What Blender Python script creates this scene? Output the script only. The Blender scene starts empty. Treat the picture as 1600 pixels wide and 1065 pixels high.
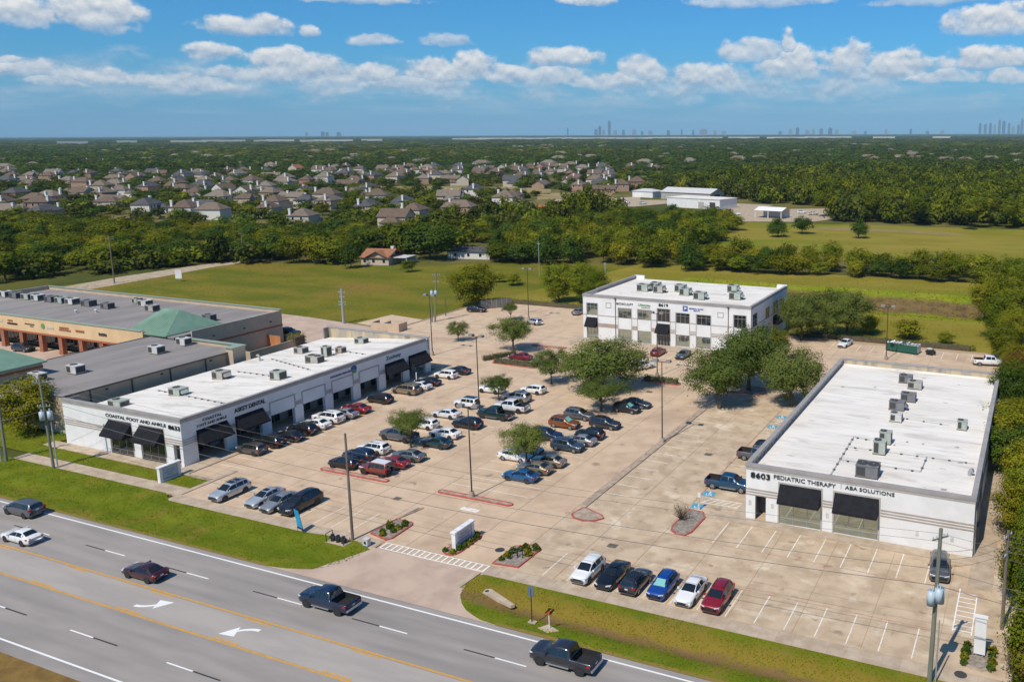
import bpy, math, random
import numpy as np
from mathutils import Vector, Matrix

R = math.radians
scene = bpy.context.scene
COL = scene.collection

# ------------------------------------------------------------------ camera
cam_data = bpy.data.cameras.new('camera')
cam_data.sensor_width = 36.0
cam_data.lens = 1349.74 / 1600.0 * 36.0
cam_data.shift_x = -0.15531
cam_data.shift_y = -0.05316
cam_data.clip_start = 0.5
cam_data.clip_end = 90000.0
cam = bpy.data.objects.new('camera', cam_data)
COL.objects.link(cam)
cam.matrix_world = (Matrix.Translation((0, 0, 42.9)) @ Matrix.Rotation(R(23.1855), 4, 'Z')
                    @ Matrix.Rotation(R(80.0), 4, 'X') @ Matrix.Rotation(R(-0.2028), 4, 'Z'))
scene.camera = cam

# ------------------------------------------------------------------ exposure and sampling
scene.view_settings.view_transform = 'Standard'
scene.view_settings.look = 'None'
scene.view_settings.exposure = 0.0
scene.view_settings.gamma = 1.0
scene.view_settings.use_curve_mapping = False
scene.render.engine = 'CYCLES'
cy = scene.cycles
cy.max_bounces = 6
cy.diffuse_bounces = 4
cy.glossy_bounces = 3
cy.transmission_bounces = 3
cy.transparent_max_bounces = 6
cy.volume_bounces = 0
cy.use_adaptive_sampling = True
cy.adaptive_threshold = 0.02
cy.use_denoising = True
cy.caustics_reflective = False
cy.caustics_refractive = False
cy.sample_clamp_indirect = 4.0
scene.render.film_transparent = False

# ------------------------------------------------------------------ sun
SUN_AZ, SUN_EL = R(82.0), R(52.0)          # shadows run towards SUN_AZ, counted from +X
sun_dir = Vector((math.cos(SUN_EL) * math.cos(SUN_AZ), math.cos(SUN_EL) * math.sin(SUN_AZ), -math.sin(SUN_EL)))
sun_data = bpy.data.lights.new('sun', 'SUN')
sun_data.energy = 4.4
sun_data.angle = R(0.53)
sun_data.color = (1.0, 0.92, 0.79)
sun = bpy.data.objects.new('sun', sun_data)
sun.rotation_euler = sun_dir.to_track_quat('-Z', 'Y').to_euler()
sun.location = (0, 0, 200)
COL.objects.link(sun)


class NT:
    """small helper that writes shader nodes"""
    def __init__(self, tree):
        self.t = tree
        self.n = tree.nodes
        self.l = tree.links

    def put(self, sock, v):
        if isinstance(v, bpy.types.NodeSocket):
            self.l.new(v, sock)
        elif v is not None:
            sock.default_value = v

    def m(self, op, a, b=None, c=None, clamp=False):
        k = self.n.new('ShaderNodeMath')
        k.operation = op
        k.use_clamp = clamp
        self.put(k.inputs[0], a)
        if b is not None:
            self.put(k.inputs[1], b)
        if c is not None:
            self.put(k.inputs[2], c)
        return k.outputs[0]

    def mix(self, f, a, b, mode='MIX'):
        k = self.n.new('ShaderNodeMix')
        k.data_type = 'RGBA'
        k.blend_type = mode
        self.put(k.inputs[0], f)
        self.put(k.inputs[6], a)
        self.put(k.inputs[7], b)
        return k.outputs[2]

    def step(self, v, lo, hi):
        k = self.n.new('ShaderNodeMapRange')
        k.interpolation_type = 'SMOOTHSTEP'
        self.put(k.inputs[0], v)
        k.inputs[1].default_value = lo
        k.inputs[2].default_value = hi
        return k.outputs[0]

    def noise(self, vec, scale, detail=3.0, rough=0.55, dist=0.0):
        k = self.n.new('ShaderNodeTexNoise')
        if vec is not None:
            self.l.new(vec, k.inputs['Vector'])
        k.inputs['Scale'].default_value = scale
        k.inputs['Detail'].default_value = detail
        k.inputs['Roughness'].default_value = rough
        k.inputs['Distortion'].default_value = dist
        return k.outputs[0]

    def xyz(self, x, y, z=0.0):
        k = self.n.new('ShaderNodeCombineXYZ')
        self.put(k.inputs[0], x)
        self.put(k.inputs[1], y)
        self.put(k.inputs[2], z)
        return k.outputs[0]

    def sep(self, v):
        k = self.n.new('ShaderNodeSeparateXYZ')
        self.l.new(v, k.inputs[0])
        return k.outputs


# ------------------------------------------------------------------ sky: Nishita air with cumulus
CLOUDS = [(-1.0320, 0.1048, 0.0276, 0.0132, 1.00), (-0.9735, 0.1099, 0.0320, 0.0194, 1.00), (-0.8465, 0.1057, 0.0392, 0.0105, 0.95), (-0.7874, 0.1051, 0.0093, 0.0063, 0.85), (-0.8785, 0.0804, 0.0218, 0.0086, 0.95), (-0.7263, 0.0975, 0.0221, 0.0059, 0.75), (-0.6485, 0.0981, 0.0272, 0.0073, 0.60), (-0.7378, 0.1381, 0.0615, 0.0044, 0.70), (-0.4982, 0.1433, 0.0297, 0.0060, 0.90), (-0.3103, 0.1413, 0.0665, 0.0073, 0.65), (-0.1255, 0.1372, 0.0676, 0.0058, 0.60), (-0.0535, 0.1116, 0.0482, 0.0172, 1.00), (-0.8050, 0.0650, 0.0397, 0.0173, 1.00), (-0.8561, 0.0599, 0.0236, 0.0082, 0.85), (-0.7362, 0.0625, 0.0339, 0.0092, 0.90), (-0.6635, 0.0650, 0.0258, 0.0135, 0.95), (-0.6225, 0.0695, 0.0207, 0.0149, 1.00), (-0.5812, 0.0631, 0.0316, 0.0096, 0.90), (-0.5243, 0.0814, 0.0384, 0.0124, 0.95), (-0.5461, 0.0619, 0.0441, 0.0104, 0.85), (-0.4351, 0.0691, 0.0231, 0.0167, 0.95), (-0.3595, 0.0619, 0.0395, 0.0126, 0.85), (-0.3131, 0.0865, 0.0369, 0.0124, 0.85), (-0.2736, 0.0955, 0.0085, 0.0149, 0.90), (-0.2667, 0.0721, 0.0365, 0.0179, 0.95), (-0.2040, 0.0766, 0.0234, 0.0163, 0.95), (-0.1558, 0.0688, 0.0335, 0.0162, 0.95), (-0.0639, 0.0732, 0.0416, 0.0131, 1.00), (-0.0345, 0.0566, 0.0261, 0.0091, 0.90), (-0.9243, 0.0520, 0.0332, 0.0073, 0.80), (-0.8998, 0.0482, 0.0342, 0.0074, 0.75), (-0.9891, 0.0549, 0.0359, 0.0082, 0.85), (-1.0324, 0.0579, 0.0299, 0.0091, 0.90), (-1.0094, 0.0496, 0.0248, 0.0058, 0.80), (-0.6909, 0.0538, 0.0540, 0.0067, 0.70), (-0.4749, 0.0566, 0.0432, 0.0084, 0.75), (-0.1020, 0.0582, 0.0390, 0.0080, 0.80), (-1.0454, 0.0669, 0.0084, 0.0039, 0.80)]
world = bpy.data.worlds.new('World')
scene.world = world
world.use_nodes = True
wt = world.node_tree
wt.nodes.clear()
w = NT(wt)
sky = wt.nodes.new('ShaderNodeTexSky')
sky.sky_type = 'NISHITA'
sky.sun_disc = False
sky.sun_elevation = SUN_EL
sky.sun_rotation = R(188.0)
sky.altitude = 40.0
sky.air_density = 1.0
sky.dust_density = 0.6
sky.ozone_density = 2.2
tc = wt.nodes.new('ShaderNodeTexCoord').outputs['Generated']
sx, sy, sz = w.sep(tc)
az = w.m('ARCTAN2', sx, sy)
el = w.m('ARCSINE', sz)
ca = w.m('MULTIPLY', az, 1.0)
v0 = w.xyz(ca, w.m('MULTIPLY', el, 1.5), 0.0)
warp = w.m('SUBTRACT', w.noise(v0, 26.0, 4.0, 0.6), 0.5)
warp2 = w.m('SUBTRACT', w.noise(w.xyz(ca, w.m('MULTIPLY', el, 1.5), 3.7), 30.0, 4.0, 0.6), 0.5)
u_ = w.m('MULTIPLY_ADD', warp, 0.030, az)
v_ = w.m('MULTIPLY_ADD', warp2, 0.014, el)
n1 = w.noise(w.xyz(az, w.m('MULTIPLY', el, 1.35), 1.3), 40.0, 8.0, 0.57)
n1b = w.noise(w.xyz(az, w.m('MULTIPLY', w.m('ADD', el, 0.0055), 1.35), 1.3), 40.0, 8.0, 0.57)
F = None
Hh = None
Op = None
for (cu, cv, ra, rb, op) in CLOUDS:
    ra, rb = ra * 1.15, rb * 1.32
    du = w.m('MULTIPLY', w.m('SUBTRACT', u_, cu), 1.0 / ra)
    dv = w.m('SUBTRACT', v_, cv)
    up = w.m('MULTIPLY', w.m('MAXIMUM', dv, 0.0), 1.0 / rb)
    dn = w.m('MULTIPLY', w.m('MINIMUM', dv, 0.0), 1.0 / (rb * 0.55))
    s2 = w.m('MULTIPLY_ADD', du, du, w.m('MULTIPLY_ADD', up, up, w.m('MULTIPLY', dn, dn)))
    f = w.m('SUBTRACT', 1.0, s2)
    h = w.m('ADD', up, w.m('MULTIPLY', dn, 0.75))
    if F is None:
        F, Hh, Op = f, h, w.m('ADD', op, 0.0)
    else:
        better = w.m('GREATER_THAN', f, F)
        Hh = w.m('MULTIPLY_ADD', better, w.m('SUBTRACT', h, Hh), Hh)
        Op = w.m('MULTIPLY_ADD', better, w.m('SUBTRACT', op, Op), Op)
        F = w.m('MAXIMUM', F, f)
nn = w.m('SUBTRACT', n1, 0.5)
A1 = w.m('MULTIPLY', w.step(w.m('MULTIPLY_ADD', nn, 3.0, F), -0.34, 0.52), Op)
A1 = w.m('MULTIPLY', A1, w.m('MULTIPLY_ADD', w.step(Hh, -0.80, 0.05), 0.45, 0.55))
# the long bank of cumulus behind, all round the horizon
big = w.noise(w.xyz(az, w.m('MULTIPLY', el, 2.4), 7.1), 11.0, 6.0, 0.62)
bank = w.m('MULTIPLY', w.m('ADD', el, -0.056), 1.0 / 0.024)
bank = w.m('SUBTRACT', 1.0, w.m('MULTIPLY', bank, bank))
A2 = w.m('MULTIPLY', w.step(w.m('ADD', bank, w.m('MULTIPLY', w.m('SUBTRACT', big, 0.50), 7.0)), 0.1, 1.7), 0.80)
# thin veil between the bank and the horizon
veil = w.noise(w.xyz(az, w.m('MULTIPLY', el, 9.0), 2.2), 9.0, 5.0, 0.6)
A3 = w.m('MULTIPLY', w.m('MULTIPLY', w.step(veil, 0.36, 0.72), 0.50),
         w.m('MULTIPLY', w.step(el, 0.004, 0.03), w.m('SUBTRACT', 1.0, w.step(el, 0.045, 0.075))))
# scattered fair-weather cumulus over the rest of the dome
inv = w.m('DIVIDE', 1.0, w.m('MAXIMUM', sz, 0.03))
hi = w.noise(w.xyz(w.m('MULTIPLY', sx, inv), w.m('MULTIPLY', sy, inv), 0.0), 0.9, 7.0, 0.58)
A4 = w.m('MULTIPLY', w.m('MULTIPLY', w.step(hi, 0.56, 0.70), 0.9), w.step(el, 0.16, 0.24))
shade = w.m('ADD', w.m('MULTIPLY_ADD', Hh, 0.44, 0.44), w.m('MULTIPLY', w.m('SUBTRACT', n1, n1b), 2.4))
shade = w.m('ADD', shade, 0.0, clamp=True)
cloud_col = w.mix(shade, (5.0, 6.7, 8.9, 1), (13.0, 13.0, 12.9, 1))
soft_col = w.mix(w.m('ADD', w.m('MULTIPLY', w.m('SUBTRACT', n1, n1b), 4.0), 0.45, clamp=True), (4.9, 7.0, 9.4, 1), (9.8, 10.8, 11.6, 1))
air = w.mix(1.0, sky.outputs[0], (0.36, 1.10, 1.75, 1), 'MULTIPLY')
hz = w.m('SUBTRACT', 1.0, w.step(el, -0.01, 0.11))
air = w.mix(w.m('MULTIPLY', hz, 0.70), air, (2.5, 5.7, 9.4, 1))
c = w.mix(A3, air, (6.6, 8.6, 10.6, 1))
c = w.mix(A2, c, soft_col)
c = w.mix(A1, c, cloud_col)
c = w.mix(A4, c, (11.5, 12.0, 12.4, 1))
bg = wt.nodes.new('ShaderNodeBackground')
bg.inputs['Strength'].default_value = 0.065
wt.links.new(c, bg.inputs['Color'])
wo = wt.nodes.new('ShaderNodeOutputWorld')
wt.links.new(bg.outputs[0], wo.inputs['Surface'])
world.cycles.sampling_method = 'MANUAL'
world.cycles.sample_map_resolution = 512

# ------------------------------------------------------------------ materials
MATS = {}


def mat(name, col, rough=0.7, metal=0.0, col2=None, nscale=1.0, ndetail=4.0, lo=0.35, hi=0.65, bump=0.0, bscale=20.0,
        spec=0.5, coat=0.0, rand=0.0, col3=None, n3scale=0.1, lo3=0.5, hi3=0.65, stretch=None, objspace=False, spots=None, sscale=0.9, slo=0.62, shi=0.72):
    """principled material: two noise-mixed colours, an optional third in large patches, bump and a tint per object"""
    if name in MATS:
        return MATS[name]
    ma = bpy.data.materials.new(name)
    ma.use_nodes = True
    q = NT(ma.node_tree)
    b = ma.node_tree.nodes['Principled BSDF']
    b.inputs['Roughness'].default_value = rough
    b.inputs['Metallic'].default_value = metal
    b.inputs['Specular IOR Level'].default_value = spec
    b.inputs['Coat Weight'].default_value = coat
    b.inputs['Coat Roughness'].default_value = 0.06
    c4 = tuple(col) + (1,)
    pos = None
    if col2 is not None or bump > 0 or col3 is not None:
        if objspace:
            pos = q.n.new('ShaderNodeTexCoord').outputs['Object']
        else:
            pos = q.n.new('ShaderNodeNewGeometry').outputs['Position']
        if stretch:
            mp = q.n.new('ShaderNodeMapping')
            mp.inputs['Scale'].default_value = stretch
            q.l.new(pos, mp.inputs['Vector'])
            pos = mp.outputs[0]
    out = None
    if col2 is not None:
        out = q.mix(q.step(q.noise(pos, nscale, ndetail), lo, hi), c4, tuple(col2) + (1,))
    if col3 is not None:
        out = q.mix(q.step(q.noise(pos, n3scale, 5.0, 0.6, 0.4), lo3, hi3), out if out is not None else c4, tuple(col3) + (1,))
    if spots is not None:
        out = q.mix(q.m('MULTIPLY', q.step(q.noise(pos, sscale, 3.0, 0.5, 0.3), slo, shi), 0.7), out if out is not None else c4, tuple(spots) + (1,))
    if rand > 0:
        oi = q.n.new('ShaderNodeObjectInfo').outputs['Random']
        f = q.m('MULTIPLY_ADD', oi, 2 * rand, 1 - rand)
        out = q.mix(1.0, out if out is not None else c4, q.xyz(f, f, f), 'MULTIPLY')
    if out is not None:
        q.l.new(out, b.inputs['Base Color'])
    else:
        b.inputs['Base Color'].default_value = c4
    if bump > 0:
        bp = q.n.new('ShaderNodeBump')
        bp.inputs['Strength'].default_value = bump
        bp.inputs['Distance'].default_value = 0.05
        q.l.new(q.noise(pos, bscale, 4.0), bp.inputs['Height'])
        q.l.new(bp.outputs[0], b.inputs['Normal'])
    MATS[name] = ma
    return ma


def leaf_mat(name, base, alt, spread=0.12):
    """foliage: colour drifts per clump (tint attribute) and per tree; a little light passes through the blades"""
    if name in MATS:
        return MATS[name]
    ma = bpy.data.materials.new(name)
    ma.use_nodes = True
    q = NT(ma.node_tree)
    q.n.clear()
    at = q.n.new('ShaderNodeAttribute')
    at.attribute_name = 'tint'
    oi = q.n.new('ShaderNodeObjectInfo').outputs['Random']
    f = q.m('ADD', q.m('MULTIPLY', at.outputs['Fac'], 0.55), q.m('MULTIPLY', oi, 0.45), clamp=True)
    colr = q.mix(f, tuple(base) + (1,), tuple(alt) + (1,))
    br = q.m('MULTIPLY_ADD', q.m('FRACT', q.m('MULTIPLY', oi, 7.31)), 2 * spread, 1 - spread)
    colr = q.mix(1.0, colr, q.xyz(br, br, br), 'MULTIPLY')
    d = q.n.new('ShaderNodeBsdfDiffuse')
    t = q.n.new('ShaderNodeBsdfTranslucent')
    q.l.new(colr, d.inputs[0])
    q.l.new(q.mix(1.0, colr, (1.3, 1.2, 0.4, 1), 'MULTIPLY'), t.inputs[0])
    ms = q.n.new('ShaderNodeMixShader')
    ms.inputs[0].default_value = 0.18
    q.l.new(d.outputs[0], ms.inputs[1])
    q.l.new(t.outputs[0], ms.inputs[2])
    o = q.n.new('ShaderNodeOutputMaterial')
    q.l.new(ms.outputs[0], o.inputs[0])
    MATS[name] = ma
    return ma


# ------------------------------------------------------------------ mesh and object helpers
class MB:
    """collects faces for ONE mesh"""
    def __init__(self):
        self.v, self.f, self.mi = [], [], []

    def poly(self, pts, mi=0):
        i = len(self.v)
        self.v += [tuple(p) for p in pts]
        self.f.append(tuple(range(i, i + len(pts))))
        self.mi.append(mi)
        return self

    def box(self, x0, x1, y0, y1, z0, z1, mi=0, bottom=True):
        i = len(self.v)
        self.v += [(x0, y0, z0), (x1, y0, z0), (x1, y1, z0), (x0, y1, z0), (x0, y0, z1), (x1, y0, z1), (x1, y1, z1), (x0, y1, z1)]
        fs = [(4, 5, 6, 7), (0, 1, 5, 4), (1, 2, 6, 5), (2, 3, 7, 6), (3, 0, 4, 7)]
        if bottom:
            fs.append((3, 2, 1, 0))
        for f in fs:
            self.f.append(tuple(i + k for k in f))
            self.mi.append(mi)
        return self

    def prism(self, pts, z0, z1, mi=0, mi_side=None):
        n = len(pts)
        i = len(self.v)
        self.v += [(p[0], p[1], z0) for p in pts] + [(p[0], p[1], z1) for p in pts]
        self.f.append(tuple(i + n + k for k in range(n)))
        self.mi.append(mi)
        for k in range(n):
            k2 = (k + 1) % n
            self.f.append((i + k, i + k2, i + n + k2, i + n + k))
            self.mi.append(mi if mi_side is None else mi_side)
        return self

    def tube(self, p0, p1, r0, r1=None, n=8, mi=0, caps=True):
        r1 = r0 if r1 is None else r1
        p0, p1 = Vector(p0), Vector(p1)
        d = (p1 - p0).normalized()
        a = d.orthogonal().normalized()
        b = d.cross(a)
        i = len(self.v)
        for p, r in ((p0, r0), (p1, r1)):
            for k in range(n):
                t = 2 * math.pi * k / n
                self.v.append(tuple(p + a * (r * math.cos(t)) + b * (r * math.sin(t))))
        for k in range(n):
            k2 = (k + 1) % n
            self.f.append((i + k, i + k2, i + n + k2, i + n + k))
            self.mi.append(mi)
        if caps:
            self.f.append(tuple(i + n + k for k in range(n)))
            self.mi.append(mi)
            self.f.append(tuple(i + n - 1 - k for k in range(n)))
            self.mi.append(mi)
        return self

    def mesh(self, name, mats=(), smooth=False):
        me = bpy.data.meshes.new(name)
        me.from_pydata(self.v, [], self.f)
        for q in mats:
            me.materials.append(q)
        if any(self.mi):
            me.polygons.foreach_set('material_index', self.mi)
        if smooth:
            me.polygons.foreach_set('use_smooth', [True] * len(me.polygons))
        me.update()
        return me


def obj(name, me, parent=None, loc=(0, 0, 0), rz=0.0, scale=None, m=None):
    o = bpy.data.objects.new(name, me)
    COL.objects.link(o)
    if parent is not None:
        o.parent = parent
    o.location = loc
    if rz:
        o.rotation_euler = (0, 0, rz)
    if scale is not None:
        o.scale = scale if hasattr(scale, '__len__') else (scale,) * 3
    if m is not None and me is not None:
        if len(me.materials) == 0:
            me.materials.append(None)
        o.material_slots[0].link = 'OBJECT'
        o.material_slots[0].material = m
    return o


def tag(o, label, cat, group=None):
    o['label'] = label
    o['category'] = cat
    if group:
        o['group'] = group
    return o


def thing(name, label, cat, loc=(0, 0, 0), rz=0.0, group=None):
    return tag(obj(name, None, None, loc, rz), label, cat, group)


def struct(name, mb, mats, parent=None, smooth=False, loc=(0, 0, 0)):
    o = obj(name, mb.mesh(name, mats, smooth), parent, loc)
    if parent is None:
        o['kind'] = 'structure'
    return o


def part(name, mb, m, parent, smooth=False, loc=(0, 0, 0), rz=0.0):
    return obj(name, mb.mesh(name, [m] if not isinstance(m, (list, tuple)) else m, smooth), parent, loc, rz)


_ORD = 'first second third fourth fifth sixth seventh eighth ninth tenth eleventh twelfth thirteenth fourteenth fifteenth sixteenth seventeenth eighteenth nineteenth twentieth'.split()
_TENS = {20: 'twenty', 30: 'thirty', 40: 'forty', 50: 'fifty', 60: 'sixty', 70: 'seventy', 80: 'eighty', 90: 'ninety'}


def ordinal(n):
    if n <= 20:
        return _ORD[n - 1]
    if n >= 100:
        return 'hundred-and-' + (ordinal(n - 100) if n > 100 else 'zeroth')
    t, u = n // 10 * 10, n % 10
    return (_TENS[t][:-1] + 'ieth') if u == 0 else _TENS[t] + '-' + _ORD[u - 1]


def lettering(text, loc, rot, width, size, m, parent, name='sign_lettering', extrude=0.05):
    cu = bpy.data.curves.new(name, 'FONT')
    cu.body = text
    cu.size = size
    cu.extrude = extrude
    cu.align_x = 'CENTER'
    cu.align_y = 'CENTER'
    cu.resolution_u = 3
    cu.offset = size * 0.006
    cu.materials.append(m)
    o = bpy.data.objects.new(name, cu)
    COL.objects.link(o)
    o.parent = parent
    o.location = loc
    o.rotation_euler = rot
    TEXTS.append((o, width))
    return o


TEXTS = []
FRONT = (R(90), 0, 0)              # lettering on a wall that faces -Y
EAST = (R(90), 0, R(90))           # lettering on a wall that faces +X

# ------------------------------------------------------------------ palette
M_slab = mat('lot_concrete', (0.60, 0.445, 0.305), 0.85, col2=(0.50, 0.365, 0.242), nscale=0.35, ndetail=9, lo=0.34, hi=0.70,
             col3=(0.42, 0.295, 0.20), n3scale=0.11, lo3=0.50, hi3=0.76, bump=0.15, bscale=14, rand=0.02, spots=(0.23, 0.165, 0.115), sscale=0.55, slo=0.64, shi=0.76)
M_slab_grey = mat('lot_concrete_grey', (0.56, 0.43, 0.295), 0.85, col2=(0.43, 0.32, 0.21), nscale=0.45, ndetail=9, lo=0.36, hi=0.66,
                  col3=(0.66, 0.555, 0.41), n3scale=0.25, lo3=0.54, hi3=0.72, bump=0.15, bscale=14, rand=0.03, spots=(0.24, 0.18, 0.12), sscale=0.6, slo=0.62, shi=0.74)
M_joint = mat('slab_joint', (0.42, 0.295, 0.195), 0.9)
M_walk = mat('walk_concrete', (0.50, 0.40, 0.30), 0.85, col2=(0.40, 0.31, 0.22), nscale=0.8, ndetail=8, bump=0.12, rand=0.05)
M_apron = mat('apron_concrete', (0.53, 0.395, 0.30), 0.85, col2=(0.43, 0.31, 0.24), nscale=0.25, ndetail=8, lo=0.38, hi=0.66,
              col3=(0.36, 0.26, 0.205), n3scale=0.2, lo3=0.56, hi3=0.78, bump=0.12)
M_curb = mat('curb_concrete', (0.44, 0.35, 0.265), 0.85, col2=(0.30, 0.23, 0.17), nscale=1.2, ndetail=8)
M_red = mat('red_curb_paint', (0.42, 0.075, 0.06), 0.7, col2=(0.38, 0.20, 0.15), nscale=2.5, ndetail=8, lo=0.5, hi=0.68)
M_line = mat('white_road_paint', (0.78, 0.73, 0.64), 0.7, col2=(0.58, 0.50, 0.40), nscale=2.2, ndetail=8, lo=0.46, hi=0.72)
M_redline = mat('red_lane_paint', (0.46, 0.17, 0.12), 0.8, col2=(0.46, 0.33, 0.24), nscale=1.6, ndetail=8, lo=0.42, hi=0.6)
M_white = mat('white_lane_paint', (0.80, 0.79, 0.76), 0.65)
M_yellow = mat('yellow_lane_paint', (0.66, 0.33, 0.03), 0.65, col2=(0.52, 0.28, 0.06), nscale=2.0, ndetail=8)
M_black = mat('black_lane_mark', (0.035, 0.034, 0.034), 0.7)
M_blue = mat('blue_parking_paint', (0.03, 0.30, 0.50), 0.7, col2=(0.12, 0.35, 0.46), nscale=3, ndetail=8)
M_road = mat('road_asphalt', (0.335, 0.300, 0.272), 0.85, col2=(0.285, 0.257, 0.235), nscale=0.5, ndetail=9, lo=0.35, hi=0.65,
             col3=(0.24, 0.218, 0.20), n3scale=0.1, lo3=0.5, hi3=0.66, bump=0.1, bscale=30, stretch=(0.22, 1, 1))
M_centre = mat('centre_lane_asphalt', (0.395, 0.352, 0.315), 0.85, col2=(0.34, 0.305, 0.275), nscale=0.5, ndetail=9, stretch=(0.22, 1, 1))
M_lawn = mat('mown_lawn', (0.100, 0.145, 0.007), 0.95, col2=(0.160, 0.180, 0.012), nscale=0.3, ndetail=9, lo=0.35, hi=0.66,
             col3=(0.205, 0.165, 0.028), n3scale=0.20, lo3=0.50, hi3=0.70, bump=0.6, bscale=9, spec=0.1)
M_lawn_edge = mat('scorched_grass', (0.26, 0.165, 0.05), 0.95, col2=(0.20, 0.17, 0.03), nscale=1.1, ndetail=8, bump=0.5, bscale=8, spec=0.1)
M_shoulder = mat('brown_shoulder_grass', (0.17, 0.105, 0.035), 0.95, col2=(0.24, 0.15, 0.045), nscale=0.9, ndetail=9, bump=0.7, bscale=9, spec=0.1)
M_field = mat('meadow_grass', (0.110, 0.128, 0.011), 0.95, col2=(0.188, 0.160, 0.020), nscale=0.09, ndetail=9, lo=0.36, hi=0.64,
              col3=(0.215, 0.145, 0.032), n3scale=0.045, lo3=0.50, hi3=0.72, bump=0.5, bscale=3, spec=0.1, stretch=(0.55, 1, 1))
M_field_dry = mat('dry_meadow_grass', (0.200, 0.175, 0.020), 0.95, col2=(0.265, 0.212, 0.036), nscale=0.06, ndetail=9, lo=0.36, hi=0.64,
                  col3=(0.150, 0.180, 0.012), n3scale=0.03, lo3=0.50, hi3=0.68, bump=0.5, bscale=3, spec=0.1, stretch=(0.45, 1, 1))
M_ground = mat('open_country', (0.105, 0.105, 0.020), 0.95, col2=(0.185, 0.15, 0.055), nscale=0.02, ndetail=8, lo=0.40, hi=0.66,
               col3=(0.06, 0.075, 0.015), n3scale=0.008, lo3=0.5, hi3=0.62, bump=0.3, bscale=0.6, spec=0.1)
M_dirt = mat('gravel_lane_dirt', (0.47, 0.37, 0.27), 0.95, col2=(0.36, 0.28, 0.18), nscale=0.5, ndetail=8)
M_wall = mat('white_painted_block', (0.76, 0.755, 0.745), 0.75, col2=(0.70, 0.695, 0.685), nscale=0.5, ndetail=7, bump=0.05, bscale=6)
M_band = mat('taupe_band', (0.40, 0.33, 0.275), 0.8, col2=(0.34, 0.28, 0.235), nscale=1.0)
M_trim = mat('grey_stucco_trim', (0.43, 0.40, 0.375), 0.85, col2=(0.37, 0.345, 0.325), nscale=0.8)
M_coping = mat('coping_metal', (0.36, 0.335, 0.315), 0.55, col2=(0.30, 0.28, 0.265), nscale=0.6)
M_roofw = mat('white_membrane', (0.80, 0.755, 0.69), 0.75, col2=(0.735, 0.685, 0.615), nscale=0.22, ndetail=9, lo=0.38, hi=0.66,
              col3=(0.57, 0.53, 0.47), n3scale=0.40, lo3=0.48, hi3=0.72, spots=(0.36, 0.33, 0.29), sscale=1.1, slo=0.62, shi=0.80, bump=0.08, bscale=3, stretch=(0.35, 1.3, 1))
M_roofg = mat('grey_membrane', (0.275, 0.25, 0.232), 0.85, col2=(0.22, 0.20, 0.187), nscale=0.3, ndetail=9, lo=0.36, hi=0.64,
              col3=(0.37, 0.335, 0.305), n3scale=0.15, lo3=0.54, hi3=0.76, stretch=(0.9, 0.25, 1))
M_stain = mat('stained_parapet', (0.36, 0.31, 0.245), 0.85, col2=(0.50, 0.40, 0.26), nscale=0.9, ndetail=8, lo=0.42, hi=0.6, stretch=(1, 1, 0.15),
              col3=(0.21, 0.17, 0.13), n3scale=0.7, lo3=0.54, hi3=0.68)
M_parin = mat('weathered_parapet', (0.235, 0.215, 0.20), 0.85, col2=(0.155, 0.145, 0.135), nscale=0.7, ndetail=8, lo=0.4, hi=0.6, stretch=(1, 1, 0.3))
M_awn = mat('charcoal_awning_cloth', (0.013, 0.013, 0.017), 0.85, col2=(0.019, 0.019, 0.023), nscale=2, spec=0.15)
M_glass = mat('storefront_glass', (0.018, 0.022, 0.024), 0.04, spec=0.9)
M_glass2 = mat('mirror_glass', (0.42, 0.47, 0.40), 0.03, metal=0.85, spec=0.9)
M_frame = mat('window_aluminium', (0.38, 0.385, 0.385), 0.45, metal=0.3)
M_dark = mat('dark_recess', (0.05, 0.05, 0.052), 0.8)
M_soffit = mat('arcade_soffit', (0.42, 0.42, 0.43), 0.8)
M_letter = mat('dark_sign_letter', (0.045, 0.055, 0.055), 0.5)
M_letter_b = mat('black_sign_number', (0.012, 0.012, 0.013), 0.5)
M_teal = mat('teal_sign_letter', (0.02, 0.17, 0.18), 0.5)
M_green = mat('green_sign_letter', (0.09, 0.30, 0.10), 0.5)
M_bluesign = mat('blue_sign_face', (0.03, 0.09, 0.30), 0.5)
M_purple = mat('violet_sign_letter', (0.10, 0.07, 0.22), 0.5)
M_pole = mat('bronze_pole', (0.045, 0.036, 0.03), 0.6)
M_wood = mat('weathered_pole_wood', (0.135, 0.105, 0.08), 0.9, col2=(0.20, 0.17, 0.135), nscale=3, stretch=(1, 1, 0.1))
M_woodg = mat('treated_pole_wood', (0.15, 0.165, 0.12), 0.9, col2=(0.21, 0.205, 0.16), nscale=3, stretch=(1, 1, 0.1))
M_galv = mat('galvanised_steel', (0.42, 0.43, 0.43), 0.5, metal=0.4)
M_xfmr = mat('transformer_enamel', (0.42, 0.50, 0.55), 0.45)
M_wire = mat('power_cable', (0.16, 0.15, 0.14), 0.6)
M_lamp = mat('lamp_housing', (0.26, 0.24, 0.22), 0.55)
M_unit = mat('rooftop_unit_enamel', (0.42, 0.40, 0.36), 0.6, col2=(0.34, 0.32, 0.28), nscale=1.5)
M_unitg = mat('green_unit_enamel', (0.40, 0.44, 0.385), 0.6, col2=(0.33, 0.365, 0.315), nscale=1.5)
M_unitd = mat('slate_unit_enamel', (0.155, 0.155, 0.165), 0.6, col2=(0.20, 0.20, 0.205), nscale=1.5)
M_unitw = mat('pale_unit_enamel', (0.60, 0.59, 0.57), 0.6, col2=(0.5, 0.49, 0.47), nscale=1.5)
M_grille = mat('unit_grille', (0.055, 0.052, 0.05), 0.7)
M_tan = mat('tan_masonry', (0.54, 0.415, 0.295), 0.85, col2=(0.48, 0.37, 0.26), nscale=0.6, ndetail=7, bump=0.1, bscale=5)
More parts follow.
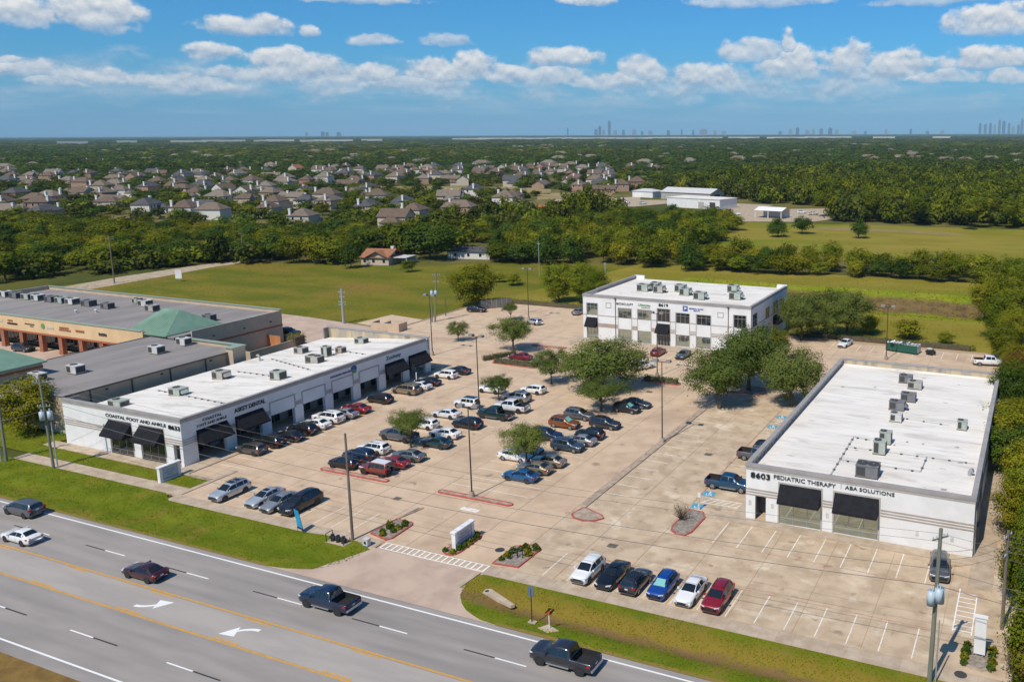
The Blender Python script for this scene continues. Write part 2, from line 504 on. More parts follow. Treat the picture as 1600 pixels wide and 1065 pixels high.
M_peach = mat('peach_stucco', (0.66, 0.475, 0.27), 0.85, col2=(0.60, 0.425, 0.24), nscale=0.4)
M_orange = mat('rust_stripe', (0.37, 0.115, 0.045), 0.8)
M_brickcol = mat('red_brick_column', (0.36, 0.135, 0.07), 0.85, col2=(0.28, 0.10, 0.055), nscale=4)
M_greenroof = mat('green_metal_roof', (0.165, 0.285, 0.20), 0.5, col2=(0.20, 0.32, 0.235), nscale=0.7, metal=0.1)
M_greentrim = mat('green_coping', (0.27, 0.33, 0.26), 0.6)
M_gutter = mat('gutter_metal', (0.10, 0.09, 0.075), 0.6)
M_hedge = mat('hedge_soil', (0.12, 0.09, 0.06), 0.95)
M_mulch = mat('bed_gravel', (0.33, 0.28, 0.235), 0.95, col2=(0.20, 0.165, 0.135), nscale=3, ndetail=8, bump=0.4, bscale=12)
M_ditch = None

# ------------------------------------------------------------------ ground
DITCH_Y0, DITCH_Y1, DITCH_B = 206.0, 240.0, 222.0


def smooth(t):
    t = max(0.0, min(1.0, t))
    return t * t * (3 - 2 * t)


def ditch_z(x, y):
    k = smooth((x + 92) / 22.0)
    if y <= DITCH_Y0 or y >= DITCH_Y1:
        return 0.0
    s = (y - DITCH_Y0) / (DITCH_B - DITCH_Y0) if y < DITCH_B else (DITCH_Y1 - y) / (DITCH_Y1 - DITCH_B)
    return -2.6 * k * smooth(s)


def swale_z(x, y):
    dep = 0.50 if x > -55 else 0.22
    k = smooth((x + 46.6) / 6.0) if x > -55 else smooth((-65.5 - x) / 7.0)
    return -dep * k * math.exp(-((y - 61.9) / 1.25) ** 2)


def gz(x, y):
    z = -0.14
    if 58.0 < y < 66.5:
        z += swale_z(x, y) - 0.3
    if 200 < y < 246 and x > -96:
        z += ditch_z(x, y) - 0.6
    return z


xs = sorted(set([-60000, -30000, -14000, -7000, -4000, -2400, -1500, -1000, -700, -500, -400, -330, -270, -220, -180, -150, -130]
                + list(range(-120, 34, 3)) + [40, 60, 100, 200, 400, 800, 2000, 6000, 20000, 60000]))
ys = sorted(set([-20000, -4000, -800, -200, -60, 0, 20, 36, 50, 57.9] + [58.4 + 0.9 * k for k in range(9)] + [66.6, 70, 80, 100, 130, 160, 190, 199.9]
                + [201 + 2 * k for k in range(24)] + [250, 280, 330, 400, 500, 700, 1000, 1500, 2500, 4000, 7000, 14000, 30000, 60000]))
gm = MB()
gm.v = [(x, y, gz(x, y)) for y in ys for x in xs]
nx = len(xs)
gm.f = [(j * nx + i, j * nx + i + 1, (j + 1) * nx + i + 1, (j + 1) * nx + i) for j in range(len(ys) - 1) for i in range(nx - 1)]
gm.mi = [0] * len(gm.f)
struct('ground', gm, [M_ground], smooth=True)


def sheet(name, xr, yr, nxn, nyn, zf, m, ylo=None, yhi=None, parent=None):
    b = MB()
    for j in range(nyn + 1):
        for i in range(nxn + 1):
            x = xr[0] + (xr[1] - xr[0]) * i / nxn
            a = yr[0] if ylo is None else ylo(x)
            c_ = yr[1] if yhi is None else yhi(x)
            y = a + (c_ - a) * j / nyn
            b.v.append((x, y, zf(x, y)))
    k = nxn + 1
    b.f = [(j * k + i, j * k + i + 1, (j + 1) * k + i + 1, (j + 1) * k + i) for j in range(nyn) for i in range(nxn)]
    b.mi = [0] * len(b.f)
    return struct(name, b, [m], parent, smooth=True)


def flat(name, pts, z, m, parent=None):
    return struct(name, MB().poly([(p[0], p[1], z) for p in pts]), [m], parent)


def strip(x0, x1, y0, y1):
    return [(x0, y0), (x1, y0), (x1, y1), (x0, y1)]


# fields
flat('west_field', [(-262, 155), (-146, 151.5), (-131.8, 146), (-131.8, 186), (-128, 206), (-120, 258), (-165, 250), (-190, 226), (-250, 213), (-256, 190)], -0.075, M_field)
flat('north_field', [(-131.8, 184), (-88, 185), (-50, 186), (-46, 177.5), (20, 177.5), (20, 206.1), (-97, 206.1), (-97, 262), (-122, 262)], -0.07, M_field_dry)
flat('far_meadow', [(-97, 239.8), (30, 239.8), (30, 262), (-97, 262)], -0.072, M_field_dry)
flat('hay_field', [(-135, 300), (-110, 286), (40, 308), (40, 420), (-60, 415), (-140, 405)], -0.07, M_field_dry)
# drainage ditch behind the rear building: the far bank is bare and brown
mdit = bpy.data.materials.new('ditch_bank')
mdit.use_nodes = True
q = NT(mdit.node_tree)
pb = mdit.node_tree.nodes['Principled BSDF']
pb.inputs['Roughness'].default_value = 0.95
pb.inputs['Specular IOR Level'].default_value = 0.1
pp = q.n.new('ShaderNodeNewGeometry').outputs['Position']
px_, py_, pz_ = q.sep(pp)
nz = q.noise(pp, 0.16, 8.0, 0.6)
yy = q.m('ADD', py_, q.m('MULTIPLY', q.m('SUBTRACT', nz, 0.5), 9.0))
soil = q.m('MULTIPLY', q.step(yy, 221.0, 224.5), q.m('SUBTRACT', 1.0, q.step(yy, 232.0, 236.5)))
soil = q.m('MULTIPLY', soil, q.step(px_, -76.0, -66.0))
grs = q.mix(q.step(q.noise(pp, 0.10, 8.0), 0.36, 0.64), (0.185, 0.245, 0.010, 1), (0.27, 0.265, 0.024, 1))
sol = q.mix(q.step(q.noise(pp, 0.35, 8.0), 0.36, 0.64), (0.115, 0.075, 0.035, 1), (0.19, 0.125, 0.055, 1))
q.l.new(q.mix(soil, grs, sol), pb.inputs['Base Color'])
sheet('drainage_ditch', (-97, 30), (DITCH_Y0, DITCH_Y1), 64, 26, lambda x, y: ditch_z(x, y) - 0.06, mdit)

# gravel lane past the west field
flat('gravel_lane', [(-258, 152), (-247.5, 158), (-249, 180), (-251.5, 200), (-250, 215), (-247, 224), (-252.5, 226), (-257, 214), (-260, 200), (-261, 175)], -0.05, M_dirt)

# road with its lane markings
ROADX = (-420, 70)
q = NT(M_road.node_tree)
pb = M_road.node_tree.nodes['Principled BSDF']
src = pb.inputs['Base Color'].links[0].from_socket
pp = q.n.new('ShaderNodeNewGeometry').outputs['Position']
_, py_, _ = q.sep(pp)
trk = q.m('MULTIPLY_ADD', q.m('COSINE', q.m('MULTIPLY', q.m('ADD', py_, -52.0), 6.2832 / 1.72)), .5, .5)
trk = q.m('MULTIPLY', q.m('POWER', trk, 2.0), q.step(q.noise(pp, .12, 5.0), .30, .62))
q.l.new(q.mix(q.m('MULTIPLY', trk, .30), src, (0.185, 0.17, 0.158, 1)), pb.inputs['Base Color'])
road = struct('road', MB().box(ROADX[0], ROADX[1], 38.9, 58.5, -0.3, 0.0), [M_road])
flat('centre_turn_lane', strip(ROADX[0], ROADX[1], 47.35, 50.75), 0.004, M_centre, road)
LM = {}


def line(x0, x1, y0, y1, m, parent, name, z=0.009):
    """a flat painted mark; alike marks share one mesh"""
    key = (round(x1 - x0, 2), round(y1 - y0, 2), m.name)
    if key not in LM:
        a, b = (x1 - x0) / 2, (y1 - y0) / 2
        LM[key] = MB().poly([(-a, -b, 0), (a, -b, 0), (a, b, 0), (-a, b, 0)]).mesh(name, [m])
    return obj(name, LM[key], parent, ((x0 + x1) / 2, (y0 + y1) / 2, z))


line(ROADX[0], ROADX[1], 57.72, 57.90, M_white, road, 'edge_line')
line(ROADX[0], ROADX[1], 40.0, 40.18, M_white, road, 'edge_line')
line(ROADX[0], ROADX[1], 50.88, 51.08, M_yellow, road, 'centre_line')
line(ROADX[0], ROADX[1], 47.08, 47.28, M_yellow, road, 'centre_line')
for k in range(-12, 6):
    x0 = -76.0 + 12.2 * k
    line(x0, x0 + 3.05, 54.36, 54.50, M_white, road, 'lane_dash')
    line(x0 - 3.15, x0 - 0.05, 54.36, 54.50, M_black, road, 'lane_dash')
    x0 = -76.4 + 12.3 * k
    line(x0, x0 + 3.05, 43.26, 43.40, M_white, road, 'lane_dash')
    line(x0 + 3.1, x0 + 6.2, 43.26, 43.40, M_black, road, 'lane_dash')
    x0 = -76.1 + 12.4 * k
    line(x0, x0 + 3.1, 50.60, 50.76, M_yellow, road, 'centre_dash')
    line(x0 - 0.1, x0 + 3.0, 47.40, 47.56, M_yellow, road, 'centre_dash')


def turn_arrow(cx, cy, flip):
    """curved left-turn arrow: bent shaft and a triangular head"""
    b = MB()
    n = 8
    pts = []
    for k in range(n + 1):
        t = k / n
        x = -1.15 + 1.42 * t
        y = -0.55 + 0.62 * t * t
        pts.append((x, y))
    for k in range(n):
        (x0, y0), (x1, y1) = pts[k], pts[k + 1]
        wd = 0.13
        b.poly([(x0, y0 - wd, 0), (x1, y1 - wd, 0), (x1, y1 + wd, 0), (x0, y0 + wd, 0)])
    b.poly([(0.42, -0.38, 0.003), (1.15, 0.75, 0.003), (-0.10, 0.60, 0.003)])
    o = part('turn_arrow', b, M_white, road, loc=(cx, cy, 0.0125))
    o.scale = (1.3, 1.35, 1)
    if flip:
        o.rotation_euler = (0, 0, math.pi)


turn_arrow(-73.5, 49.05, False)
turn_arrow(-62.3, 49.0, True)

# verges and pavements


def interp(pts):
    xs_ = [p[0] for p in pts]
    ys_ = [p[1] for p in pts]
    return lambda x: float(np.interp(x, xs_, ys_))


loL = interp([(-420, 58.55), (-69.5, 58.55), (-65.9, 59.3), (-64.3, 60.2), (-63.3, 61.6), (-62.75, 63.3), (-62.6, 65.2)])
loR = interp([(-49.35, 64.6), (-48.9, 62.6), (-47.8, 60.9), (-46.4, 59.7), (-44.2, 58.75), (-42.0, 58.55), (70, 58.55)])
hiL = interp([(-420, 67.2), (-94.6, 67.2), (-94.1, 65.78), (-70.2, 65.75), (-69.5, 66.3), (-64.6, 66.3), (-62.6, 65.4)])
hiR = interp([(-49.35, 65.0), (-48.7, 65.65), (70, 65.65)])
sheet('grass_verge', (-420, -62.6), None, 150, 12, lambda x, y: swale_z(x, y) + 0.016, M_lawn, loL, hiL)
mv = M_lawn.copy()
mv.name = 'mown_lawn_with_bare_swale'
q = NT(mv.node_tree)
pb = mv.node_tree.nodes['Principled BSDF']
src = pb.inputs['Base Color'].links[0].from_socket
pp = q.n.new('ShaderNodeNewGeometry').outputs['Position']
_, py_, _ = q.sep(pp)
nz = q.m('SUBTRACT', q.noise(pp, 0.5, 8.0, 0.65), 0.5)
yb = q.m('ABSOLUTE', q.m('ADD', q.m('ADD', py_, -61.7), q.m('MULTIPLY', nz, 2.4)))
soil = q.m('SUBTRACT', 1.0, q.step(yb, 0.30, 1.10))
yd = q.m('ABSOLUTE', q.m('ADD', q.m('ADD', py_, -63.1), q.m('MULTIPLY', nz, 4.0)))
dryb = q.m('MULTIPLY', q.m('SUBTRACT', 1.0, q.step(yd, 0.4, 2.6)), 0.85)
cc = q.mix(dryb, src, (0.235, 0.160, 0.026, 1))
cc = q.mix(q.m('MULTIPLY', soil, 0.85), cc, (0.20, 0.115, 0.055, 1))
q.l.new(cc, pb.inputs['Base Color'])
sheet('grass_verge', (-49.35, 70), None, 110, 16, lambda x, y: swale_z(x, y) + 0.016, mv, loR, hiR)
flat('scorched_verge_edge', strip(-420, -70.0, 58.50, 58.95), 0.0215, M_lawn_edge)
flat('scorched_verge_edge', strip(-42.2, 70, 58.50, 58.95), 0.0215, M_lawn_edge)
flat('south_shoulder', strip(-420, 70, 10, 38.9), -0.03, M_shoulder)
flat('front_lawn', [(-150, 69.3), (-94.3, 69.3), (-94.3, 71.9), (-99.0, 71.9), (-126.6, 71.9), (-126.6, 78), (-150, 78)], 0.02, M_lawn)

side = struct('sidewalk', MB().box(-126, -93.6, 66.9, 69.25, -0.2, 0.0), [M_joint])
for k in range(21):
    obj('slab', LM.setdefault('wslab', MB().box(-0.745, 0.745, -0.99, 0.99, -0.05, 0.012).mesh('slab', [M_walk])), side, (-125.2 + 1.515 * k, 68.2, 0))
front = struct('front_pavement', MB().box(-94.2, -62.4, 65.78, 67.5, -0.2, 0.0).box(-48.7, 1.0, 65.7, 67.5, -0.2, 0.0), [M_joint])
for k in range(21):
    obj('slab', LM.setdefault('fslab', MB().box(-0.735, 0.735, -0.84, 0.84, -0.05, 0.014).mesh('slab', [M_walk])), front, (-93.4 + 1.5 * k, 66.64, 0))
for k in range(33):
    obj('slab', LM['fslab'], front, (-47.9 + 1.5 * k, 66.6, 0))
struct('building_walk', MB().box(-127.5, -101.2, 72.0, 73.75, -0.2, 0.06), [M_walk])
flat('driveway_apron', [(-70.5, 58.52), (-41.0, 58.52), (-43.0, 59.3), (-45.6, 60.3), (-47.0, 61.4), (-48.1, 62.9), (-48.6, 64.5), (-48.3, 65.9), (-63.0, 65.9),
                        (-63.6, 65.3), (-63.6, 63.5), (-64.0, 62.2), (-65.0, 61.0), (-66.4, 60.1)], 0.004, M_apron)
struct('apron_kerb', MB().prism([(-49.75, 62.5), (-49.0, 62.6), (-48.8, 65.7), (-49.6, 65.7)], 0.0, 0.10), [M_walk])

# ------------------------------------------------------------------ parking lot of cast slabs
lot = struct('parking_lot', MB().box(-101.2, -2.4, 66.9, 126, -0.3, -0.035).box(-131.6, -2.4, 126, 158, -0.3, -0.035)
             .box(-131.6, -88.0, 158, 185, -0.3, -0.035).box(-51.0, -4.0, 158, 177.4, -0.3, -0.035), [M_joint])
SL = 6.0
full = MB().box(-SL / 2 + .022, SL / 2 - .022, -SL / 2 + .022, SL / 2 - .022, -0.035, 0.0, bottom=False).mesh('slab', [M_slab])
full_g = MB().box(-SL / 2 + .022, SL / 2 - .022, -SL / 2 + .022, SL / 2 - .022, -0.035, 0.0, bottom=False).mesh('slab', [M_slab_grey])
cells = []
for i in range(-22, 0):
    for j in range(0, 20):
        x0, y0 = SL * i + 0.4, 67.5 + SL * j
        cx, cy = x0 + SL / 2, y0 + SL / 2
        if not ((cx > -100.5 and cy < 126) or (cx > -131.6 and 126 < cy < 158) or (-131.6 < cx < -88 and 158 <= cy < 185) or (-51 < cx and 158 <= cy < 177.4)):
            continue
        if -28.4 < x0 and x0 + SL < -4.3 and y0 > 88 and y0 + SL < 137:
            continue
        if -88 < x0 and x0 + SL < -51 and y0 > 158.6:
            continue
        cells.append((math.hypot(cx, cy), cx, cy))
cells.sort()
rest = MB()
for k, (d, cx, cy) in enumerate(cells):
    if k < 290:
        obj('slab', full_g if cx > -46.5 and cy < 138 else full, lot, (cx, cy, 0))
    else:
        rest.box(cx - SL / 2 + .04, cx + SL / 2 - .04, cy - SL / 2 + .04, cy + SL / 2 - .04, -0.035, 0.0, bottom=False)
if rest.f:
    o = part('far_slabs', rest, M_slab, lot)
    o['kind'] = 'stuff'


def mark(x0, x1, y0, y1, m=None, name='stall_line', z=0.005):
    return line(x0, x1, y0, y1, m or M_line, lot, name, z)


T = 0.052
for k in range(4):                                   # bays before the tan-lot verge
    pass
for x in (-86.8, -84.0, -81.3, -78.5, -75.6, -72.85, -70.3, -67.75):
    mark(x - T, x + T, 67.8, 72.7)
for k in range(14):
    x = -43.0 + 2.735 * k
    mark(x - T, x + T, 67.8, 72.7)
for k in range(9):
    x = -29.9 + 2.74 * k
    mark(x - T, x + T, 80.7, 86.1)
mark(-35.4, -2.6, 80.6, 80.7, M_redline, 'fire_lane_line')
mark(-42.6, -5.6, 72.85, 72.95, M_redline, 'fire_lane_line')
mark(-35.55, -35.43, 89.0, 128.0, M_redline, 'fire_lane_line')
for k in range(17):
    y = 76.5 + 2.78 * k
    mark(-97.9, -93.4, y - T, y + T)
mark(-95.2, -87.2, 119.0 - T, 119.0 + T)
for k in range(14):
    y = 83.4 + 2.77 * k
    mark(-84.3, -78.9, y - T, y + T)
    mark(-77.9, -72.9, y - T, y + T)
    y = 83.15 + 2.76 * k
    mark(-65.6, -60.4, y - T, y + T)
    mark(-60.0, -54.5, y - T, y + T)
for k in range(13):
    y = 88.0 + 2.90 * k
    mark(-46.3, -43.2, y - T, y + T)
for k in range(12):
    y = 97.0 + 2.74 * k
    if not 106 < y < 108:
        mark(-35.4, -30.2, y - T, y + T)
for k in range(8):                                   # west lot
    y = 148.2 + 2.75 * k
    mark(-127.8, -121.0, y - T, y + T)
    y = 128.5 + 2.75 * k
    mark(-114.8, -108.5, y - T, y + T)
    mark(-108.0, -102.6, y - T, y + T)
for k in range(8):
    x = -126.0 + 2.75 * k
    mark(x - T, x + T, 178.0, 183.6)
for k in range(5):
    y = 149.4 + 2.85 * k
    mark(-94.8, -89.6, y - T, y + T)
for k in range(9):
    x = -84.2 + 2.8 * k
    mark(x - T, x + T, 147.5, 153.0)
for k in range(11):
    x = -37.6 + 2.72 * k
    mark(x - T, x + T, 169.0, 174.7)
# crossing at the entrance, a painted ladder
mark(-62.0, -48.8, 66.02, 66.14, M_white, 'crossing_line', 0.019)
mark(-62.0, -48.8, 67.22, 67.34, M_white, 'crossing_line', 0.019)
for k in range(19):
    x = -61.9 + 0.722 * k
    mark(x - 0.09, x + 0.09, 66.14, 67.22, M_white, 'crossing_bar', 0.018)
struct('crossing_pad', MB().box(-62.2, -48.7, 65.9, 67.48, -0.2, 0.01), [M_slab_grey])
# accessible bays by the near white building


def access_symbol(x, y):
    t = mark(x - 0.72, x + 0.72, y - 0.72, y + 0.72, M_blue, 'access_symbol', 0.007)
    b = MB()
    b.box(-0.07, 0.07, -0.05, 0.42, 0.003, 0.006)
    b.tube((0.0, 0.52, 0.003), (0.0, 0.52, 0.007), 0.11, n=10)
    b.box(-0.05, 0.32, 0.10, 0.20, 0.003, 0.006).box(-0.03, 0.34, -0.14, -0.04, 0.003, 0.006)
    b.poly([(0.28, -0.10, 0.006), (0.36, -0.14, 0.006), (0.50, -0.46, 0.006), (0.40, -0.48, 0.006)])
    for k in range(9):
        a0, a1 = R(150 + 22 * k), R(150 + 22 * (k + 1))
        b.poly([(0.36 * math.cos(a0), -0.18 + 0.36 * math.sin(a0), 0.006), (0.36 * math.cos(a1), -0.18 + 0.36 * math.sin(a1), 0.006),
                (0.27 * math.cos(a1), -0.18 + 0.27 * math.sin(a1), 0.006), (0.27 * math.cos(a0), -0.18 + 0.27 * math.sin(a0), 0.006)])
    part('wheelchair_figure', b, M_white, t)


for x, y in ((-34.7, 92.5), (-34.7, 88.7), (-34.6, 118.9), (-34.6, 123.7)):
    access_symbol(x, y)
for y0 in (89.9, 120.6):
    mark(-34.8, -29.9, y0 - T, y0 + T, M_white, 'aisle_line', 0.0065)
    mark(-34.8, -29.9, y0 + 1.5 - T, y0 + 1.5 + T, M_white, 'aisle_line', 0.0065)
    hm = LM.setdefault('hatch', MB().poly([(-0.45, -0.7, 0), (-0.33, -0.7, 0), (0.45, 0.7, 0), (0.33, 0.7, 0)]).mesh('aisle_hatch', [M_white]))
    for k in range(6):
        obj('aisle_hatch', hm, lot, (-34.2 + 0.8 * k, y0 + 0.75, 0.006))
# hatched no-parking strip by the trees
mark(-4.78, -4.66, 73.4, 81.1, M_white, 'aisle_line', 0.0065)
mark(-3.2, -3.08, 73.2, 80.0, M_white, 'aisle_line', 0.0065)
for k in range(9):
    mark(-4.66, -3.2, 73.6 + 0.83 * k, 73.72 + 0.83 * k, M_white, 'aisle_hatch', 0.006)
mark(-60.0, -57.6, 77.2, 78.0, M_line, 'worn_arrow')

# ------------------------------------------------------------------ kerbs, islands, beds


def kerbed(name, pts, label, m_kerb, m_top, h=0.15, wdt=0.18, closed=True):
    """kerb ring round a raised bed; the bed is a part of it"""
    n = len(pts)
    cxm = sum(p[0] for p in pts) / n
    cym = sum(p[1] for p in pts) / n
    inner = []
    for k in range(n):
        p0, p1, p2 = Vector(pts[k - 1]), Vector(pts[k]), Vector(pts[(k + 1) % n])
        a = (p1 - p0).normalized()
        b_ = (p2 - p1).normalized()
        nrm = Vector((-(a.y + b_.y), a.x + b_.x))
        if nrm.length < 1e-4:
            nrm = Vector((cxm - p1.x, cym - p1.y))
        nrm.normalize()
        if nrm.dot(Vector((cxm - p1.x, cym - p1.y))) < 0:
            nrm = -nrm
        inner.append(p1 + nrm * wdt)
    b = MB()
    for k in range(n):
        k2 = (k + 1) % n
        o0, o1, i0, i1 = pts[k], pts[k2], inner[k], inner[k2]
        b.poly([(o0[0], o0[1], 0), (o1[0], o1[1], 0), (o1[0], o1[1], h), (o0[0], o0[1], h)])
        b.poly([(o0[0], o0[1], h), (o1[0], o1[1], h), (i1[0], i1[1], h), (i0[0], i0[1], h)])
        b.poly([(i0[0], i0[1], h), (i1[0], i1[1], h), (i1[0], i1[1], 0), (i0[0], i0[1], 0)])
    t = thing(name, label, 'traffic island')
    part('kerb', b, m_kerb, t)
    part('bed', MB().poly([(p[0], p[1], h - 0.03) for p in inner]), m_top, t)
    return t


def capsule(x0, x1, y0, y1, n=5):
    """a long narrow loop with rounded ends"""
    out = []
    if x1 - x0 > y1 - y0:
        r = (y1 - y0) / 2
        for k in range(n + 1):
            a = -math.pi / 2 + math.pi * k / n
            out.append((x1 - r + r * math.cos(a), (y0 + y1) / 2 + r * math.sin(a)))
        for k in range(n + 1):
            a = math.pi / 2 + math.pi * k / n
            out.append((x0 + r + r * math.cos(a), (y0 + y1) / 2 + r * math.sin(a)))
    else:
        r = (x1 - x0) / 2
        for k in range(n + 1):
            a = math.pi * k / n
            out.append(((x0 + x1) / 2 + r * math.cos(a), y1 - r + r * math.sin(a)))
        for k in range(n + 1):
            a = math.pi + math.pi * k / n
            out.append(((x0 + x1) / 2 + r * math.cos(a), y0 + r + r * math.sin(a)))
    return out


kerbed('traffic_island', capsule(-84.3, -73.2, 80.0, 80.85), 'narrow red-kerbed island before the brick-red off-roader and black sedan', M_red, M_curb)
kerbed('traffic_island', capsule(-65.5, -54.8, 80.0, 80.9), 'narrow red-kerbed island at the foot of a tall lamp pole', M_red, M_curb)
kerbed('traffic_island', [(-46.9, 82.9), (-47.25, 81.0), (-46.6, 80.2), (-45.2, 79.9), (-43.9, 80.4), (-43.2, 81.4), (-43.8, 82.1), (-45.2, 82.6), (-46.2, 83.1)],
       'rounded red-kerbed nose at the end of the long dividing kerb', M_red, M_curb)
kb = MB().box(-47.35, -46.55, 83.1, 122.9, 0.0, 0.14)
tag(obj('dividing_kerb', kb.mesh('dividing_kerb', [M_curb])), 'long straight concrete kerb dividing the tan lot from the grey lot', 'kerb')
kerbed('entrance_bed', [(-65.1, 68.2), (-62.4, 67.6), (-62.0, 68.2), (-62.15, 71.6), (-62.6, 72.2), (-64.8, 72.3)], 'gravel bed with low tufts beside the entrance, near the brown wooden pole', M_red, M_mulch)
kerbed('entrance_bed', capsule(-55.2, -53.3, 67.45, 72.9), 'red-kerbed bed round the white monument sign in the entrance', M_red, M_mulch)
kerbed('entrance_bed', [(-48.9, 67.7), (-45.95, 68.05), (-45.85, 72.3), (-46.8, 73.1), (-48.9, 71.8)], 'gravel bed with tufts and black pipework beside the white parked hatchback', M_red, M_mulch)
kb = MB().prism([(-64.95, 72.25), (-64.75, 72.2), (-63.9, 75.75), (-64.1, 75.75)], 0, 0.13)
tag(obj('kerb_tail', kb.mesh('kerb_tail', [M_curb])), 'thin concrete kerb running on from the entrance gravel bed', 'kerb')
kerbed('corner_bed', [(-35.4, 82.6), (-35.1, 81.6), (-34.2, 81.0), (-33.2, 81.0), (-32.75, 82.0), (-32.7, 86.0), (-33.4, 87.3), (-35.2, 87.4)],
       'gravel corner bed holding the bare brown shrub', M_red, M_mulch)
struct('building_walk', MB().box(-32.7, -3.6, 86.15, 87.75, -0.2, 0.13).box(-30.0, -28.55, 87.75, 137.5, -0.2, 0.13), [M_walk])
struct('building_walk', MB().box(-4.15, -1.9, 81.5, 137.0, -0.2, 0.05), [M_walk])
struct('building_walk', MB().box(-101.15, -98.7, 72.0, 125.0, -0.2, 0.13), [M_walk])
struct('building_walk', MB().box(-89.6, -49.6, 154.2, 158.45, -0.2, 0.13).box(-89.6, -88.4, 158.45, 184.5, -0.2, 0.13), [M_walk])
struct('building_walk', MB().box(-94.25, -93.6, 67.5, 75.5, -0.2, 0.1), [M_walk])
tag(obj('side_kerb', MB().box(-100.9, -94.3, 71.95, 72.35, 0.0, 0.15).mesh('side_kerb', [M_curb])), 'low kerb closing the first stall row beside the lawn monument sign', 'kerb')
tag(obj('west_kerb', MB().box(-131.9, -131.5, 126.0, 185.0, -0.1, 0.14).mesh('west_kerb', [M_curb])), 'weathered kerb where the rear lot meets the green field', 'kerb')
kerbed('traffic_island', [(-94.2, 133.3), (-85.0, 133.0), (-84.4, 133.8), (-84.6, 140.2), (-95.8, 141.2), (-96.5, 137.8)], 'hedged red-kerbed island below the spreading parking-lot tree', M_red, M_mulch)
kerbed('traffic_island', capsule(-63.0, -55.6, 133.0, 134.7), 'hedged red-kerbed island under the twin-head lamp', M_red, M_mulch)
kerbed('traffic_island', [(-48.0, 133.0), (-41.0, 133.2), (-40.5, 134.5), (-41.3, 137.5), (-47.6, 137.5)], 'red-kerbed island under the dark clump of large trees', M_red, M_mulch)
kerbed('traffic_island', [(-94.8, 148.2), (-87.4, 148.1), (-87.0, 149.0), (-87.2, 149.4), (-94.8, 149.1)], 'red-edged kerb at the end of stalls left of the two-storey building', M_red, M_curb)
struct('concrete_yard', MB().prism([(-144.2, 151.4), (-129.2, 149.2), (-131.7, 160.2), (-143.2, 162.0)], -0.2, -0.01), [M_slab])
struct('service_drive', MB().prism([(-146, 124.5), (-126.8, 124.5), (-131.6, 149.0), (-160, 152.3), (-230, 155.5), (-230, 134), (-146, 134)], -0.2, -0.02), [M_apron])
struct('plaza_lot', MB().prism([(-235, 78), (-153.5, 78), (-153.5, 92.0), (-155.5, 108.4), (-235, 108.4)], -0.2, -0.02), [M_apron])

# ------------------------------------------------------------------ building helpers
M_seam = mat('membrane_lap', (0.56, 0.525, 0.475), 0.8, col2=(0.66, 0.62, 0.56), nscale=0.4, ndetail=6)



def wall_grid(b, axis, a0, a1, z0, z1, face, thick, holes, mi=0):
    """wall with openings. axis 'x': runs along X and faces -Y at y=face; axis 'y': runs along Y and faces +X at x=face"""
    us = sorted(set([a0, a1] + [h[0] for h in holes] + [h[1] for h in holes]))
    zs = sorted(set([z0, z1] + [h[2] for h in holes] + [h[3] for h in holes]))
    for i in range(len(us) - 1):
        run = None
        for j in range(len(zs)):
            solid = False
            if j < len(zs) - 1:
                cu, cz = (us[i] + us[i + 1]) / 2, (zs[j] + zs[j + 1]) / 2
                solid = not any(h[0] < cu < h[1] and h[2] < cz < h[3] for h in holes)
            if solid and run is None:
                run = zs[j]
            if not solid and run is not None:
                if axis == 'x':
                    b.box(us[i], us[i + 1], face, face + thick, run, zs[j], mi)
                else:
                    b.box(face - thick, face, us[i], us[i + 1], run, zs[j], mi)
                run = None
    return b


def abox(b, axis, a0, a1, face, out, depth, z0, z1, mi=0):
    """box on a wall: from `out` proud of the face to `depth` behind it"""
    if axis == 'x':
        b.box(a0, a1, face - out, face + depth, z0, z1, mi)
    else:
        b.box(face - depth, face + out, a0, a1, z0, z1, mi)


def window(parent, axis, a0, a1, z0, z1, face, nx=2, nz=2, glass=None, inset=0.14, bar=0.06, zbars=None, name='window', fr=None):
    b = MB()
    d0, d1 = -inset + 0.04, inset + 0.03
    ub = [a0 + (a1 - a0) * k / nx for k in range(nx + 1)]
    zb = [z0 + (z1 - z0) * k / nz for k in range(nz + 1)] if zbars is None else [z0] + list(zbars) + [z1]
    for k, u in enumerate(ub):
        lo, hi = (u, u + bar) if k == 0 else ((u - bar, u) if k == nx else (u - bar / 2, u + bar / 2))
        abox(b, axis, lo, hi, face, d0, d1, z0, z1)
    for k, zz in enumerate(zb):
        lo, hi = (zz, zz + bar) if k == 0 else ((zz - bar, zz) if k == len(zb) - 1 else (zz - bar / 2, zz + bar / 2))
        abox(b, axis, a0 + bar, a1 - bar, face, d0 - 0.004, d1, lo, hi)
    o = part(name, b, fr or M_frame, parent)
    g = MB()
    for i in range(nx):
        for j in range(len(zb) - 1):
            abox(g, axis, ub[i] + bar * 0.5, ub[i + 1] - bar * 0.5, face, -inset, inset + 0.02, zb[j] + bar * 0.5, zb[j + 1] - bar * 0.5)
    part('pane', g, glass or M_glass, o)
    return o


